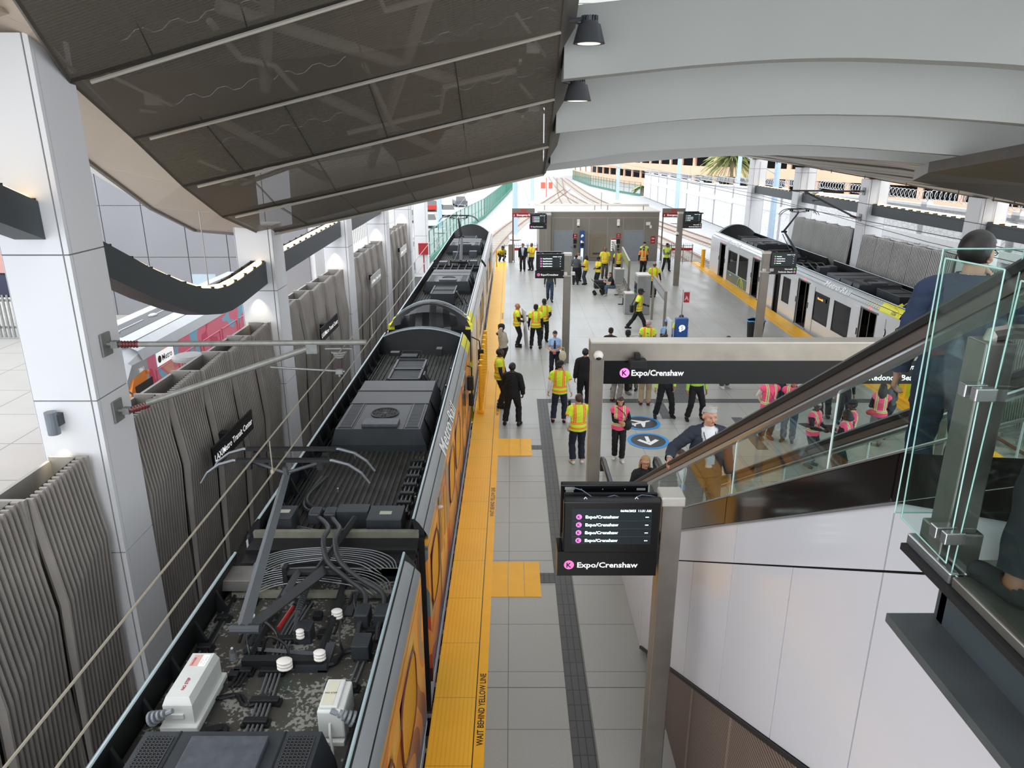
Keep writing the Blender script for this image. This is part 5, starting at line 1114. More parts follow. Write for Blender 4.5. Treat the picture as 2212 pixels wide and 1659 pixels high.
def gate(x0, x1, y, lab):
    t = thing('platform_gate', lab, 'gate', ((x0+x1)/2, y, 0)); h = (x1-x0)/2; q = MB()
    for x in (-h, -h*.4, h*.4, h): q.cyl((x, 0, 0), (x, 0, 1.25), .03, 6)
    q.tube([(-h, 0, 1.15), (h, 0, 1.15)], .02, 6); q.build('frame', GALV, t); MB().b2((-h*.4, -.02, .82), (h, .0, 1.0)).build('red_panel', RED, t)
    b_ = MB(); x = -h*.4
    while x < h: b_.cyl((x, .02, .1), (x, .02, 1.35), .01, 5); x += .14
    b_.build('bars', GALV, t)
    MB().bbox((-h*.75, -.1, 0), (-h*.5, .1, 1.25), .02).build('gate_pillar', GREYC, t)
gate(-.5, 1.8, 50.3, 'platform end gate with red panel left of service building'); gate(10.4, 12.5, 50.3, 'platform end gate right of service building')

# ================================================================ escalator
SL_ = .606
hand = lambda y: 2.26+SL_*(10.95-y)
t = thing('escalator', 'glass-sided escalator with black handrails climbing toward the viewer', 'escalator', (2.65, 13.0, 0))
O = Vector((2.65, 13.0, 0))
def rail_path(x, dz=0):
    P = [(x, 15.0, .62+dz*.0), (x, 15.12, .75), (x, 15.05, .90+dz), (x, 14.8, .97+dz), (x, 13.6, .97+dz)]
    P += [(x, 13.2, 1.03+dz), (x, 12.9, 1.14+dz)]
    P += [(x, y, hand(y)+dz) for y in (12.5, 10.95, 8, 5, 2.6)] + [(x, 2.0, hand(2.6)+.28+dz), (x, 1.3, hand(2.6)+.4+dz), (x, -1, hand(2.6)+.42+dz)]
    return [Vector(p)-O for p in P]
BRZ = M('bronze_trim', '#6d625c', .3, .6)
for i, x in enumerate((2.06, 3.27)):
    rp = rail_path(x)
    MB().loft([[p+Vector((a, 0, b)) for a, b in ((-.045, -.03), (.045, -.03), (.05, .01), (.03, .035), (-.03, .035), (-.05, .01))] for p in rp]).build('handrail', RUB, t, smooth='auto')
    MB().loft([[p+Vector((a, 0, b)) for a, b in ((-.03, -.10), (.03, -.10), (.03, -.03), (-.03, -.03))] for p in rp[2:]]).build('handrail_guide', BRZ, t)
    MB().tube([p+Vector((0, 0, -.13)) for p in rp[2:]], .032, 8).build('bright_rail', M('bright_steel', '#c4c6c6', .22, .9), t)
    ys = [14.9, 13.6, 12.9, 11.6, 9.8, 7.9, 6.1, 4.3, 2.7, 1.2]
    for a, b in zip(ys, ys[1:]):
        f = lambda y: (.97 if y > 13.4 else (1.14 if y > 12.7 else (hand(y) if y > 2.5 else hand(2.6)+.4)))
        g = .012
        MB().slab([Vector((x-.006, a-g, f(a)-.15))-O, Vector((x-.006, b+g, f(b)-.15))-O, Vector((x-.006, b+g, f(b)-.71))-O, Vector((x-.006, a-g, f(a)-.71))-O], (.012, 0, 0)).build('glass_panel', GLS, t)
        MB().tube([Vector((x, b, f(b)-.15))-O, Vector((x, b, f(b)-.71))-O], .008, 4).build('glass_joint', M('joint_pale', '#cfd6d3', .3), t)
# dark skirt below the glass
SK = M('black_glossy_skirt', '#26211e', .12, .4, spec=.8)
for x, s in ((2.02, -1), (3.27, 1)):
    for a, b in ((14.9, 13.3), (13.3, 11.0), (11.0, 8.6), (8.6, 6.1), (6.1, 3.46), (3.46, 1.2)):
        f = lambda y: (1.0 if y > 13.2 else (hand(y) if y > 2.5 else hand(2.6)+.4)); g = .008
        MB().slab([Vector((x, a-g, f(a)-.71))-O, Vector((x, b+g, f(b)-.71))-O, Vector((x, b+g, max(.0, f(b)-.99)))-O, Vector((x, a-g, max(0, f(a)-.99)))-O], (.03, 0, 0)).build('skirt_panel', SK, t)
MB().tube([Vector((2.01, y, hand(y)-.705))-O for y in (12.9, 2.6)], .008, 4).tube([Vector((2.03, y, hand(y)-1.0))-O for y in (12.9, 2.6)], .012, 4).build('skirt_trim', M('bright_steel'), t)
# steps
STP = M('escalator_step', '#7e7d7a', .45, .5, var=.1)
y = 13.4; n = 0
while y > 1.6:
    z = max(.0, min(hand(y)-1.0, 5.98)); 
    MB().bbox(tuple(Vector((2.16, y-.36, z-.22))-O), tuple(Vector((3.16, y, z))-O), .008).build('step', STP, t); y -= .4
MB().b2(Vector((2.1, 13.4, 0))-O, Vector((3.25, 15.1, .02))-O).build('landing_plate', M('landing_steel', '#8f8f8c', .4, .7, var=.1), t)
MB().b2(Vector((2.1, 0.5, 5.95))-O, Vector((3.25, 1.7, 6.03))-O).build('landing_plate', M('landing_steel'), t)
# cladding wall beneath: white panels with joints parallel to the incline
WP = M('wall_white_gloss', '#c9c9ce', .22, var=.015, scale=.5, coat=.3)
low = lambda y: hand(y)-1.0; mid = lambda y: hand(y)-1.42; bot = lambda y: 1.1+.606*(7.92-y)
wl = thing('escalator_cladding', 'white glossy panelled wall under the escalator', 'wall cladding', (2.05, 6, 0)); O2 = Vector((2.05, 6, 0))
def panel(ya, yb, fa, fb, nm='wall_panel', mt=WP, x=2.05, th=.03):
    g = .008; P = [(x, ya+g, fa(ya+g)+g), (x, yb-g, fa(yb-g)+g), (x, yb-g, fb(yb-g)-g), (x, ya+g, fb(ya+g)-g)]
    P = [Vector((p[0], p[1], max(p[2], 0)))-O2 for p in P]; MB().slab(P, (th, 0, 0)).build(nm, mt, wl)
ysA = [-.6, 1.5, 3.46, 5.83, 8.2, 9.6, 11.2, 12.6]; ysB = [-.6, 1.5, 3.46, 4.58, 5.83, 7.1, 8.2, 9.68]
for a, b in zip(ysA, ysA[1:]): panel(a, b, mid, low)
for a, b in zip(ysB, ysB[1:]): panel(a, b, bot, mid)
panel(9.68, 11.2, lambda y: 0, mid); panel(11.2, 12.05, lambda y: 0, mid)
MB().slab([Vector((2.09, -.6, bot(-.6)))-O2, Vector((2.09, 9.7, 0))-O2, Vector((2.09, 12.9, 0))-O2, Vector((2.09, 12.9, .1))-O2, Vector((2.09, -.6, low(-.6)))-O2], (.03, 0, 0)).build('backing', BLK2, wl)
MB().slab([Vector((2.03, y, bot(y)))-O2 for y in (-.6, 9.6)]+[Vector((2.03, y, bot(y)-.05))-O2 for y in (9.6, -.6)], (.12, 0, 0)).build('lower_trim', BLK2, wl)
m, k = newm('perforated_bronze', .5, .3); X_ = k.coord()
k.set('Base Color', k.mix(k.grid(X_[2], .045, .018), lin('#82746b'), lin('#4d433d'))); PB = m
pw = thing('perforated_wall', 'bronze perforated metal panels below the white escalator wall', 'wall cladding', (2.12, 5, 0))
for a, b in ((9.6, 8.1), (8.1, 6.9), (6.9, 5.6), (5.6, 4.2), (4.2, 2.8), (2.8, 1.0)):
    za, zb = bot(a)-.06, bot(b)-.06
    if za < .02: za = .02
    MB().slab([(0, a-5-.012, 0), (0, b-5+.012, 0), (0, b-5+.012, zb), (0, a-5-.012, za)], (.03, 0, 0)).build('perforated_panel', PB, pw)
    f = MB(); f.b2((-.015, b-5-.01, 0), (.0, b-5+.012, zb)); f.build('panel_trim', M('bronze_trim_light', '#9b8d80', .4, .5), pw)
# ---------------------------------------------------------------- mezzanine edge with glass balustrade
mz = thing('mezzanine_edge', 'dark grey steel edge beam below the glass balustrade of the mezzanine', 'beam', (1.8, 1.0, 5.66)); O3 = Vector((1.8, 1.0, 5.66))
MB().b2(Vector((1.80, -2.5, 5.70))-O3, Vector((1.84, 2.60, 5.96))-O3).b2(Vector((1.80, 2.56, 5.70))-O3, Vector((2.0, 2.62, 5.96))-O3).build('web_plate', CHAR, mz)
MB().b2(Vector((1.61, -2.5, 5.66))-O3, Vector((2.02, 2.64, 5.70))-O3).build('bottom_flange', M('flange_grey', '#54595a', .4, .3, var=.15), mz)
MB().slab([Vector((1.70, -2.5, 5.93))-O3, Vector((1.70, 2.78, 5.93))-O3, Vector((1.80, 2.78, 5.93))-O3, Vector((1.80, -2.5, 5.93))-O3], (0, 0, .03)).build('top_ledge', BLK2, mz)
MB().b2((1.84, -2.5, 5.86), (2.04, 2.6, 5.985)).b2((2.02, -2.5, 5.9), (3.6, 1.2, 5.99)).build('floor_mezzanine', M('mezz_concrete', '#8d8a80', .6, var=.15, scale=6, bump=.1), kind='structure')
sh = thing('balustrade_shoe', 'stainless steel base channel of the glass balustrade', 'rail base', (1.76, 1, 5.96)); 
for a, b in ((-2.5, 1.0), (1.01, 2.45)): MB().bbox((-.035, a-1, 0), (.12, b-1, .045), .006).build('channel', STEEL, sh)
MB().bbox((-.04, 1.46, 0), (.0, 1.78, .05), .006).bbox((.02, 1.46, 0), (.06, 1.78, .05), .006).build('channel_end', M('bright_steel'), sh)
def pane(P, n, lab):
    o = MB().mat(0).slab(P, n); t_ = thing('glass_balustrade_panel', lab, 'glass panel', tuple((Vector(P[0])+Vector(P[1]))/2), group='glass balustrade panes'); L_ = t_.location
    MB().slab([Vector(p)-L_ for p in P], n).build('pane', GLS, t_); q = MB(); Q = [Vector(p)-L_+Vector(n)/2 for p in P]
    for a, b in zip(Q, Q[1:]+Q[:1]): q.tube([a, b], .0035, 4)
    q.build('polished_edge', GLSE, t_)
pane([(1.70, 2.82, 6.06), (1.73, 2.52, 6.02), (1.73, 2.54, 7.19), (1.68, 2.82, 7.19)], (.013, 0, 0), 'narrow upright glass pane at the mezzanine corner')
pane([(1.74, 2.49, 6.0), (1.74, .9, 6.0), (1.74, .9, 7.16), (1.76, 2.49, 7.16)], (.013, 0, 0), 'long glass pane running along the mezzanine edge toward the viewer')
pane([(1.70, 2.86, 6.06), (2.02, 2.86, 6.06), (2.02, 2.86, 7.22), (1.70, 2.86, 7.22)], (0, .013, 0), 'glass pane across the escalator gap behind the steel post')
ps = thing('balustrade_post', 'square stainless steel balustrade post with glass clamps', 'post', (1.81, 2.64, 5.98)); MB().bbox((-.055, -.06, .0), (.065, .06, .93), .006).build('post', STEEL, ps); MB().bbox((-.08, -.075, 0), (.09, .075, .14), .006).build('base', STEEL, ps)
for z in (.17, .76):
    MB().bbox((-.14, -.12, z-.02), (-.055, -.075, z+.03), .004).build('glass_clamp', M('bright_steel'), ps); MB().bbox((-.13, -.17, z-.02), (-.05, -.135, z+.03), .004).build('glass_clamp', M('bright_steel'), ps)
MB().tube([Vector((0, 0, .93)), Vector((0, 0, .95)), Vector((.06, .0, .96)), Vector((.5, 0, .96))], .03, 8).build('handrail_stub', STEEL, ps)
# ================================================================ surroundings
def stone_mat():
    m, k = newm('stone_wall', .9); X_ = k.coord(); v = k.t.nodes.new('ShaderNodeTexVoronoi'); v.feature = 'DISTANCE_TO_EDGE'; v.inputs['Scale'].default_value = 1.0
    mp = k.t.nodes.new('ShaderNodeMapping'); mp.inputs['Scale'].default_value = (2.2, 2.2, 3.8); k.t.links.new(k.vec, mp.inputs[0]); k.t.links.new(mp.outputs[0], v.inputs['Vector'])
    k.set('Base Color', k.mix(k.math('LESS_THAN', v.outputs['Distance'], .05), k.mix(k.noise(2, 3), lin('#cfd0d2'), lin('#e6e6e6')), lin('#bfc2c6'))); return m
STN = stone_mat(); WC = M('wall_concrete_white', '#d9dadb', .8)
def stone_wall(P, lab, h0=4.2):
    t = thing('stone_wall', lab, 'wall', (P[0][0], P[0][1], -1)); o = t.location
    for (x0, y0, za), (x1, y1, zb) in zip(P, P[1:]):
        a, b = Vector((x0, y0, -1))-o, Vector((x1, y1, -1))-o; n = max(1, int((b-a).length/6.5)); d = (b-a).normalized(); nrm = Vector((-d.y, d.x, 0))
        if nrm.x > 0: nrm = -nrm
        for i in range(n):
            p, q = a.lerp(b, i/n), a.lerp(b, (i+1)/n); z0, z1 = za+(zb-za)*i/n, za+(zb-za)*(i+1)/n
            MB().slab([p, q, q+Vector((0, 0, z1+1)), p+Vector((0, 0, z0+1))], -nrm*.3).build('stone_panel', STN, t)
            c = MB(); c.slab([p, p+d*.6, p+d*.6+Vector((0, 0, z0+1.3)), p+Vector((0, 0, z0+1.3))], nrm*.15-nrm*.5); mdz = (z0+1)*.62
            c.slab([p+Vector((0, 0, mdz)), q+Vector((0, 0, mdz)), q+Vector((0, 0, mdz+.5)), p+Vector((0, 0, mdz+.5))], nrm*.08); c.slab([p+Vector((0, 0, z0+.85)), q+Vector((0, 0, z1+.85)), q+Vector((0, 0, z1+1.15)), p+Vector((0, 0, z0+1.15))], nrm*.12-nrm*.5)
            c.build('concrete_frame', WC, t)
            w = MB(); L = (q-p).length; s = 0; pts = []
            m_ = int(L/.45)*10
            for j in range(m_+1):
                a_ = j/10*2*math.pi; pts.append(p.lerp(q, j/m_)+Vector((0, 0, z0+1.15+.45+.28*math.sin(a_)))-nrm*.1+nrm*.26*math.cos(a_))
            w.tube(pts, .02, 4); w.tube([p+Vector((0, 0, z0+1.3)), p+Vector((0, 0, z0+1.9))], .03, 5); w.build('razor_wire', M('razor_wire_steel', '#a9acae', .4, .6), t)
stone_wall([(23.2, 18, 4.6), (23.6, 50, 4.3), (24.0, 95, 3.2), (24.3, 137, 3.0)], 'long pale stone-faced boundary wall with coiled razor wire, right of the tracks')
# orange parking structure
OR = M('orange_render', '#e3bb9f', .8, var=.05, scale=.3); GD = M('garage_dark', '#33302f', .8); PKW = M('garage_pink', '#c85a8a', .7)
pk = thing('parking_structure', 'orange multi-storey car park behind the stone wall', 'building', (60, 150, -1)); o = pk.location
for i in range(5):
    x0 = 32+i*14.5; y = 175-i*22
for (x0, y0, x1, y1, zt) in ((20, 240, 36, 150, 14), (36, 150, 60, 100, 14), (60, 100, 66, 40, 13), (66, 40, 66, 5, 12)):
    a, b = Vector((x0, y0, -1))-o, Vector((x1, y1, -1))-o; d = (b-a).normalized(); nn = Vector((d.y, -d.x, 0)); 
    MB().slab([a-nn*6, b-nn*6, b-nn*6+Vector((0, 0, zt)), a-nn*6+Vector((0, 0, zt))], -nn*.5).build('back_wall', GD, pk)
    z = 0
    while z < zt:
        MB().slab([a+Vector((0, 0, z)), b+Vector((0, 0, z)), b+Vector((0, 0, z+1.7)), a+Vector((0, 0, z+1.7))], nn*.4).build('parapet', OR, pk)
        MB().slab([a+Vector((0, 0, z+.3)), b+Vector((0, 0, z+.3)), b-nn*6+Vector((0, 0, z+.3)), a-nn*6+Vector((0, 0, z+.3))], (0, 0, .3)).build('deck_slab', M('garage_slab', '#8c8782', .8), pk); z += 3.4
    n = int((b-a).length/6)
    for i in range(n+1): p = a.lerp(b, i/n); MB().slab([p, p+d*.9, p+d*.9+Vector((0, 0, zt)), p+Vector((0, 0, zt))], -nn*.3).build('pier', OR, pk)
MB().b2(Vector((37, 146, 9.5))-o, Vector((41, 147, 13))-o).build('pink_banner', PKW, pk)
# palm tree
def palm(x, y, h, r, lab, n=90):
    t = thing('palm_tree', lab, 'tree', (x, y, -1)); MB().tube([(0, 0, 0), (.1, 0, h*.5), (0, 0, h)], [.4, .3, .32], 10).build('trunk', M('palm_trunk', '#8a7a66', .9, var=.2), t)
    f = MB(); random.seed(3)
    for i in range(n):
        a = i*2.4; e = random.uniform(-.5, 1.1); L = r*random.uniform(.8, 1.1); d = Vector((math.cos(a), math.sin(a), 0)); pts = [Vector((0, 0, h))+d*L*u*math.cos(e*(1-u*.5))+Vector((0, 0, L*(math.sin(e)*u-.75*u*u))) for u in (0, .25, .5, .75, 1)]
        f.mat(i % 2); f.tube(pts, .03, 4)
        for k_ in range(1, 26):
            u = k_/26; q = pts[int(u*4)].lerp(pts[min(4, int(u*4)+1)], u*4-int(u*4)); s_ = Vector((-d.y, d.x, 0)); w = .85*math.sin(math.pi*min(1, u+.18))
            for sg in (-1, 1): f.add([q, q+d*.2, q+s_*sg*w+d*.5-Vector((0, 0, .3))], [(0, 1, 2)])
    f.build('fronds', [M('palm_green', '#7f8d55', .7), M('palm_light', '#b3b57d', .7)], t)
palm(34.5, 118, 6.8, 4.6, 'bushy palm tree rising behind the stone wall')
palm(24.6, 141, 1.6, 1.6, 'small low palm at the near end of the stone wall', 18)
# fences
def fence(P, h, lab):
    t = thing('green_fence', lab, 'fence', (*P[0], -1)); o = t.location; m_ = MB(); FG = M('fence_green', '#3f7c6b', .6)
    for a, b in zip(P, P[1:]):
        a, b = Vector((*a, -1))-o, Vector((*b, -1))-o; n = max(1, int((b-a).length/2.5))
        for i in range(n+1): p = a.lerp(b, i/n); MB().cyl(p, p+Vector((0, 0, h)), .05, 5).build('fence_post', FG, t)
        for z in (.1, h/2, h-.05): m_.tube([a+Vector((0, 0, z)), b+Vector((0, 0, z))], .03, 4)
        n2 = int((b-a).length/.35)
        for i in range(n2): p = a.lerp(b, i/n2); m_.cyl(p, p+Vector((0, 0, h)), .014, 3)
        m_.slab([a+Vector((-.1, 0, -.0)), b+Vector((-.1, 0, -.0)), b+Vector((-.1, 0, .35)), a+Vector((-.1, 0, .35))], (.2, 0, 0))
    m_.build('fence_mesh', FG, t)
fence([(-6.6, 55), (-5.6, 75), (-3.5, 95), (-1, 140), (1, 180)], 2.4, 'green metal fence between the car park and the left track')
fence([(17.5, 215), (18.5, 175), (21.5, 150), (24, 139)], 2.4, 'green metal fence curving beside the right tracks')
# poles
for x, y, h, lab in ((.35, 72, 12, 'pale blue overhead line pole left of the service building'), (3.3, 119, 12, 'pale blue pole by the left track curve'), (17.2, 121, 14, 'tall pale blue pole between right tracks'), (19.6, 88, 14, 'pale blue mast beside the right track, centre'), (26, 86, 14, 'pale blue mast in front of the palm'), (21.2, 60, 12, 'pale blue mast between the right white columns'), (-7.6, 78, 10, 'pale blue mast at the left behind the far pantograph')):
    t = thing('catenary_pole', lab, 'pole', (x, y, -1)); MB().tube([(0, 0, 0), (0, 0, h)], [.28, .2], 10).build('shaft', M('pole_blue', '#a9bfd0', .5, .1), t); MB().cyl((0, 0, 0), (0, 0, .4), .6, 12).build('footing', WC, t)
    MB().tube([(0, 0, h-4), (-3.2 if x > 5 else 2.8, 0, h-3.6)], .05, 6).tube([(0, 0, h-5.5), (-2.8 if x > 5 else 2.4, 0, h-4)], .05, 6).build('bracket_arm', M('pole_blue'), t)
MB().b2((-1.0, 0, 1.5), (-.2, .05, 2.6)).b2((.4, 0, 1.5), (1.1, .05, 2.6)).cyl((0, 0.1, 0), (0, .1, 3.4), .07, 6).build('track_signal_boards', M('marker_orange', '#e2604a', .6), label='pair of orange-red marker boards standing in the ballast beyond the building', cat='sign').location = (6.3, 135, -1)
MB().b2((-.5, 0, 0), (.5, .1, .8)).build('red_marker', M('marker_red', '#d8484d', .6), label='small red marker plate low in the ballast', cat='sign').location = (8.0, 100, -1)
MB().b2((-.4, 0, 1.2), (.4, .06, 2.8)).cyl((0, .08, 0), (0, .08, 2.8), .05, 6).build('striped_marker', M('marker_red'), label='red striped marker sign behind the silver train near the column', cat='sign').location = (17.6, 56, -1)
# left: walkway building, fascia and bus
WB = thing('station_block', 'grey panelled station block behind the bus, upper left', 'building', (-16, 36, -.5)); GP = M('grey_panel', '#85868a', .45, .2, var=.05, scale=.4)
for i in range(7):
    x = -8+i*2.0
    for z0, z1 in ((0, 2.9), (2.93, 5.4), (5.43, 7.6)):
        if i == 4 and z0 == 0: MB().b2((x, 0, 0), (x+1.96, .2, .4)).b2((x, 0, 2.1), (x+1.96, .2, 2.9)).b2((x+1.2, 0, .4), (x+1.96, .2, 2.1)).build('wall_panel', GP, WB); MB().b2((x, .02, 0), (x+1.2, .1, 2.1)).build('door', M('door_bluegrey', '#a9b9c4', .5), WB); continue
        MB().b2((x, 0, z0), (x+1.96, .2, z1)).build('wall_panel', GP, WB)
MB().b2((-8.1, .15, 0), (6.2, 5, 7.6)).build('core', WC, WB)
for x, z in ((2.6, 5.2), (5.9, 5.3)):
    MB().bbox((x-.15, -.3, z), (x+.15, 0, z+.35), .03).ell((x-.1, -.35, z-.1), (.2, .2, .2), 12).build('security_camera', PORC, WB); MB().ell((x-.1, -.37, z-.25), (.12, .12, .1), 10).build('camera_lens', M('dome_dark'), WB)
MB().b2((-.4, -1.0, 0), (1.2, -.4, 1.1)).build('grey_cabinet', M('kiosk_grey'), label='low grey utility cabinet at the foot of the panelled block', cat='cabinet').location = (-14, 35.5, -.5)
# pale walkway with fence on the left, seen beyond the columns
wk = thing('walkway', 'pale raised walkway with thin railing beyond the left columns', 'walkway', (-12, 30, -.5)); MB().b2((-1.5, -6, 0), (3, 40, .25)).build('slab', CONC, wk)
rl = MB()
for i in range(60): rl.cyl((-1.4, -6+i*.75, .25), (-1.4, -6+i*.75, 1.5), .02, 4)
rl.tube([(-1.4, -6, 1.5), (-1.4, 39, 1.5)], .03, 5); rl.build('railing', GALV, wk)
MB().b2((-.3, 4, .25), (.9, 9, .27)).build('tactile_strip', YEL, wk)
# slatted gate at far left
g = thing('slatted_gate', 'grey slatted metal gate at the left edge of view', 'gate', (-22.6, 31, -.5)); q = MB()
for i in range(12): q.b2((-1.2+i*.2, 0, .1), (-1.12+i*.2, .05, 2.0))
q.b2((-1.3, .05, .5), (1.3, .1, .6)).b2((-1.3, .05, 1.7), (1.3, .1, 1.8)); q.build('slats', GALV, g); MB().b2((-1.4, -.05, 0), (-1.25, .12, 2.2)).build('gate_post', GALV, g); MB().b2((1.25, -.05, 0), (1.4, .12, 2.2)).build('gate_post', GALV, g)
t = thing('poster_case', 'dark poster display case high at the left edge', 'display', (-23.3, 32, -1.1)); MB().b2((-1, 0, 2.3), (1, .2, 4.6)).build('case', BLK2, t); MB().mat(0).b2((-.9, -.02, 3.4), (.9, 0, 4.4)).mat(1).b2((-.9, -.02, 2.4), (.9, 0, 3.3)).build('poster', [M('poster_pink', '#b88d86', .6), M('poster_navy', '#2b2f45', .6)], t); MB().cyl((-.9, .1, 0), (-.9, .1, 2.3), .06, 6).build('leg', BLK2, t); MB().cyl((.9, .1, 0), (.9, .1, 2.3), .06, 6).build('leg', BLK2, t)
# bus
def bus():
    t = thing('bus', 'pink and blue decorated city bus with orange front, parked left of the screens', 'bus', (-10.8, 17.2, -.5)); w = 1.22; L = 12.4
    m, k = newm('bus_wrap', .3); X_ = k.coord(); a = k.noise(.55, 2); c = k.mix(k.band(a, .53, .59), lin('#e8788f'), lin('#7fc0d8')); c = k.mix(k.band(a, .62, .7), c, lin('#e9a58e')); c = k.mix(k.band(a, .36, .41), c, lin('#d8456b')); k.set('Base Color', c)
    OB = M('bus_orange', '#f08a2c', .3)
    pr = [(-w, .35), (-w, 2.85), (-w+.1, 3.05), (-w+.35, 3.2), (w-.35, 3.2), (w-.1, 3.05), (w, 2.85), (w, .35)]
    MB().loft([[Vector((x, y, z)) for x, z in pr] for y in (1.0, L)]).build('body', m, t)
    MB().loft([[Vector((x*1.0, y, z)) for x, z in [(p[0], min(p[1], hz)) for p in pr]] for y, hz in ((.0, 2.15), (.25, 2.5), (1.0, 2.6))]).build('front', OB, t)
    MB().loft([[Vector((x*f_, y, max(2.3, min(z, hz)))) for x, z in pr] for y, f_, hz in ((.04, .93, 2.45), (.3, .98, 2.9), (1.02, 1.004, 3.21))]).build('front_dome', M('bus_roof', '#a9adb1', .4), t, smooth='auto')
    MB().b2((-w*.92, -.02, 1.1), (w*.92, .03, 2.15)).build('windscreen', DGLS, t)
    rf = MB().mat(0).b2((-w+.38, .8, 3.2), (w-.38, L, 3.25)).mat(1).b2((-.45, 1.6, 3.25), (.35, L-.6, 3.26)); rf.mat(0).loft([[Vector((w-.36, y, 3.235)), Vector((w-.09, y, 3.09)), Vector((w+.012, y, 2.84))] for y in (.8, L)], closed=False)
    for y in np.arange(2, L-1, 2.2): rf.mat(0).ell((-.05, y, 3.28), (.12, .2, .05), 8).b2((-.07, y, 3.26), (-.03, y+1.6, 3.28))
    rf.build('roof', [M('bus_roof', '#a9adb1', .4), M('bus_roof_dark', '#4a4d50', .6)], t)
    q = MB()
    for y in np.arange(1.4, L-1.2, 1.55): q.tube([(w+.01, y, 1.5), (w+.01, y+1.35, 1.5), (w+.01, y+1.35, 2.4), (w+.01, y, 2.4), (w+.01, y, 1.5)], .015, 4)
    q.build('window_trim', M('trim_rose', '#d8677f', .4), t)
    MB().b2((w, .25, .5), (w+.015, 1.15, 2.3)).build('front_door', DGLS, t)
    q = MB().mat(0).b2((w+.01, 1.5, 2.45), (w+.02, 2.5, 2.82)).mat(1).text('Metro', (w+.025, 1.8, 2.55), .24, (0, 1, 0), (0, 0, 1), bold=.01).disc((w+.025, 1.65, 2.63), .1, (0, 1, 0), (0, 0, 1)); q.mat(0).text('3861', (w+.03, .5, 2.6), .15, (0, 1, 0), (0, 0, 1)); q.mat(2).text('Metro', (w+.01, 7.2, 2.9), .36, (0, 1, 0), (-.35, 0, .5), bold=.02, sx=1.3)
    q.build('side_lettering', [TWHITE, BLACK, M('letter_grey', '#b9bbbe', .4)], t)
    for y in (1.9, L-2.6):
        for s in (-1, 1): MB().cyl((s*1.05, y, .48), (s*1.31, y, .48), .48, 20).build('wheel', RUB, t)
    q = MB().tube([(w-.1, .0, 2.3), (w+.2, -.25, 2.25), (w+.25, -.28, 1.9)], .025, 6).bbox((w+.15, -.34, 1.35), (w+.4, -.22, 1.9), .03); q.build('mirror', BLK2, t)
    MB().ell((w+.02, .95, 2.5), (.03, .08, .05), 8).ell((w+.02, L-.4, 2.5), (.03, .06, .04), 8).build('marker_light', OB, t)
bus()
t = thing('plaza_lamp', 'round disc-topped grey lamp rising between the screen and the bus', 'lamp', (-7.3, 15.7, -.5)); MB().tube([(0, 0, 0), (0, 0, 3.2), (.15, 0, 3.55)], [.05, .05, .03], 8).tube([(0, 0, 3.2), (-.15, 0, 3.55)], .025, 6).build('stem', GALV, t); MB().tube([(0, 0, 3.55), (0, 0, 3.61), (0, 0, 3.65)], [.34, .36, .28], 24).build('disc_head', M('lamp_disc', '#a3a4a3', .5), t)
t = thing('wall_spotlight', 'small grey cylinder wall light on the nearest left column', 'lamp', (-6.62, 9.72, 4.12-.3)); MB().cyl((0, 0, -.17), (0, 0, .17), .085, 16).build('cylinder_body', M('spot_grey', '#7f858c', .4, .4), t); MB().b2((.02, 0, -.05), (.1, .13, .12)).build('mount', CHAR, t)
MB().disc((0, 0, -.172), .07, (1, 0, 0), (0, 1, 0)).build('lens', M('warm_lens'), t)
def spot(p, e, rx=0):
    l = bpy.data.lights.new('spot_light', 'SPOT'); l.energy = e; l.spot_size = R(75); l.spot_blend = .8; l.color = (1, .85, .6); o = bpy.data.objects.new('spot_light', l); C.objects.link(o); o.location = p; o.rotation_euler = (rx, 0, 0)
spot((-6.62, 9.66, 3.62), 12)
spot((1.27, 13.0, 9.18), 60); spot((1.25, 14.7, 8.4), 60)
for i in range(1, 5): spot((-6.5, 9.7+8.45*i, 4.1), 20)
# station name signs on the screens
for y, z, lab, dk_ in ((13.9, 1.3, 'nearest black Transit Center name sign on the ribbed screen', 1), (22.3, 1.6, 'second black Transit Center name sign on the left screens', 1), (30.6, 1.75, 'third name sign, painted pale for glare, on the left screens', 0), (38.8, 1.8, 'farthest name sign, painted pale for glare, on the left screens', 0)):
    t = thing('station_name_sign', lab, 'sign', (-5.75, y, z+.35), group='station name signs on the screens'); MB().b2((-.04, -1.1, 0), (.0, 1.1, .44)).build('panel', BLACK if dk_ else M('glare_panel', '#b5b3ae', .25), t); MB().b2((-.3, -.1, .15), (-.04, .1, .35)).build('bracket', BLK2, t)  # glare on the two far signs is put into a pale panel colour
    MB().text('LAX/Metro Transit Center', (.004, 0, .14), .19, (0, 1, 0), (0, 0, 1), 'c', .015, 1.0).build('lettering', TWHITE, t)
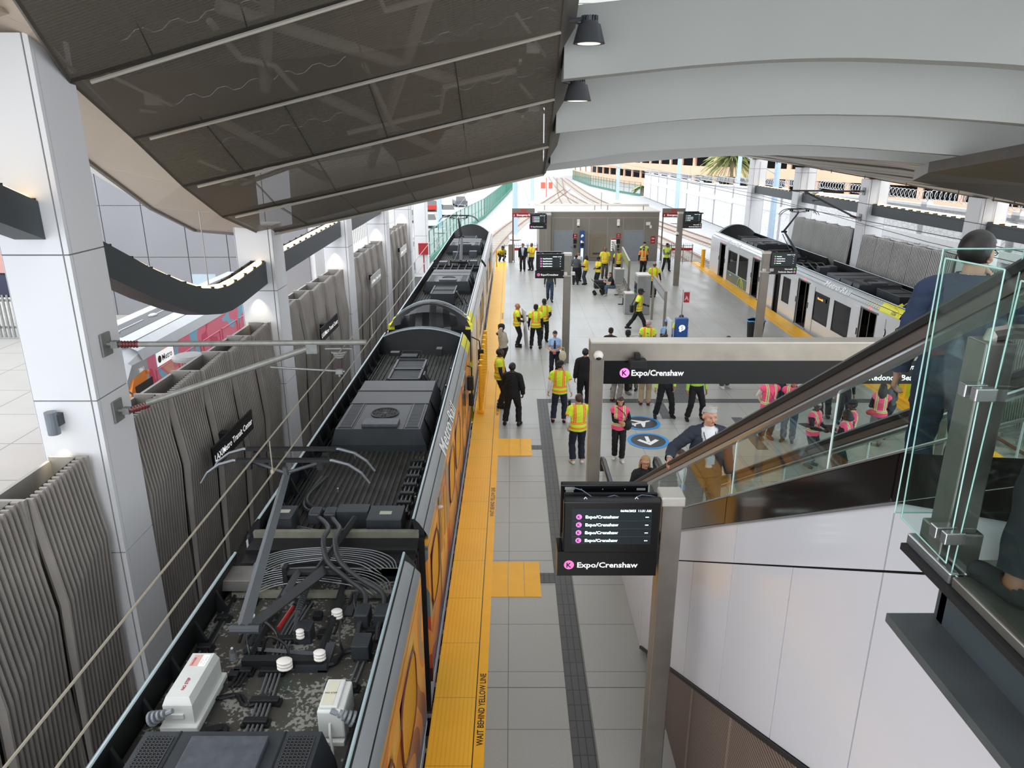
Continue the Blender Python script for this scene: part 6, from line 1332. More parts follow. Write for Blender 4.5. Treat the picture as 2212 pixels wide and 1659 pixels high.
# cars far left
def car_far(x, y, col, lab):
    t = thing('parked_car', lab, 'car', (x, y, -1), .2, group='cars parked beyond the left fence'); MB().loft([[Vector((sx, yy, z)) for sx, z in ((-.9, .3), (.9, .3), (.9, .85), (-.9, .85))] for yy in (-2.2, 2.2)]).build('body', M('car_'+col[1:], col, .3), t)
    MB().loft([[Vector((-.8, -1.5, .85)), Vector((.8, -1.5, .85)), Vector((.8, 1.6, .85)), Vector((-.8, 1.6, .85))], [Vector((-.65, -.9, 1.45)), Vector((.65, -.9, 1.45)), Vector((.65, 1.1, 1.45)), Vector((-.65, 1.1, 1.45))]]).build('cabin', DGLS, t)
    for yy in (-1.4, 1.4):
        for s in (-1, 1): MB().cyl((s*.7, yy, .33), (s*.92, yy, .33), .33, 12).build('wheel', RUB, t)
for x, y, c, l in ((-9.5, 84, '#c9ccce', 'silver car parked beyond the green fence, nearest'), (-12.2, 90, '#9da3a8', 'grey car parked left of the silver one'), (-8.5, 98, '#e4e4e4', 'white car parked farther along the green fence'), (-11.5, 106, '#b53a34', 'red car in the distant car park'), (-8, 115, '#5b6166', 'dark grey car in the distant car park')): car_far(x, y, c, l)
MB().b2((-.35, 0, 1.3), (.35, .05, 2.1)).cyl((0, .08, 0), (0, .08, 2.1), .04, 6).build('small_red_sign', RED, label='small red square sign beside the far left train', cat='sign').location = (-6.3, 52, -1)
# ================================================================ people
def fabric(name, col, **k): return M('cloth_'+name, col, .85, var=.08, scale=14, bump=.15, bscale=35, **k)
SK_ = {'l': M('skin_light', '#c99379', .5), 'm': M('skin_mid', '#a87555', .5), 'b': M('skin_brown', '#7a4e36', .5), 'd': M('skin_dark', '#4a2f23', .5)}
HAIR = {'k': M('hair_black', '#14100e', .5), 'br': M('hair_brown', '#3a2519', .5), 'bl': M('hair_blond', '#a07c52', .5), 'g': M('hair_grey', '#a5a3a0', .6), 'sg': M('hair_salt', '#55504b', .6)}
def vest_mat(name, base, stripe, refl, vx=(.075, .135), hz=((.93, .98), (1.05, 1.10))):
    m, k = newm(name, .7); X_ = k.coord(); ax = k.math('ABSOLUTE', X_[0])
    v = k.math('MULTIPLY', k.band(ax, *vx), k.math('GREATER_THAN', X_[2], hz[-1][1])); h = v
    for a, b in hz: h = k.math('MAXIMUM', h, k.band(X_[2], a, b))
    far_ = k.math('GREATER_THAN', ax, .235); cu = k.math('MULTIPLY', far_, k.math('LESS_THAN', X_[2], 1.30)); h = k.math('MAXIMUM', h, cu)
    ix = (vx[0]+vx[1])/2; r = k.math('MULTIPLY', k.band(ax, ix-.012, ix+.012), k.math('GREATER_THAN', X_[2], hz[-1][1]))
    for a, b in hz: r = k.math('MAXIMUM', r, k.band(X_[2], (a+b)/2-.01, (a+b)/2+.01))
    c = k.mix(h, lin(base), lin(stripe)); c = k.mix(r, c, lin(refl)); k.set('Base Color', c); return m
VY = vest_mat('vest_yellow', '#cfe832', '#f2702c', '#f4a54e'); VO = vest_mat('vest_orange', '#ef7a2e', '#d6e23a', '#c9cdb0')
VG = vest_mat('vest_lime', '#cdea3e', '#c3e04a', '#c6d3b0'); VP = vest_mat('vest_pink', '#f0527e', '#dfe08a', '#8f9a86', hz=((1.0, 1.06),))
VYF = vest_mat('vest_yellow_far', '#dfe035', '#f59a2c', '#f5b04e')

def cone(m_, a, b, ra, rb, n=12, ex=1.0, cap=True):
    a, b = Vector(a), Vector(b); d = (b-a); L = d.length
    if L < 1e-5: return
    d /= L; u = d.cross(Vector((0, 1, 0)))
    if u.length < .1: u = d.cross(Vector((1, 0, 0)))
    u.normalize(); w = d.cross(u); rings = []
    for (t_, k_) in ((-.85, .5), (-.5, .86), (0, 1)): rings.append((a+d*ra*t_, ra*k_))
    for (t_, k_) in ((0, 1), (.5, .86), (.85, .5)): rings.append((b+d*rb*t_, rb*k_))
    m_.loft([[c+(u*math.cos(2*math.pi*j/n)+w*math.sin(2*math.pi*j/n)*ex)*r for j in range(n)] for c, r in rings])
def ik(S_, W_, a, b, pole):
    d = W_-S_; L = min(d.length, (a+b)*.995); d.normalize(); W2 = S_+d*L; x = (a*a-b*b+L*L)/(2*L); h = math.sqrt(max(0, a*a-x*x)); p = (pole-d*pole.dot(d)).normalized(); return S_+d*x+p*h, W2
def person(loc, rz, lab, h=1.75, hl=None, hr=None, fl=(.10, 0, .08), fr=(.10, 0, .08), lean=0, yaw=0, nod=.08, skin='m', hair='k', hairlen=0, hat=None, hatcol='#15161a', brim=1,
           top='#1b1c20', sleeve=1, pants='#15161b', shoes='#141414', vest=None, vsleeve=.55, jacket=None, tie=None, badge=None, glasses=0, sit=0, female=0, belly=0, vox=.0125, skirt=0, beard=0, bald=0, grip=.6, kn=None, coatlen=.80, collar=None):
    """local frame: faces -Y, left hand on +X. hands: (out, fwd, z); feet: (out, fwd, z)"""
    near_ = vox < .011
    C3 = lambda s_, o, f, z: Vector((s_*o, -f, z))
    ph = (sit if sit else .93); P = Vector((0, 0, ph)); sp = lambda t_, z: Vector((0, -math.sin(lean)*z, ph+math.cos(lean)*z))
    waist, chest, shl, nk = sp(0, .16), sp(0, .34), sp(0, .50), sp(0, .57)
    hd = nk+Vector((0, -math.sin(lean*.5)*.12-.02, .145)); prim = []; m_ = MB()
    sw = .185 if not female else .165; B = 1+belly
    # torso loft
    def ring(c, rx, ry, dy=0): return [c+Vector((rx*math.cos(2*math.pi*j/18), dy+ry*math.sin(2*math.pi*j/18)*(1 if math.sin(2*math.pi*j/18) > 0 else 1), 0)) for j in range(18)]
    hipw = .165 if not female else .172
    m_.loft([ring(P+Vector((0, 0, -.08)), .10, .09), ring(P+Vector((0, 0, -.04)), hipw, .115*B), ring(P+Vector((0, 0, .04)), hipw, .125*B, -.02*belly), ring(waist, .145*B if not female else .128, .105*B, -.03*belly), ring(sp(0, .26), .150*(1+belly*.6), .112*(1+belly*.8), -.03*belly), ring(chest, .165, .12*(1+belly*.3)), ring(sp(0, .43), .165, .115), ring(shl, .13, .088), ring(sp(0, .545), .07, .066), ring(sp(0, .58), .055, .06)])
    prim += [('hip', P+Vector((-.06, 0, -.02)), P+Vector((.06, 0, -.02)), .12), ('torso', waist, sp(0, .46), .155), ('torso', sp(0, .44)+Vector((-.12, 0, 0)), sp(0, .44)+Vector((.12, 0, 0)), .09)]
    cone(m_, sp(0, .5), hd+Vector((0, .015, -.05)), .058, .052); prim.append(('neck', sp(0, .545), hd+Vector((0, .02, -.06)), .055))
    if female: [m_.ell(chest+Vector((s_*.075, -.085, -.0)), (.062, .055, .06), 12) for s_ in (-1, 1)]
    for s_ in (-1, 1):
        cone(m_, sp(0, .52)+Vector((s_*.04, 0, 0)), sp(0, .485)+Vector((s_*(sw-.02), 0, 0)), .055, .062)
        hp = (hl if s_ > 0 else hr) or (.27, .04, .80)
        Sx = sp(0, .475)+Vector((s_*sw, 0, 0)); Wr = C3(s_, *hp)
        pole = Vector((s_*.55, .8, -.5)); E, Wr = ik(Sx, Wr, .29, .255, pole)
        cone(m_, Sx, E, .056, .042); cone(m_, E, Wr, .043, .028); ux = 'L' if s_ > 0 else 'R'
        prim += [('uarm', Sx, E, .05), ('farm', E, Wr, .036)]
        # hand: palm, four fingers, thumb
        d = (Wr-E).normalized(); side = Vector((s_, 0, 0)); side = (side-d*side.dot(d))
        if side.length < .2: side = Vector((0, -1, 0))-d*(-d.y)
        side.normalize(); up_ = d.cross(side)*(1 if s_ > 0 else -1)   # back-to-palm axis
        knu = up_ if up_.y < 0 else -up_        # row of knuckles runs forward/back
        inn = -side
        pal = Wr+d*.085; 
        for q_ in (-1, -.33, .33, 1): cone(m_, Wr+d*.01+knu*q_*.016, pal+knu*q_*.029, .018, .0155, 8)
        for fi, (q_, ln) in enumerate(((1, .070), (.36, .080), (-.3, .074), (-.95, .058))):
            b0 = pal+knu*q_*.030; c_ = grip; fr_ = .0092 if near_ else .0105
            d1 = (d*math.cos(c_*.7)+inn*math.sin(c_*.7)); d2 = (d*math.cos(c_*1.6)+inn*math.sin(c_*1.6)); d3 = (d*math.cos(c_*2.3)+inn*math.sin(c_*2.3))
            b1 = b0+d1*ln*.48; b2 = b1+d2*ln*.32; b3 = b2+d3*ln*.25; cone(m_, b0, b1, fr_, fr_*.95, 8); cone(m_, b1, b2, fr_*.95, fr_*.9, 8); cone(m_, b2, b3, fr_*.9, fr_*.8, 8)
        tb = Wr+d*.03+knu*.03; td = (knu*.75+d*.7+inn*.35).normalized(); t1 = tb+td*.035; t2 = t1+(d*.85+knu*.25+inn*.5).normalized()*.032; cone(m_, tb, t1, .0125, .011, 8); cone(m_, t1, t2, .011, .0095, 8)
        prim.append(('hand', Wr+d*.02, pal+d*.05+inn*.02, .045))
        # leg
        fp = fl if s_ > 0 else fr; H_ = P+Vector((s_*.085, 0, -.02)); A = C3(s_, *fp)
        K, A = ik(H_, A, .44, .425, Vector((s_*.12, -1, .15 if not sit else .6)))
        cone(m_, H_, K, .088*(1+belly*.2), .06); cone(m_, K, A, .06, .044)
        f0 = A+Vector((0, .035, -.03)); fd = Vector((s_*.22, -1, 0)).normalized(); toe = A+fd*.15+Vector((0, 0, -.045))
        cone(m_, A, f0, .042, .038); cone(m_, f0, toe, .040, .034, 12, .95)
        prim += [('thigh', H_, K, .075), ('shin', K, A+Vector((0, 0, .03)), .05), ('foot', f0, toe, .045)]
    # head
    Rm = Matrix.Rotation(yaw, 3, 'Z') @ Matrix.Rotation(-nod, 3, 'X') if False else Matrix.Rotation(yaw, 3, 'Z') @ Matrix.Rotation(nod, 3, 'X'); hp_ = lambda x, y, z: hd+Rm @ Vector((x, y, z))
    m_.ell(hp_(0, .012, .022), (.076, .096, .098), 18, Rm); m_.ell(hp_(0, -.018, -.045), (.058, .068, .068), 14, Rm); m_.ell(hp_(0, -.055, -.085), (.030, .028, .025), 10, Rm)
    cone(m_, hp_(0, -.078, .012), hp_(0, -.102, -.026), .010, .015, 8)
    for s_ in (-1, 1): m_.ell(hp_(s_*.078, .012, -.008), (.012, .022, .033), 8, Rm); m_.ell(hp_(s_*.03, -.078, .027), (.028, .014, .009), 8, Rm); m_.ell(hp_(s_*.04, -.058, -.03), (.024, .024, .024), 8, Rm)
    m_.ell(hp_(0, -.085, -.052), (.024, .010, .011), 8, Rm)
    prim.append(('head', hp_(0, 0, -.05), hp_(0, .0, .03), .085))
    # continuous surface
    me = bpy.data.meshes.new('tmp'); me.from_pydata(m_.v, [], m_.f); tmp = bpy.data.objects.new('tmp', me); C.objects.link(tmp)
    q = tmp.modifiers.new('r', 'REMESH'); q.mode = 'VOXEL'; q.voxel_size = vox; q.use_smooth_shade = True
    q2 = tmp.modifiers.new('s', 'SMOOTH'); q2.factor = .5; q2.iterations = 2 if near_ else 2
    bm_ = bpy.data.meshes.new_from_object(tmp.evaluated_get(bpy.context.evaluated_depsgraph_get())); bpy.data.objects.remove(tmp); bpy.data.meshes.remove(me)
    nv = len(bm_.vertices); co = np.empty(nv*3, 'f'); bm_.vertices.foreach_get('co', co); co = co.reshape(-1, 3); no = np.empty(nv*3, 'f'); bm_.vertices.foreach_get('normal', no); no = no.reshape(-1, 3)
    best = np.full(nv, 1e9); reg = np.zeros(nv, int); tt = np.zeros(nv); names = []
    for i, (nm, a, b, r) in enumerate(prim):
        a = np.array(a[:]); b = np.array(b[:]); ab = b-a; t_ = np.clip(((co-a) @ ab)/max(1e-9, ab @ ab), 0, 1); dd = np.linalg.norm(co-(a+t_[:, None]*ab), axis=1)-r
        k_ = dd < best; best[k_] = dd[k_]; reg[k_] = i; tt[k_] = t_[k_]; names.append(nm)
    rn = np.array(names)[reg]
    npol = len(bm_.polygons); Fv = [tuple(p.vertices) for p in bm_.polygons]; fi0 = np.array([f[0] for f in Fv])
    root = thing('person', lab, 'person', loc, rz); root.scale = (h/1.75*(1.03 if female else 1.07), h/1.75*(1.03 if female else 1.07), h/1.75)
    bm_.name = 'body'; bm_.materials.clear(); bm_.materials.append(SK_[skin]); bo = bpy.data.objects.new('body', bm_); C.objects.link(bo); bo.parent = root
    bm_.polygons.foreach_set('use_smooth', [True]*npol)
    def cloth(name, mask, off, mat, flare=None):
        fm = mask[fi0]
        for j in (1, 2): fm &= mask[np.array([f[j % len(f)] for f in Fv])]
        idx = np.nonzero(fm)[0]
        if len(idx) == 0: return None
        fs = [Fv[i] for i in idx]; used = sorted({v for f in fs for v in f}); mp = {v: i for i, v in enumerate(used)}
        us = np.array(used); c2 = co[us]+no[us]*(off[us][:, None] if isinstance(off, np.ndarray) else off)
        me2 = bpy.data.meshes.new(name); me2.from_pydata(c2.tolist(), [], [tuple(mp[v] for v in f) for f in fs]); me2.materials.append(mat); me2.polygons.foreach_set('use_smooth', [True]*len(fs)); me2.update()
        o = bpy.data.objects.new(name, me2); C.objects.link(o); o.parent = root; return o
    z = co[:, 2]; wr = .008*np.sin(co[:, 2]*38+co[:, 0]*20)*np.sin(co[:, 1]*25+co[:, 2]*9)
    arm = (rn == 'uarm') | (rn == 'farm'); tors = (rn == 'torso'); leg = (rn == 'thigh') | (rn == 'shin')
    sl = (rn == 'uarm') & (tt < (.99 if sleeve == 1 else .62)) if sleeve != 2 else arm
    if sleeve == 1: sl = arm & ~((rn == 'farm') & (tt > .93))
    lo_t = ph-.02
    cloth('shirt', (tors & (z > lo_t)) | (rn == 'hip') & (z > ph+.02) | sl | ((rn == 'neck') & (tt < .15)), .007+np.abs(wr)*.3, fabric(top[1:], top))
    cloth('trousers', leg & ~((rn == 'shin') & (tt > .985)) | ((rn == 'hip') & (z < ph+.11)) | (tors & (z < ph+.09)), .019+wr*.6+.012*((rn == 'shin')*tt), fabric(pants[1:], pants))
    fi_ = [i for i, p_ in enumerate(prim) if p_[0] == 'foot']
    for i_ in fi_: cloth('shoe', reg == i_, .010, fabric('shoe'+shoes[1:], shoes))
    if vest is not None: cloth('vest', (tors & (z > ph+.0)) | ((rn == 'hip') & (z > ph-.05)) | ((rn == 'uarm') & (tt < vsleeve)) | ((rn == 'neck') & (tt < .02)), .026+np.abs(wr)*.9+.012*((rn == 'uarm')*tt), vest)
    if jacket:
        op = (co[:, 1] < -.03) & (np.abs(co[:, 0]) < .035+.06*np.clip((z-1.1)/.4, 0, 1)) & ~arm if collar else np.zeros(nv, bool)
        cloth('jacket', (tors | ((rn == 'hip') & (z > coatlen)) | ((rn == 'thigh') & (z > coatlen)) | arm & ~((rn == 'farm') & (tt > .9)) | ((rn == 'neck') & (tt < .1) & (co[:, 1] > 0))) & ~op, .024+np.abs(wr)*.9, fabric(jacket[1:], jacket))
    # hair, hat, face
    lc = (co-np.array(hd[:])) @ np.array(Rm)   # head-local
    hm = (rn == 'head') & (((lc[:, 2] > .055) | ((lc[:, 1] > .0) & (lc[:, 2] > -.06))) & ~((lc[:, 1] < -.02) & (lc[:, 2] < .062)) & ~((np.abs(lc[:, 0]) > .072) & (lc[:, 2] < .02) & (lc[:, 1] < .03)))
    if bald: hm &= (lc[:, 2] < .055)
    hmat = HAIR[hair]
    if bald < 2: cloth('hair', hm, .012 if not hairlen else .02, hmat)
    if hairlen:
        w = MB(); n_ = 14
        for j in range(n_):
            a = math.pi*(.06+.88*(j+.5)/n_); x_ = math.cos(a)*.084; y_ = .035+math.sin(a)*.07; w.tube([hp_(x_*.8, y_*.75, .07), hp_(x_, y_, .0), hp_(x_*1.08, y_*1.05, -.1), hp_(x_*.95, y_*1.1-.0, -.1-hairlen*.5), hp_(x_*.8, y_*1.0, -.1-hairlen)], [.018, .024, .026, .024, .010], 7)
        w.build('long_hair', hmat, root, smooth=True)
    if hat:
        w = MB(); n_ = 16
        rings = [[hp_(r_*math.cos(2*math.pi*j/n_)*.9, .012+r_*math.sin(2*math.pi*j/n_)*1.1, zz) for j in range(n_)] for r_, zz in ((.095, .045), (.098, .075), (.085, .115), (.05, .14), (.012, .148))]
        w.loft(rings); 
        if hat == 'cap':
            w.loft([[hp_(x_, -.07-(.10 if o_ else 0)*math.sqrt(max(0, 1-(x_/.085)**2))-.015*(not o_)-.0, .052-.02*o_-(.25*x_*x_/.08)) for x_ in np.linspace(-.078, .078, 9)] for o_ in (0, 1)], closed=False)
        w.build('cap' if hat == 'cap' else 'head_cover', M('hat_'+hatcol[1:], hatcol, .8), root, smooth=True)
    for s_ in (-1, 1):
        fe = MB().mat(0).ell(hp_(s_*.031, -.080, .008), (.014, .008, .0075), 8, Rm).mat(1).ell(hp_(s_*.031, -.087, .008), (.0065, .004, .0065), 8, Rm); fe.mat(2).tube([hp_(s_*.015, -.093, .028), hp_(s_*.034, -.094, .034), hp_(s_*.052, -.08, .028)], .0045, 5)
        fe.build('eye', [M('eye_white', '#cfc9c0', .4), M('eye_dark', '#20150f', .3), hmat if not bald else HAIR['sg']], root)
    MB().ell(hp_(0, -.094, -.052), (.022, .006, .0055), 10, Rm).build('mouth', M('lips', '#8a4a42', .5), root)
    if beard: MB().ell(hp_(0, -.03, -.075), (.058, .062, .045), 12, Rm).build('beard', hmat, root, smooth=True)
    if glasses:
        g = MB()
        for s_ in (-1, 1):
            cz, cy = (.008, -.103) if glasses == 1 else (.115, -.045)
            g.tube([hp_(s_*.033+.024*math.cos(a), cy, cz+.016*math.sin(a)) for a in np.linspace(0, 2*math.pi, 15)], .0024, 5, cap=False)
            g.tube([hp_(s_*.056, cy, cz+.003), hp_(s_*.08, cy+.05, cz+.003), hp_(s_*.082, .02, cz if glasses == 1 else cz-.03)], .003, 5)
        g.tube([hp_(-.01, cy, cz+.005), hp_(.01, cy, cz+.005)], .003, 5); g.build('glasses', BLK2 if glasses == 1 else M('clear_frames', '#cfc3b5', .2), root)
    if glasses == 3: pass
    if tie: MB().loft([[sp(0, .54)+Vector((x_*.02, -.075, 0)) for x_ in (-1, 1)], [sp(0, .40)+Vector((x_*.03, -.145, 0)) for x_ in (-1, 1)], [sp(0, .2)+Vector((x_*.035, -.14-.05*belly, 0)) for x_ in (-1, 1)]], closed=False).build('necktie', M('tie_dark', tie, .6), root)
    if badge:
        w = MB(); c_ = sp(0, .20)+Vector((.01, -.165-.07*belly, 0))
        for s_ in (-1, 1): w.tube([sp(0, .565)+Vector((s_*.062, .0, 0)), sp(0, .50)+Vector((s_*.068, -.095, 0)), sp(0, .36)+Vector((s_*.035, -.158-.04*belly, 0)), c_+Vector((0, 0, .05))], .005, 5)
        w.build('lanyard', M('lanyard_navy', '#1b2338', .7), root); MB().bbox(tuple(c_+Vector((-.045, -.008, -.06))), tuple(c_+Vector((.045, 0, .05))), .004).build('badge', M('badge_'+badge[1:], badge, .4), root)
    return root
D = math.pi
phone = (.07, .30, 1.18); crossL = (-.10, .20, 1.17); behind = (.08, -.17, .95); pocket = (.20, .06, .86); chest_ = (.05, .24, 1.22)
def wp(p, lab, name, cat, mk): o = mk(MB()); o.build(name, mk.m, label=lab, cat=cat)
# rotation: 0 faces the viewer (-Y), pi faces away, +pi/2 faces +X (screen right)
# --- platform left
person((.22, 28.0, 0), D*.5, 'bald man in yellow-orange vest facing right, leftmost of the trio with the white board', skin='m', bald=2, hair='sg', vest=VY, hl=(.05, .38, 1.25), hr=(.16, .30, 1.05), top='#17181c')
person((.95, 27.7, 0), D*.97, 'man seen from behind in yellow vest and black cap beside the white board', hat='cap', vest=VY, skin='b', fl=(.16, 0, .08), fr=(.16, 0, .08))
person((1.32, 28.8, 0), .1, 'man in black cap and yellow vest looking down, right of the trio with the board', hat='cap', vest=VY, nod=.5, hl=(.14, .22, 1.05), hr=(.2, .12, .9), skin='b')
person((.72, 46.6, 0), -.1, 'distant person in dark jacket over pale shirt and black trousers near the end gate', top='#b9c4d0', jacket='#17191f', collar=1, skin='m', hl=pocket, hr=pocket, hair='k')
person((1.3, 46.9, 0), -.7, 'distant man in yellow jacket standing beside the dark-jacketed person', vest=VYF, vsleeve=1, top='#d9b52c', bald=1, skin='b', hl=phone, hr=phone, pants='#22242a')
p = person((-.75, 50.9, 0), .3, 'crouching worker in yellow vest at the far left platform end', vest=VYF, sit=.42, lean=.75, hl=(.12, .45, .55), hr=(.12, .45, .5), fl=(.13, .15, .08), fr=(.13, .1, .08), hat='cap', skin='b')
person((1.98, 37.0, 0), 0, 'person walking toward the camera, only blue jeans visible below the middle sign', pants='#2c3c50', top='#3a3f3a', fl=(.08, .22, .09), fr=(.08, -.2, .12), skin='m')
person((3.72, 41.7, 0), D*1.0, 'man in grey shirt seen from behind beside the middle sign post', top='#54585c', sleeve=0, skin='d', bald=1, hl=(.15, .25, 1.05), hr=(.2, .15, .9))
person((3.95, 42.9, 0), .3, 'person in white shirt half hidden behind the man in grey shirt', top='#d9dcdf', skin='m')
person((4.3, 41.8, 0), -D*.62, 'woman in yellow vest with dark bag, long dark hair, facing left in the far group', vest=VYF, vsleeve=.9, female=1, skin='d', hairlen=.1, pants='#363d4a', hl=(.1, .25, 1.1), h=1.68)
person((4.95, 41.2, 0), -D*.35, 'woman in cap and yellow vest facing left in the far group', vest=VYF, vsleeve=.6, hat='cap', female=1, skin='b', hl=(.05, .22, 1.1), hr=(.05, .24, 1.08), h=1.66)
person((5.65, 43.9, 0), .05, 'large man in tan shirt under open yellow vest before the service window', vest=VYF, top='#a39277', pants='#4c463e', skin='b', bald=1, belly=.3, h=1.86)
person((6.45, 44.0, 0), .3, 'person in yellow-orange vest partly hidden by the slim steel board', vest=VY, skin='m', hl=(.1, .3, 1.1))
person((8.2, 45.2, 0), .05, 'bearded man in orange and yellow vest over black clothes near the right door', vest=VO, skin='m', beard=1, top='#14151a')
person((8.62, 47.3, 0), .1, 'person in lime vest with dark hood behind the bearded man', vest=VG, vsleeve=.1, hat='beanie', skin='l', top='#4c4f52')
person((9.95, 46.6, 0), .05, 'man in lime vest holding papers by the right platform gate', vest=VG, vsleeve=.1, top='#7b7d7d', hl=(.03, .26, 1.2), hr=(.05, .26, 1.15), fl=(.2, 0, .08), fr=(.2, 0, .08), hat='beanie', skin='b')
person((7.5, 37.9, 0), D*.98, 'broad man in yellow-orange vest walking away along the right side', vest=VY, fl=(.1, -.18, .12), fr=(.1, .18, .08), hl=(.33, .02, .85), hr=(.33, .02, .85), skin='m', bald=1, hair='sg', h=1.85, belly=.15)
person((5.45, 30.5, 0), D*.42, 'man in cap and yellow vest striding past the ticket cabinet with a shoulder bag', vest=VY, hat='cap', fl=(.08, -.42, .14), fr=(.08, .36, .08), hl=(.1, .3, 1.08), hr=(.24, -.1, .9), skin='d', lean=.06, h=1.85)
person((5.47, 38.6, 0), -D*.42, 'seated woman with long brown hair leaning over a black pushchair', sit=.50, lean=.28, fl=(.12, .45, .09), fr=(.10, .38, .09), hl=(.08, .48, .78), hr=(.08, .46, .8), top='#1a1a1d', sleeve=0, pants='#4d6076', hair='br', hairlen=.22, female=1, skin='l', shoes='#b9b4b0', h=1.65)
t = thing('pushchair', 'black pushchair in front of the seated woman', 'pushchair', (4.75, 38.75, 0)); MB().tube([(-.3, 0, .62), (.35, 0, .60)], .12, 10, flat=1.6).bbox((-.3, -.2, .35), (.3, .2, .6), .06).build('seat_pod', BLK2, t)
for x, r in ((-.25, .1), (.2, .17)):
    for y in (-.22, .22): MB().cyl((x, y-.02, r), (x, y+.02, r), r, 16).build('wheel', RUB, t)
MB().tube([(.2, -.22, .17), (-.1, -.22, .5), (-.45, -.22, .85), (-.45, .22, .85), (-.1, .22, .5), (.2, .22, .17)], .018, 6).build('handle_frame', GALV, t)
# --- middle distance
person((5.58, 25.3, 0), -.25, 'woman with blue headscarf and pale blue shirt behind the gantry sign', top='#8fb0d6', sleeve=0, hat='wrap', hatcol='#6d93c4', vest=None, skin='d', female=1, tie='#1a2238', hl=chest_, hr=chest_, h=1.72)
person((4.85, 25.0, 0), -.2, 'man in sunglasses, black tie and yellow vest behind the gantry sign', vest=VY, top='#8b8b86', tie='#15161a', glasses=1, hair='g', skin='l', h=1.76, vox=.011)
person((3.92, 23.6, 0), D*.98, 'person in black cap and lime top seen from behind, just above the gantry', top='#c6e23a', hat='cap', skin='d', h=1.74)
person((3.45, 24.4, 0), D*.9, 'person in black cap barely showing above the left part of the gantry', hat='cap', skin='m', h=1.62, top='#22242a')
person((6.22, 25.9, 0), .2, 'dark-haired man in yellow-orange vest standing behind the blue totem', vest=VY, top='#9fb6d0', skin='b', h=1.76)
person((7.06, 22.8, 0), .4, 'short-haired person whose head just clears the gantry beam, in sneakers', top='#2a2c30', pants='#4b4e55', hair='k', skin='m', shoes='#c9c9c9')
person((1.48, 23.9, 0), -.05, 'woman in pale blue shirt and dark tie holding a cream tote bag', top='#9cb9df', sleeve=0, tie='#1a2238', pants='#181b26', nod=.45, hl=(.06, .26, 1.12), hr=(.10, .26, 1.10), female=1, skin='l', h=1.66, vox=.011)
person((1.38, 19.6, 0), D*.95, 'man in black cap, white sleeves and yellow vest, back turned, on the dark guide strip', vest=VY, top='#dfe1e6', hat='cap', pants='#1a2233', skin='l', hl=(.3, .03, .85), hr=(.3, .05, .85), fl=(.16, .0, .08), fr=(.13, 0, .08), yaw=-.6, beard=1, h=1.83, vox=.01)
person((1.66, 16.75, 0), D*1.04, 'man in yellow vest filming with a phone, left of the gantry post', vest=VY, top='#cfd4dc', pants='#151b2b', shoes='#cfccc6', hl=(.22, .08, .9), hr=(-.02, .36, 1.30) if False else (.16, .34, 1.34), skin='l', bald=0, hair='br', glasses=1, h=1.83, vox=.01)
person((.02, 19.35, 0), D*.93, 'stout man in black suit seen from behind on the left of the platform', jacket='#0f1013', top='#e4e4e4', pants='#0e0f12', hair='k', skin='d', hl=(.1, .3, 1.12), hr=(.26, .05, .9), belly=.35, h=1.86, coatlen=.76, fl=(.19, 0, .08), fr=(.16, .02, .08), vox=.0115)
person((-.36, 20.9, 0), D*.5, 'man in black sweater and yellow vest glancing up, beside the man in black suit', vest=VY, vsleeve=.45, skin='d', hair='k', hl=(.25, .06, .82), hr=(.25, .12, .82), yaw=.5, nod=-.2, h=1.86, vox=.011)
person((-.28, 24.0, 0), -D*.62, 'man in beige long-sleeved shirt and black knit cap talking on a phone by the train', top='#b3aa98', hat='beanie', pants='#121317', skin='d', hl=(.13, .12, 1.50), hr=(.24, .1, .9), h=1.85, lean=.08, vox=.011)
person((2.72, 17.0, 0), -.1, 'young woman with long dark hair and pink vest standing beside the floor decals', vest=VP, vsleeve=.08, top='#141519', pants='#121318', shoes='#d6d4cf', hl=(.14, .16, 1.08), hr=(.0, .24, 1.15), hair='br', hairlen=.25, female=1, skin='l', nod=.35, fl=(.09, .12, .08), fr=(.08, -.08, .08), h=1.68, vox=.01)
person((6.95, 18.4, 0), .15, 'young man in cap and pink vest with round badge, left of the pink vested pair', vest=VP, vsleeve=.08, top='#d9d2c3', pants='#1b1c20', hat='cap', hair='br', hl=behind, hr=behind, skin='l', badge='#a04a7c', h=1.8, shoes='#4a4438', vox=.011)
person((7.5, 18.2, 0), -.5, 'young dark-haired man in pink vest and jeans beside the cap-wearing one', vest=VP, vsleeve=.08, top='#1a1b20', pants='#3c4653', hl=behind, hr=behind, skin='m', yaw=-.5, h=1.8, vox=.011)
person((7.45, 16.6, 0), .7, 'grey-haired woman in pink vest holding a clipboard', vest=VP, vsleeve=.08, top='#18191c', pants='#26272b', hair='g', hl=(.02, .34, 1.12), hr=(.12, .3, 1.1), skin='d', female=1, nod=.4, h=1.7, vox=.011)
person((7.9, 15.9, 0), -D*.75, 'woman in pink vest with black hair reading a phone, back to the viewer', vest=VP, vsleeve=.08, top='#131418', pants='#1b2330', hair='k', hairlen=.05, hl=phone, hr=phone, skin='d', female=1, nod=.4, h=1.72, vox=.011)
person((8.4, 16.7, 0), -D*.6, 'person in black cap and pink vest behind the reading woman', vest=VP, vsleeve=.4, top='#4b4d50', pants='#15161a', hat='cap', hl=(.18, .2, 1.0), skin='d', h=1.68)
person((9.72, 17.9, 0), D*.85, 'woman in cap, ponytail, pink vest and grey trousers near the yellow barrier', vest=VP, vsleeve=.08, top='#17181b', pants='#77797a', hat='cap', hair='k', hairlen=.22, hl=(.12, .2, 1.05), hr=(.12, .2, 1.05), female=1, skin='m', h=1.7, shoes='#3a3d42')
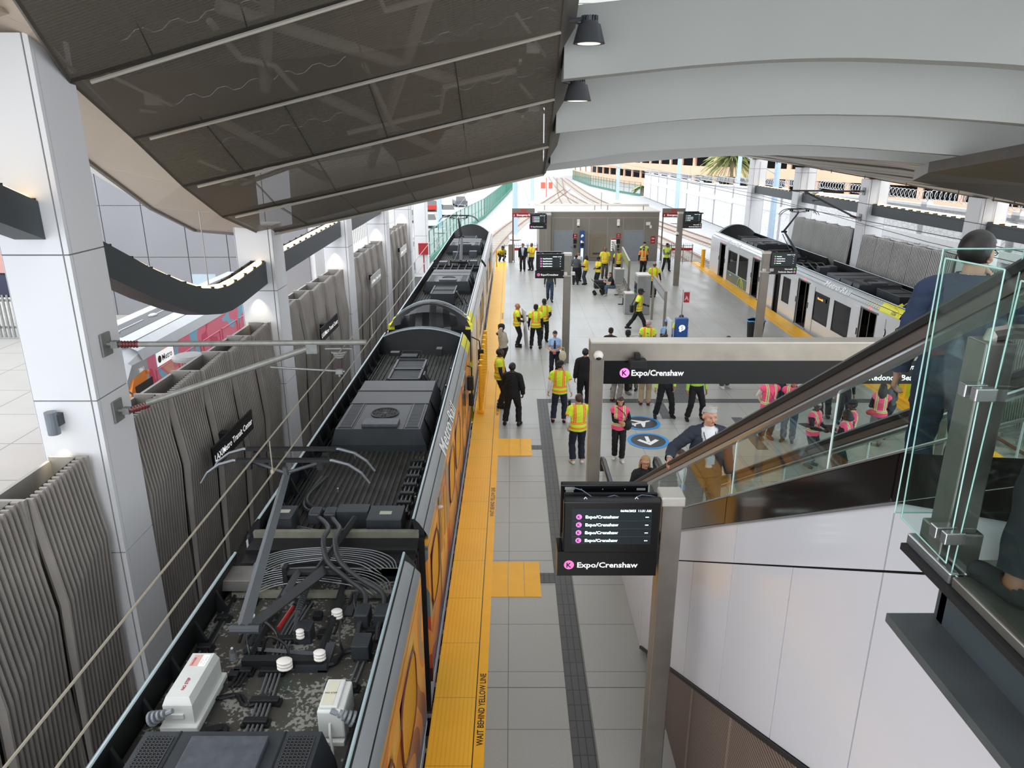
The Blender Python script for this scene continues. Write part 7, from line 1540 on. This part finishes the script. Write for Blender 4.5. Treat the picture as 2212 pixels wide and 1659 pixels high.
person((10.25, 18.4, 0), -D*.8, 'woman in grey jacket with long black hair beside the yellow barrier', top='#4f5357', pants='#1c2536', hair='k', hairlen=.32, female=1, skin='m', hl=(.14, .2, 1.05), hr=(.2, .1, .9), h=1.72)
person((9.55, 19.6, 0), .1, 'person in dark clothes behind the capped woman in pink vest', top='#1d1e22', hair='k', hat='cap', skin='m', h=1.7)
person((9.2, 19.9, 0), D, 'broad person in orange-yellow vest and dark trousers seen from behind', vest=VO, top='#2a2b2e', pants='#222326', skin='b', hair='k', h=1.86, belly=.2)
person((8.1, 20.7, 0), D*.6, 'person in jeans partly hidden by the escalator handrail', top='#d0d0ce', pants='#2d3a4b', skin='l', shoes='#d5d5d2', hl=pocket)
person((4.5, 20.05, 0), .05, 'man in lime shirt and black work trousers, left of the two beneath the sign', top='#b5dc44', pants='#111217', skin='m', hat='cap', fl=(.22, 0, .08), fr=(.22, 0, .08), hl=(.2, .15, .92), hr=(.28, .08, .85), h=1.85, vox=.011)
person((5.36, 19.85, 0), .15, 'man in lime shirt and black work trousers, right of the two beneath the sign', top='#a6d24c', pants='#111217', skin='m', hat='cap', fl=(.2, .02, .08), fr=(.2, 0, .08), h=1.83, vox=.011)
person((3.25, 21.4, 0), D*.8, 'person in grey trousers and brown shoes hidden behind the gantry sign above the waist', top='#3c4a5c', pants='#8a847b', shoes='#4b2e20', skin='l')
person((3.5, 22.2, 0), D*.1, 'person in black trousers and dark sneakers behind the grey-trousered one', top='#2a2d33', pants='#15161a', shoes='#70757a', skin='m', fl=(.2, .1, .08), fr=(.22, -.05, .08))
person((4.12, 21.1, 0), D*.95, 'person in khaki trousers and brown shoes standing under the gantry sign', top='#dadcdf', pants='#b09c7f', shoes='#4b2e20', skin='l')
person((4.02, 22.6, 0), -.6, 'person in grey leggings and black shoes at the dark floor strip', top='#33363c', pants='#6c6b68', shoes='#17181a', skin='l', female=1, h=1.66)
person((2.22, 20.9, 0), D*1.0, 'person in long black coat half hidden by the left gantry post', jacket='#0e0f12', coatlen=.5, pants='#101114', hair='k', skin='m', belly=.25, h=1.85)
# --- escalator riders
person((2.62, 8.95, 2.48), -.02, 'grey-haired man in navy blazer and white shirt gripping the escalator rail', h=1.86, jacket='#2a2f3c', collar=1, top='#e3e5e8', pants='#3a3c40', hair='g', skin='l', glasses=2, badge='#9cc8e6', belly=.3, hr=(.49, .27, 1.165), hl=(.27, .1, .86), yaw=.22, nod=.0, grip=.45, coatlen=.74, vox=.0082)
person((2.42, 12.0, .62), .15, 'blond woman in glasses and black jacket at the foot of the escalator', h=1.66, jacket='#15161a', collar=1, top='#1c1d22', hair='bl', hairlen=.2, female=1, skin='l', glasses=1, nod=.0, yaw=-.15, vox=.0105)
person((2.95, 11.6, .82), .1, 'dark-haired man in glasses and black suit behind the blond woman', h=1.76, jacket='#17181c', collar=1, top='#dfe2e6', hair='br', skin='l', glasses=1, badge='#3d7fc0', hl=(.3, .25, 1.0), vox=.0105)
person((2.72, 4.25, 5.32), D*.80, 'man in navy blue suit with balding crown and glasses riding down the escalator', h=1.80, jacket='#26334d', top='#e6e8ec', pants='#1f2a42', hair='k', skin='l', glasses=1, hr=(.08, .27, 1.47), hl=(.28, .05, .86), yaw=-.35, nod=.15, coatlen=.70, vox=.0082)
person((2.16, 2.32, 5.99), D, 'person in black clothes standing at the right edge of view on the mezzanine', h=1.78, jacket='#15161a', top='#15161a', pants='#14151b', hair='k', skin='b', fl=(.27, -.02, .08), fr=(.1, .1, .08), hl=(.12, .25, 1.15), hr=(.2, .1, .92), vox=.0095)
# --- things people hold
def item(name, lab, cat, loc, fn, mat, rz=0):
    m_ = MB(); fn(m_); o = m_.build(name, mat, label=lab, cat=cat); o.location = loc; o.rotation_euler = (0, 0, rz); return o
item('presentation_board', 'tall white foam board standing among the three men in yellow vests', 'board', (.60, 27.9, 0), lambda m_: m_.slab([(0, -.35, 0), (0, .35, 0), (-.14, .35, 1.55), (-.14, -.35, 1.55)], (.03, 0, 0)), M('foam_board', '#c9cacb', .6), .2)
item('paper_sheet', 'white sheet of paper held by the bald man', 'paper', (.46, 27.7, .95), lambda m_: m_.slab([(0, -.1, -.14), (0, .1, -.14), (.05, .1, .14), (.05, -.1, .14)], (.004, 0, 0)), TWHITE)
item('tote_bag', 'cream tote bag hanging from the arm of the woman in pale blue shirt', 'bag', (1.74, 23.68, .72), lambda m_: (m_.ell((0, 0, .12), (.13, .07, .19), 14), m_.tube([(-.06, 0, .28), (-.04, 0, .42), (.04, 0, .42), (.06, 0, .28)], .01, 6)), M('tote_cream', '#d2c6ae', .9))
item('name_badge', 'pink badge at the chest of the woman in pale blue shirt', 'badge', (1.46, 23.66, .98), lambda m_: m_.b2((-.05, -.005, -.07), (.05, .005, .07)), M('badge_pink', '#cf6f9c', .5))
item('phone', 'dark phone held up by the man filming left of the gantry post', 'phone', (1.46, 17.14, 1.47), lambda m_: m_.bbox((-.04, -.006, -.08), (.04, .006, .08), .005), BLK2, .3)
item('clipboard', 'dark clipboard held by the grey-haired woman in pink vest', 'clipboard', (7.17, 16.35, 1.16), lambda m_: m_.slab([(-.17, -.13, .04), (.17, -.13, -.02), (.17, .13, .0), (-.17, .13, .06)], (0, 0, .008)), M('clipboard_dark', '#34343a', .5), .5)
item('handbag', 'black bag at the hip of the young woman in pink vest', 'bag', (2.90, 16.83, .90), lambda m_: (m_.ell((0, 0, .1), (.11, .06, .14), 14), m_.tube([(0, .05, .2), (-.1, -.0, .42), (-.28, .06, .56)], .01, 5)), BLK2)
item('shoulder_bag', 'black shoulder bag on the back of the striding man', 'bag', (5.18, 30.62, .95), lambda m_: (m_.bbox((-.08, -.16, -.12), (.08, .16, .22), .05), m_.tube([(0, .05, .2), (.15, .1, .5)], .02, 5)), BLK2)
item('red_pouch', 'red and black pouch held by the capped woman in pink vest', 'bag', (9.42, 17.75, 1.0), lambda m_: m_.ell((0, 0, 0), (.14, .08, .08), 12), M('pouch_red', '#a83a3c', .7))
item('dark_tablet', 'dark tablet in the hands of the reading woman in pink vest', 'tablet', (7.66, 16.15, 1.2), lambda m_: m_.slab([(-.1, -.07, 0), (.1, -.07, 0), (.1, .07, .04), (-.1, .07, .04)], (0, 0, .01)), M('tablet_maroon', '#3a2024', .4))
item('radio_cord', 'coiled white cable lying on the floor behind the man in sunglasses', 'cable', (5.2, 29.3, .01), lambda m_: m_.tube([(.35*math.cos(a)+.02*a, .5*math.sin(a), .02) for a in np.linspace(0, 9, 40)], .012, 5), M('cord_white', '#cfd0d0', .5))
for o in list(bpy.data.objects):
    if o.type == 'MESH' and o.data.users == 1: o.data.name = o.name
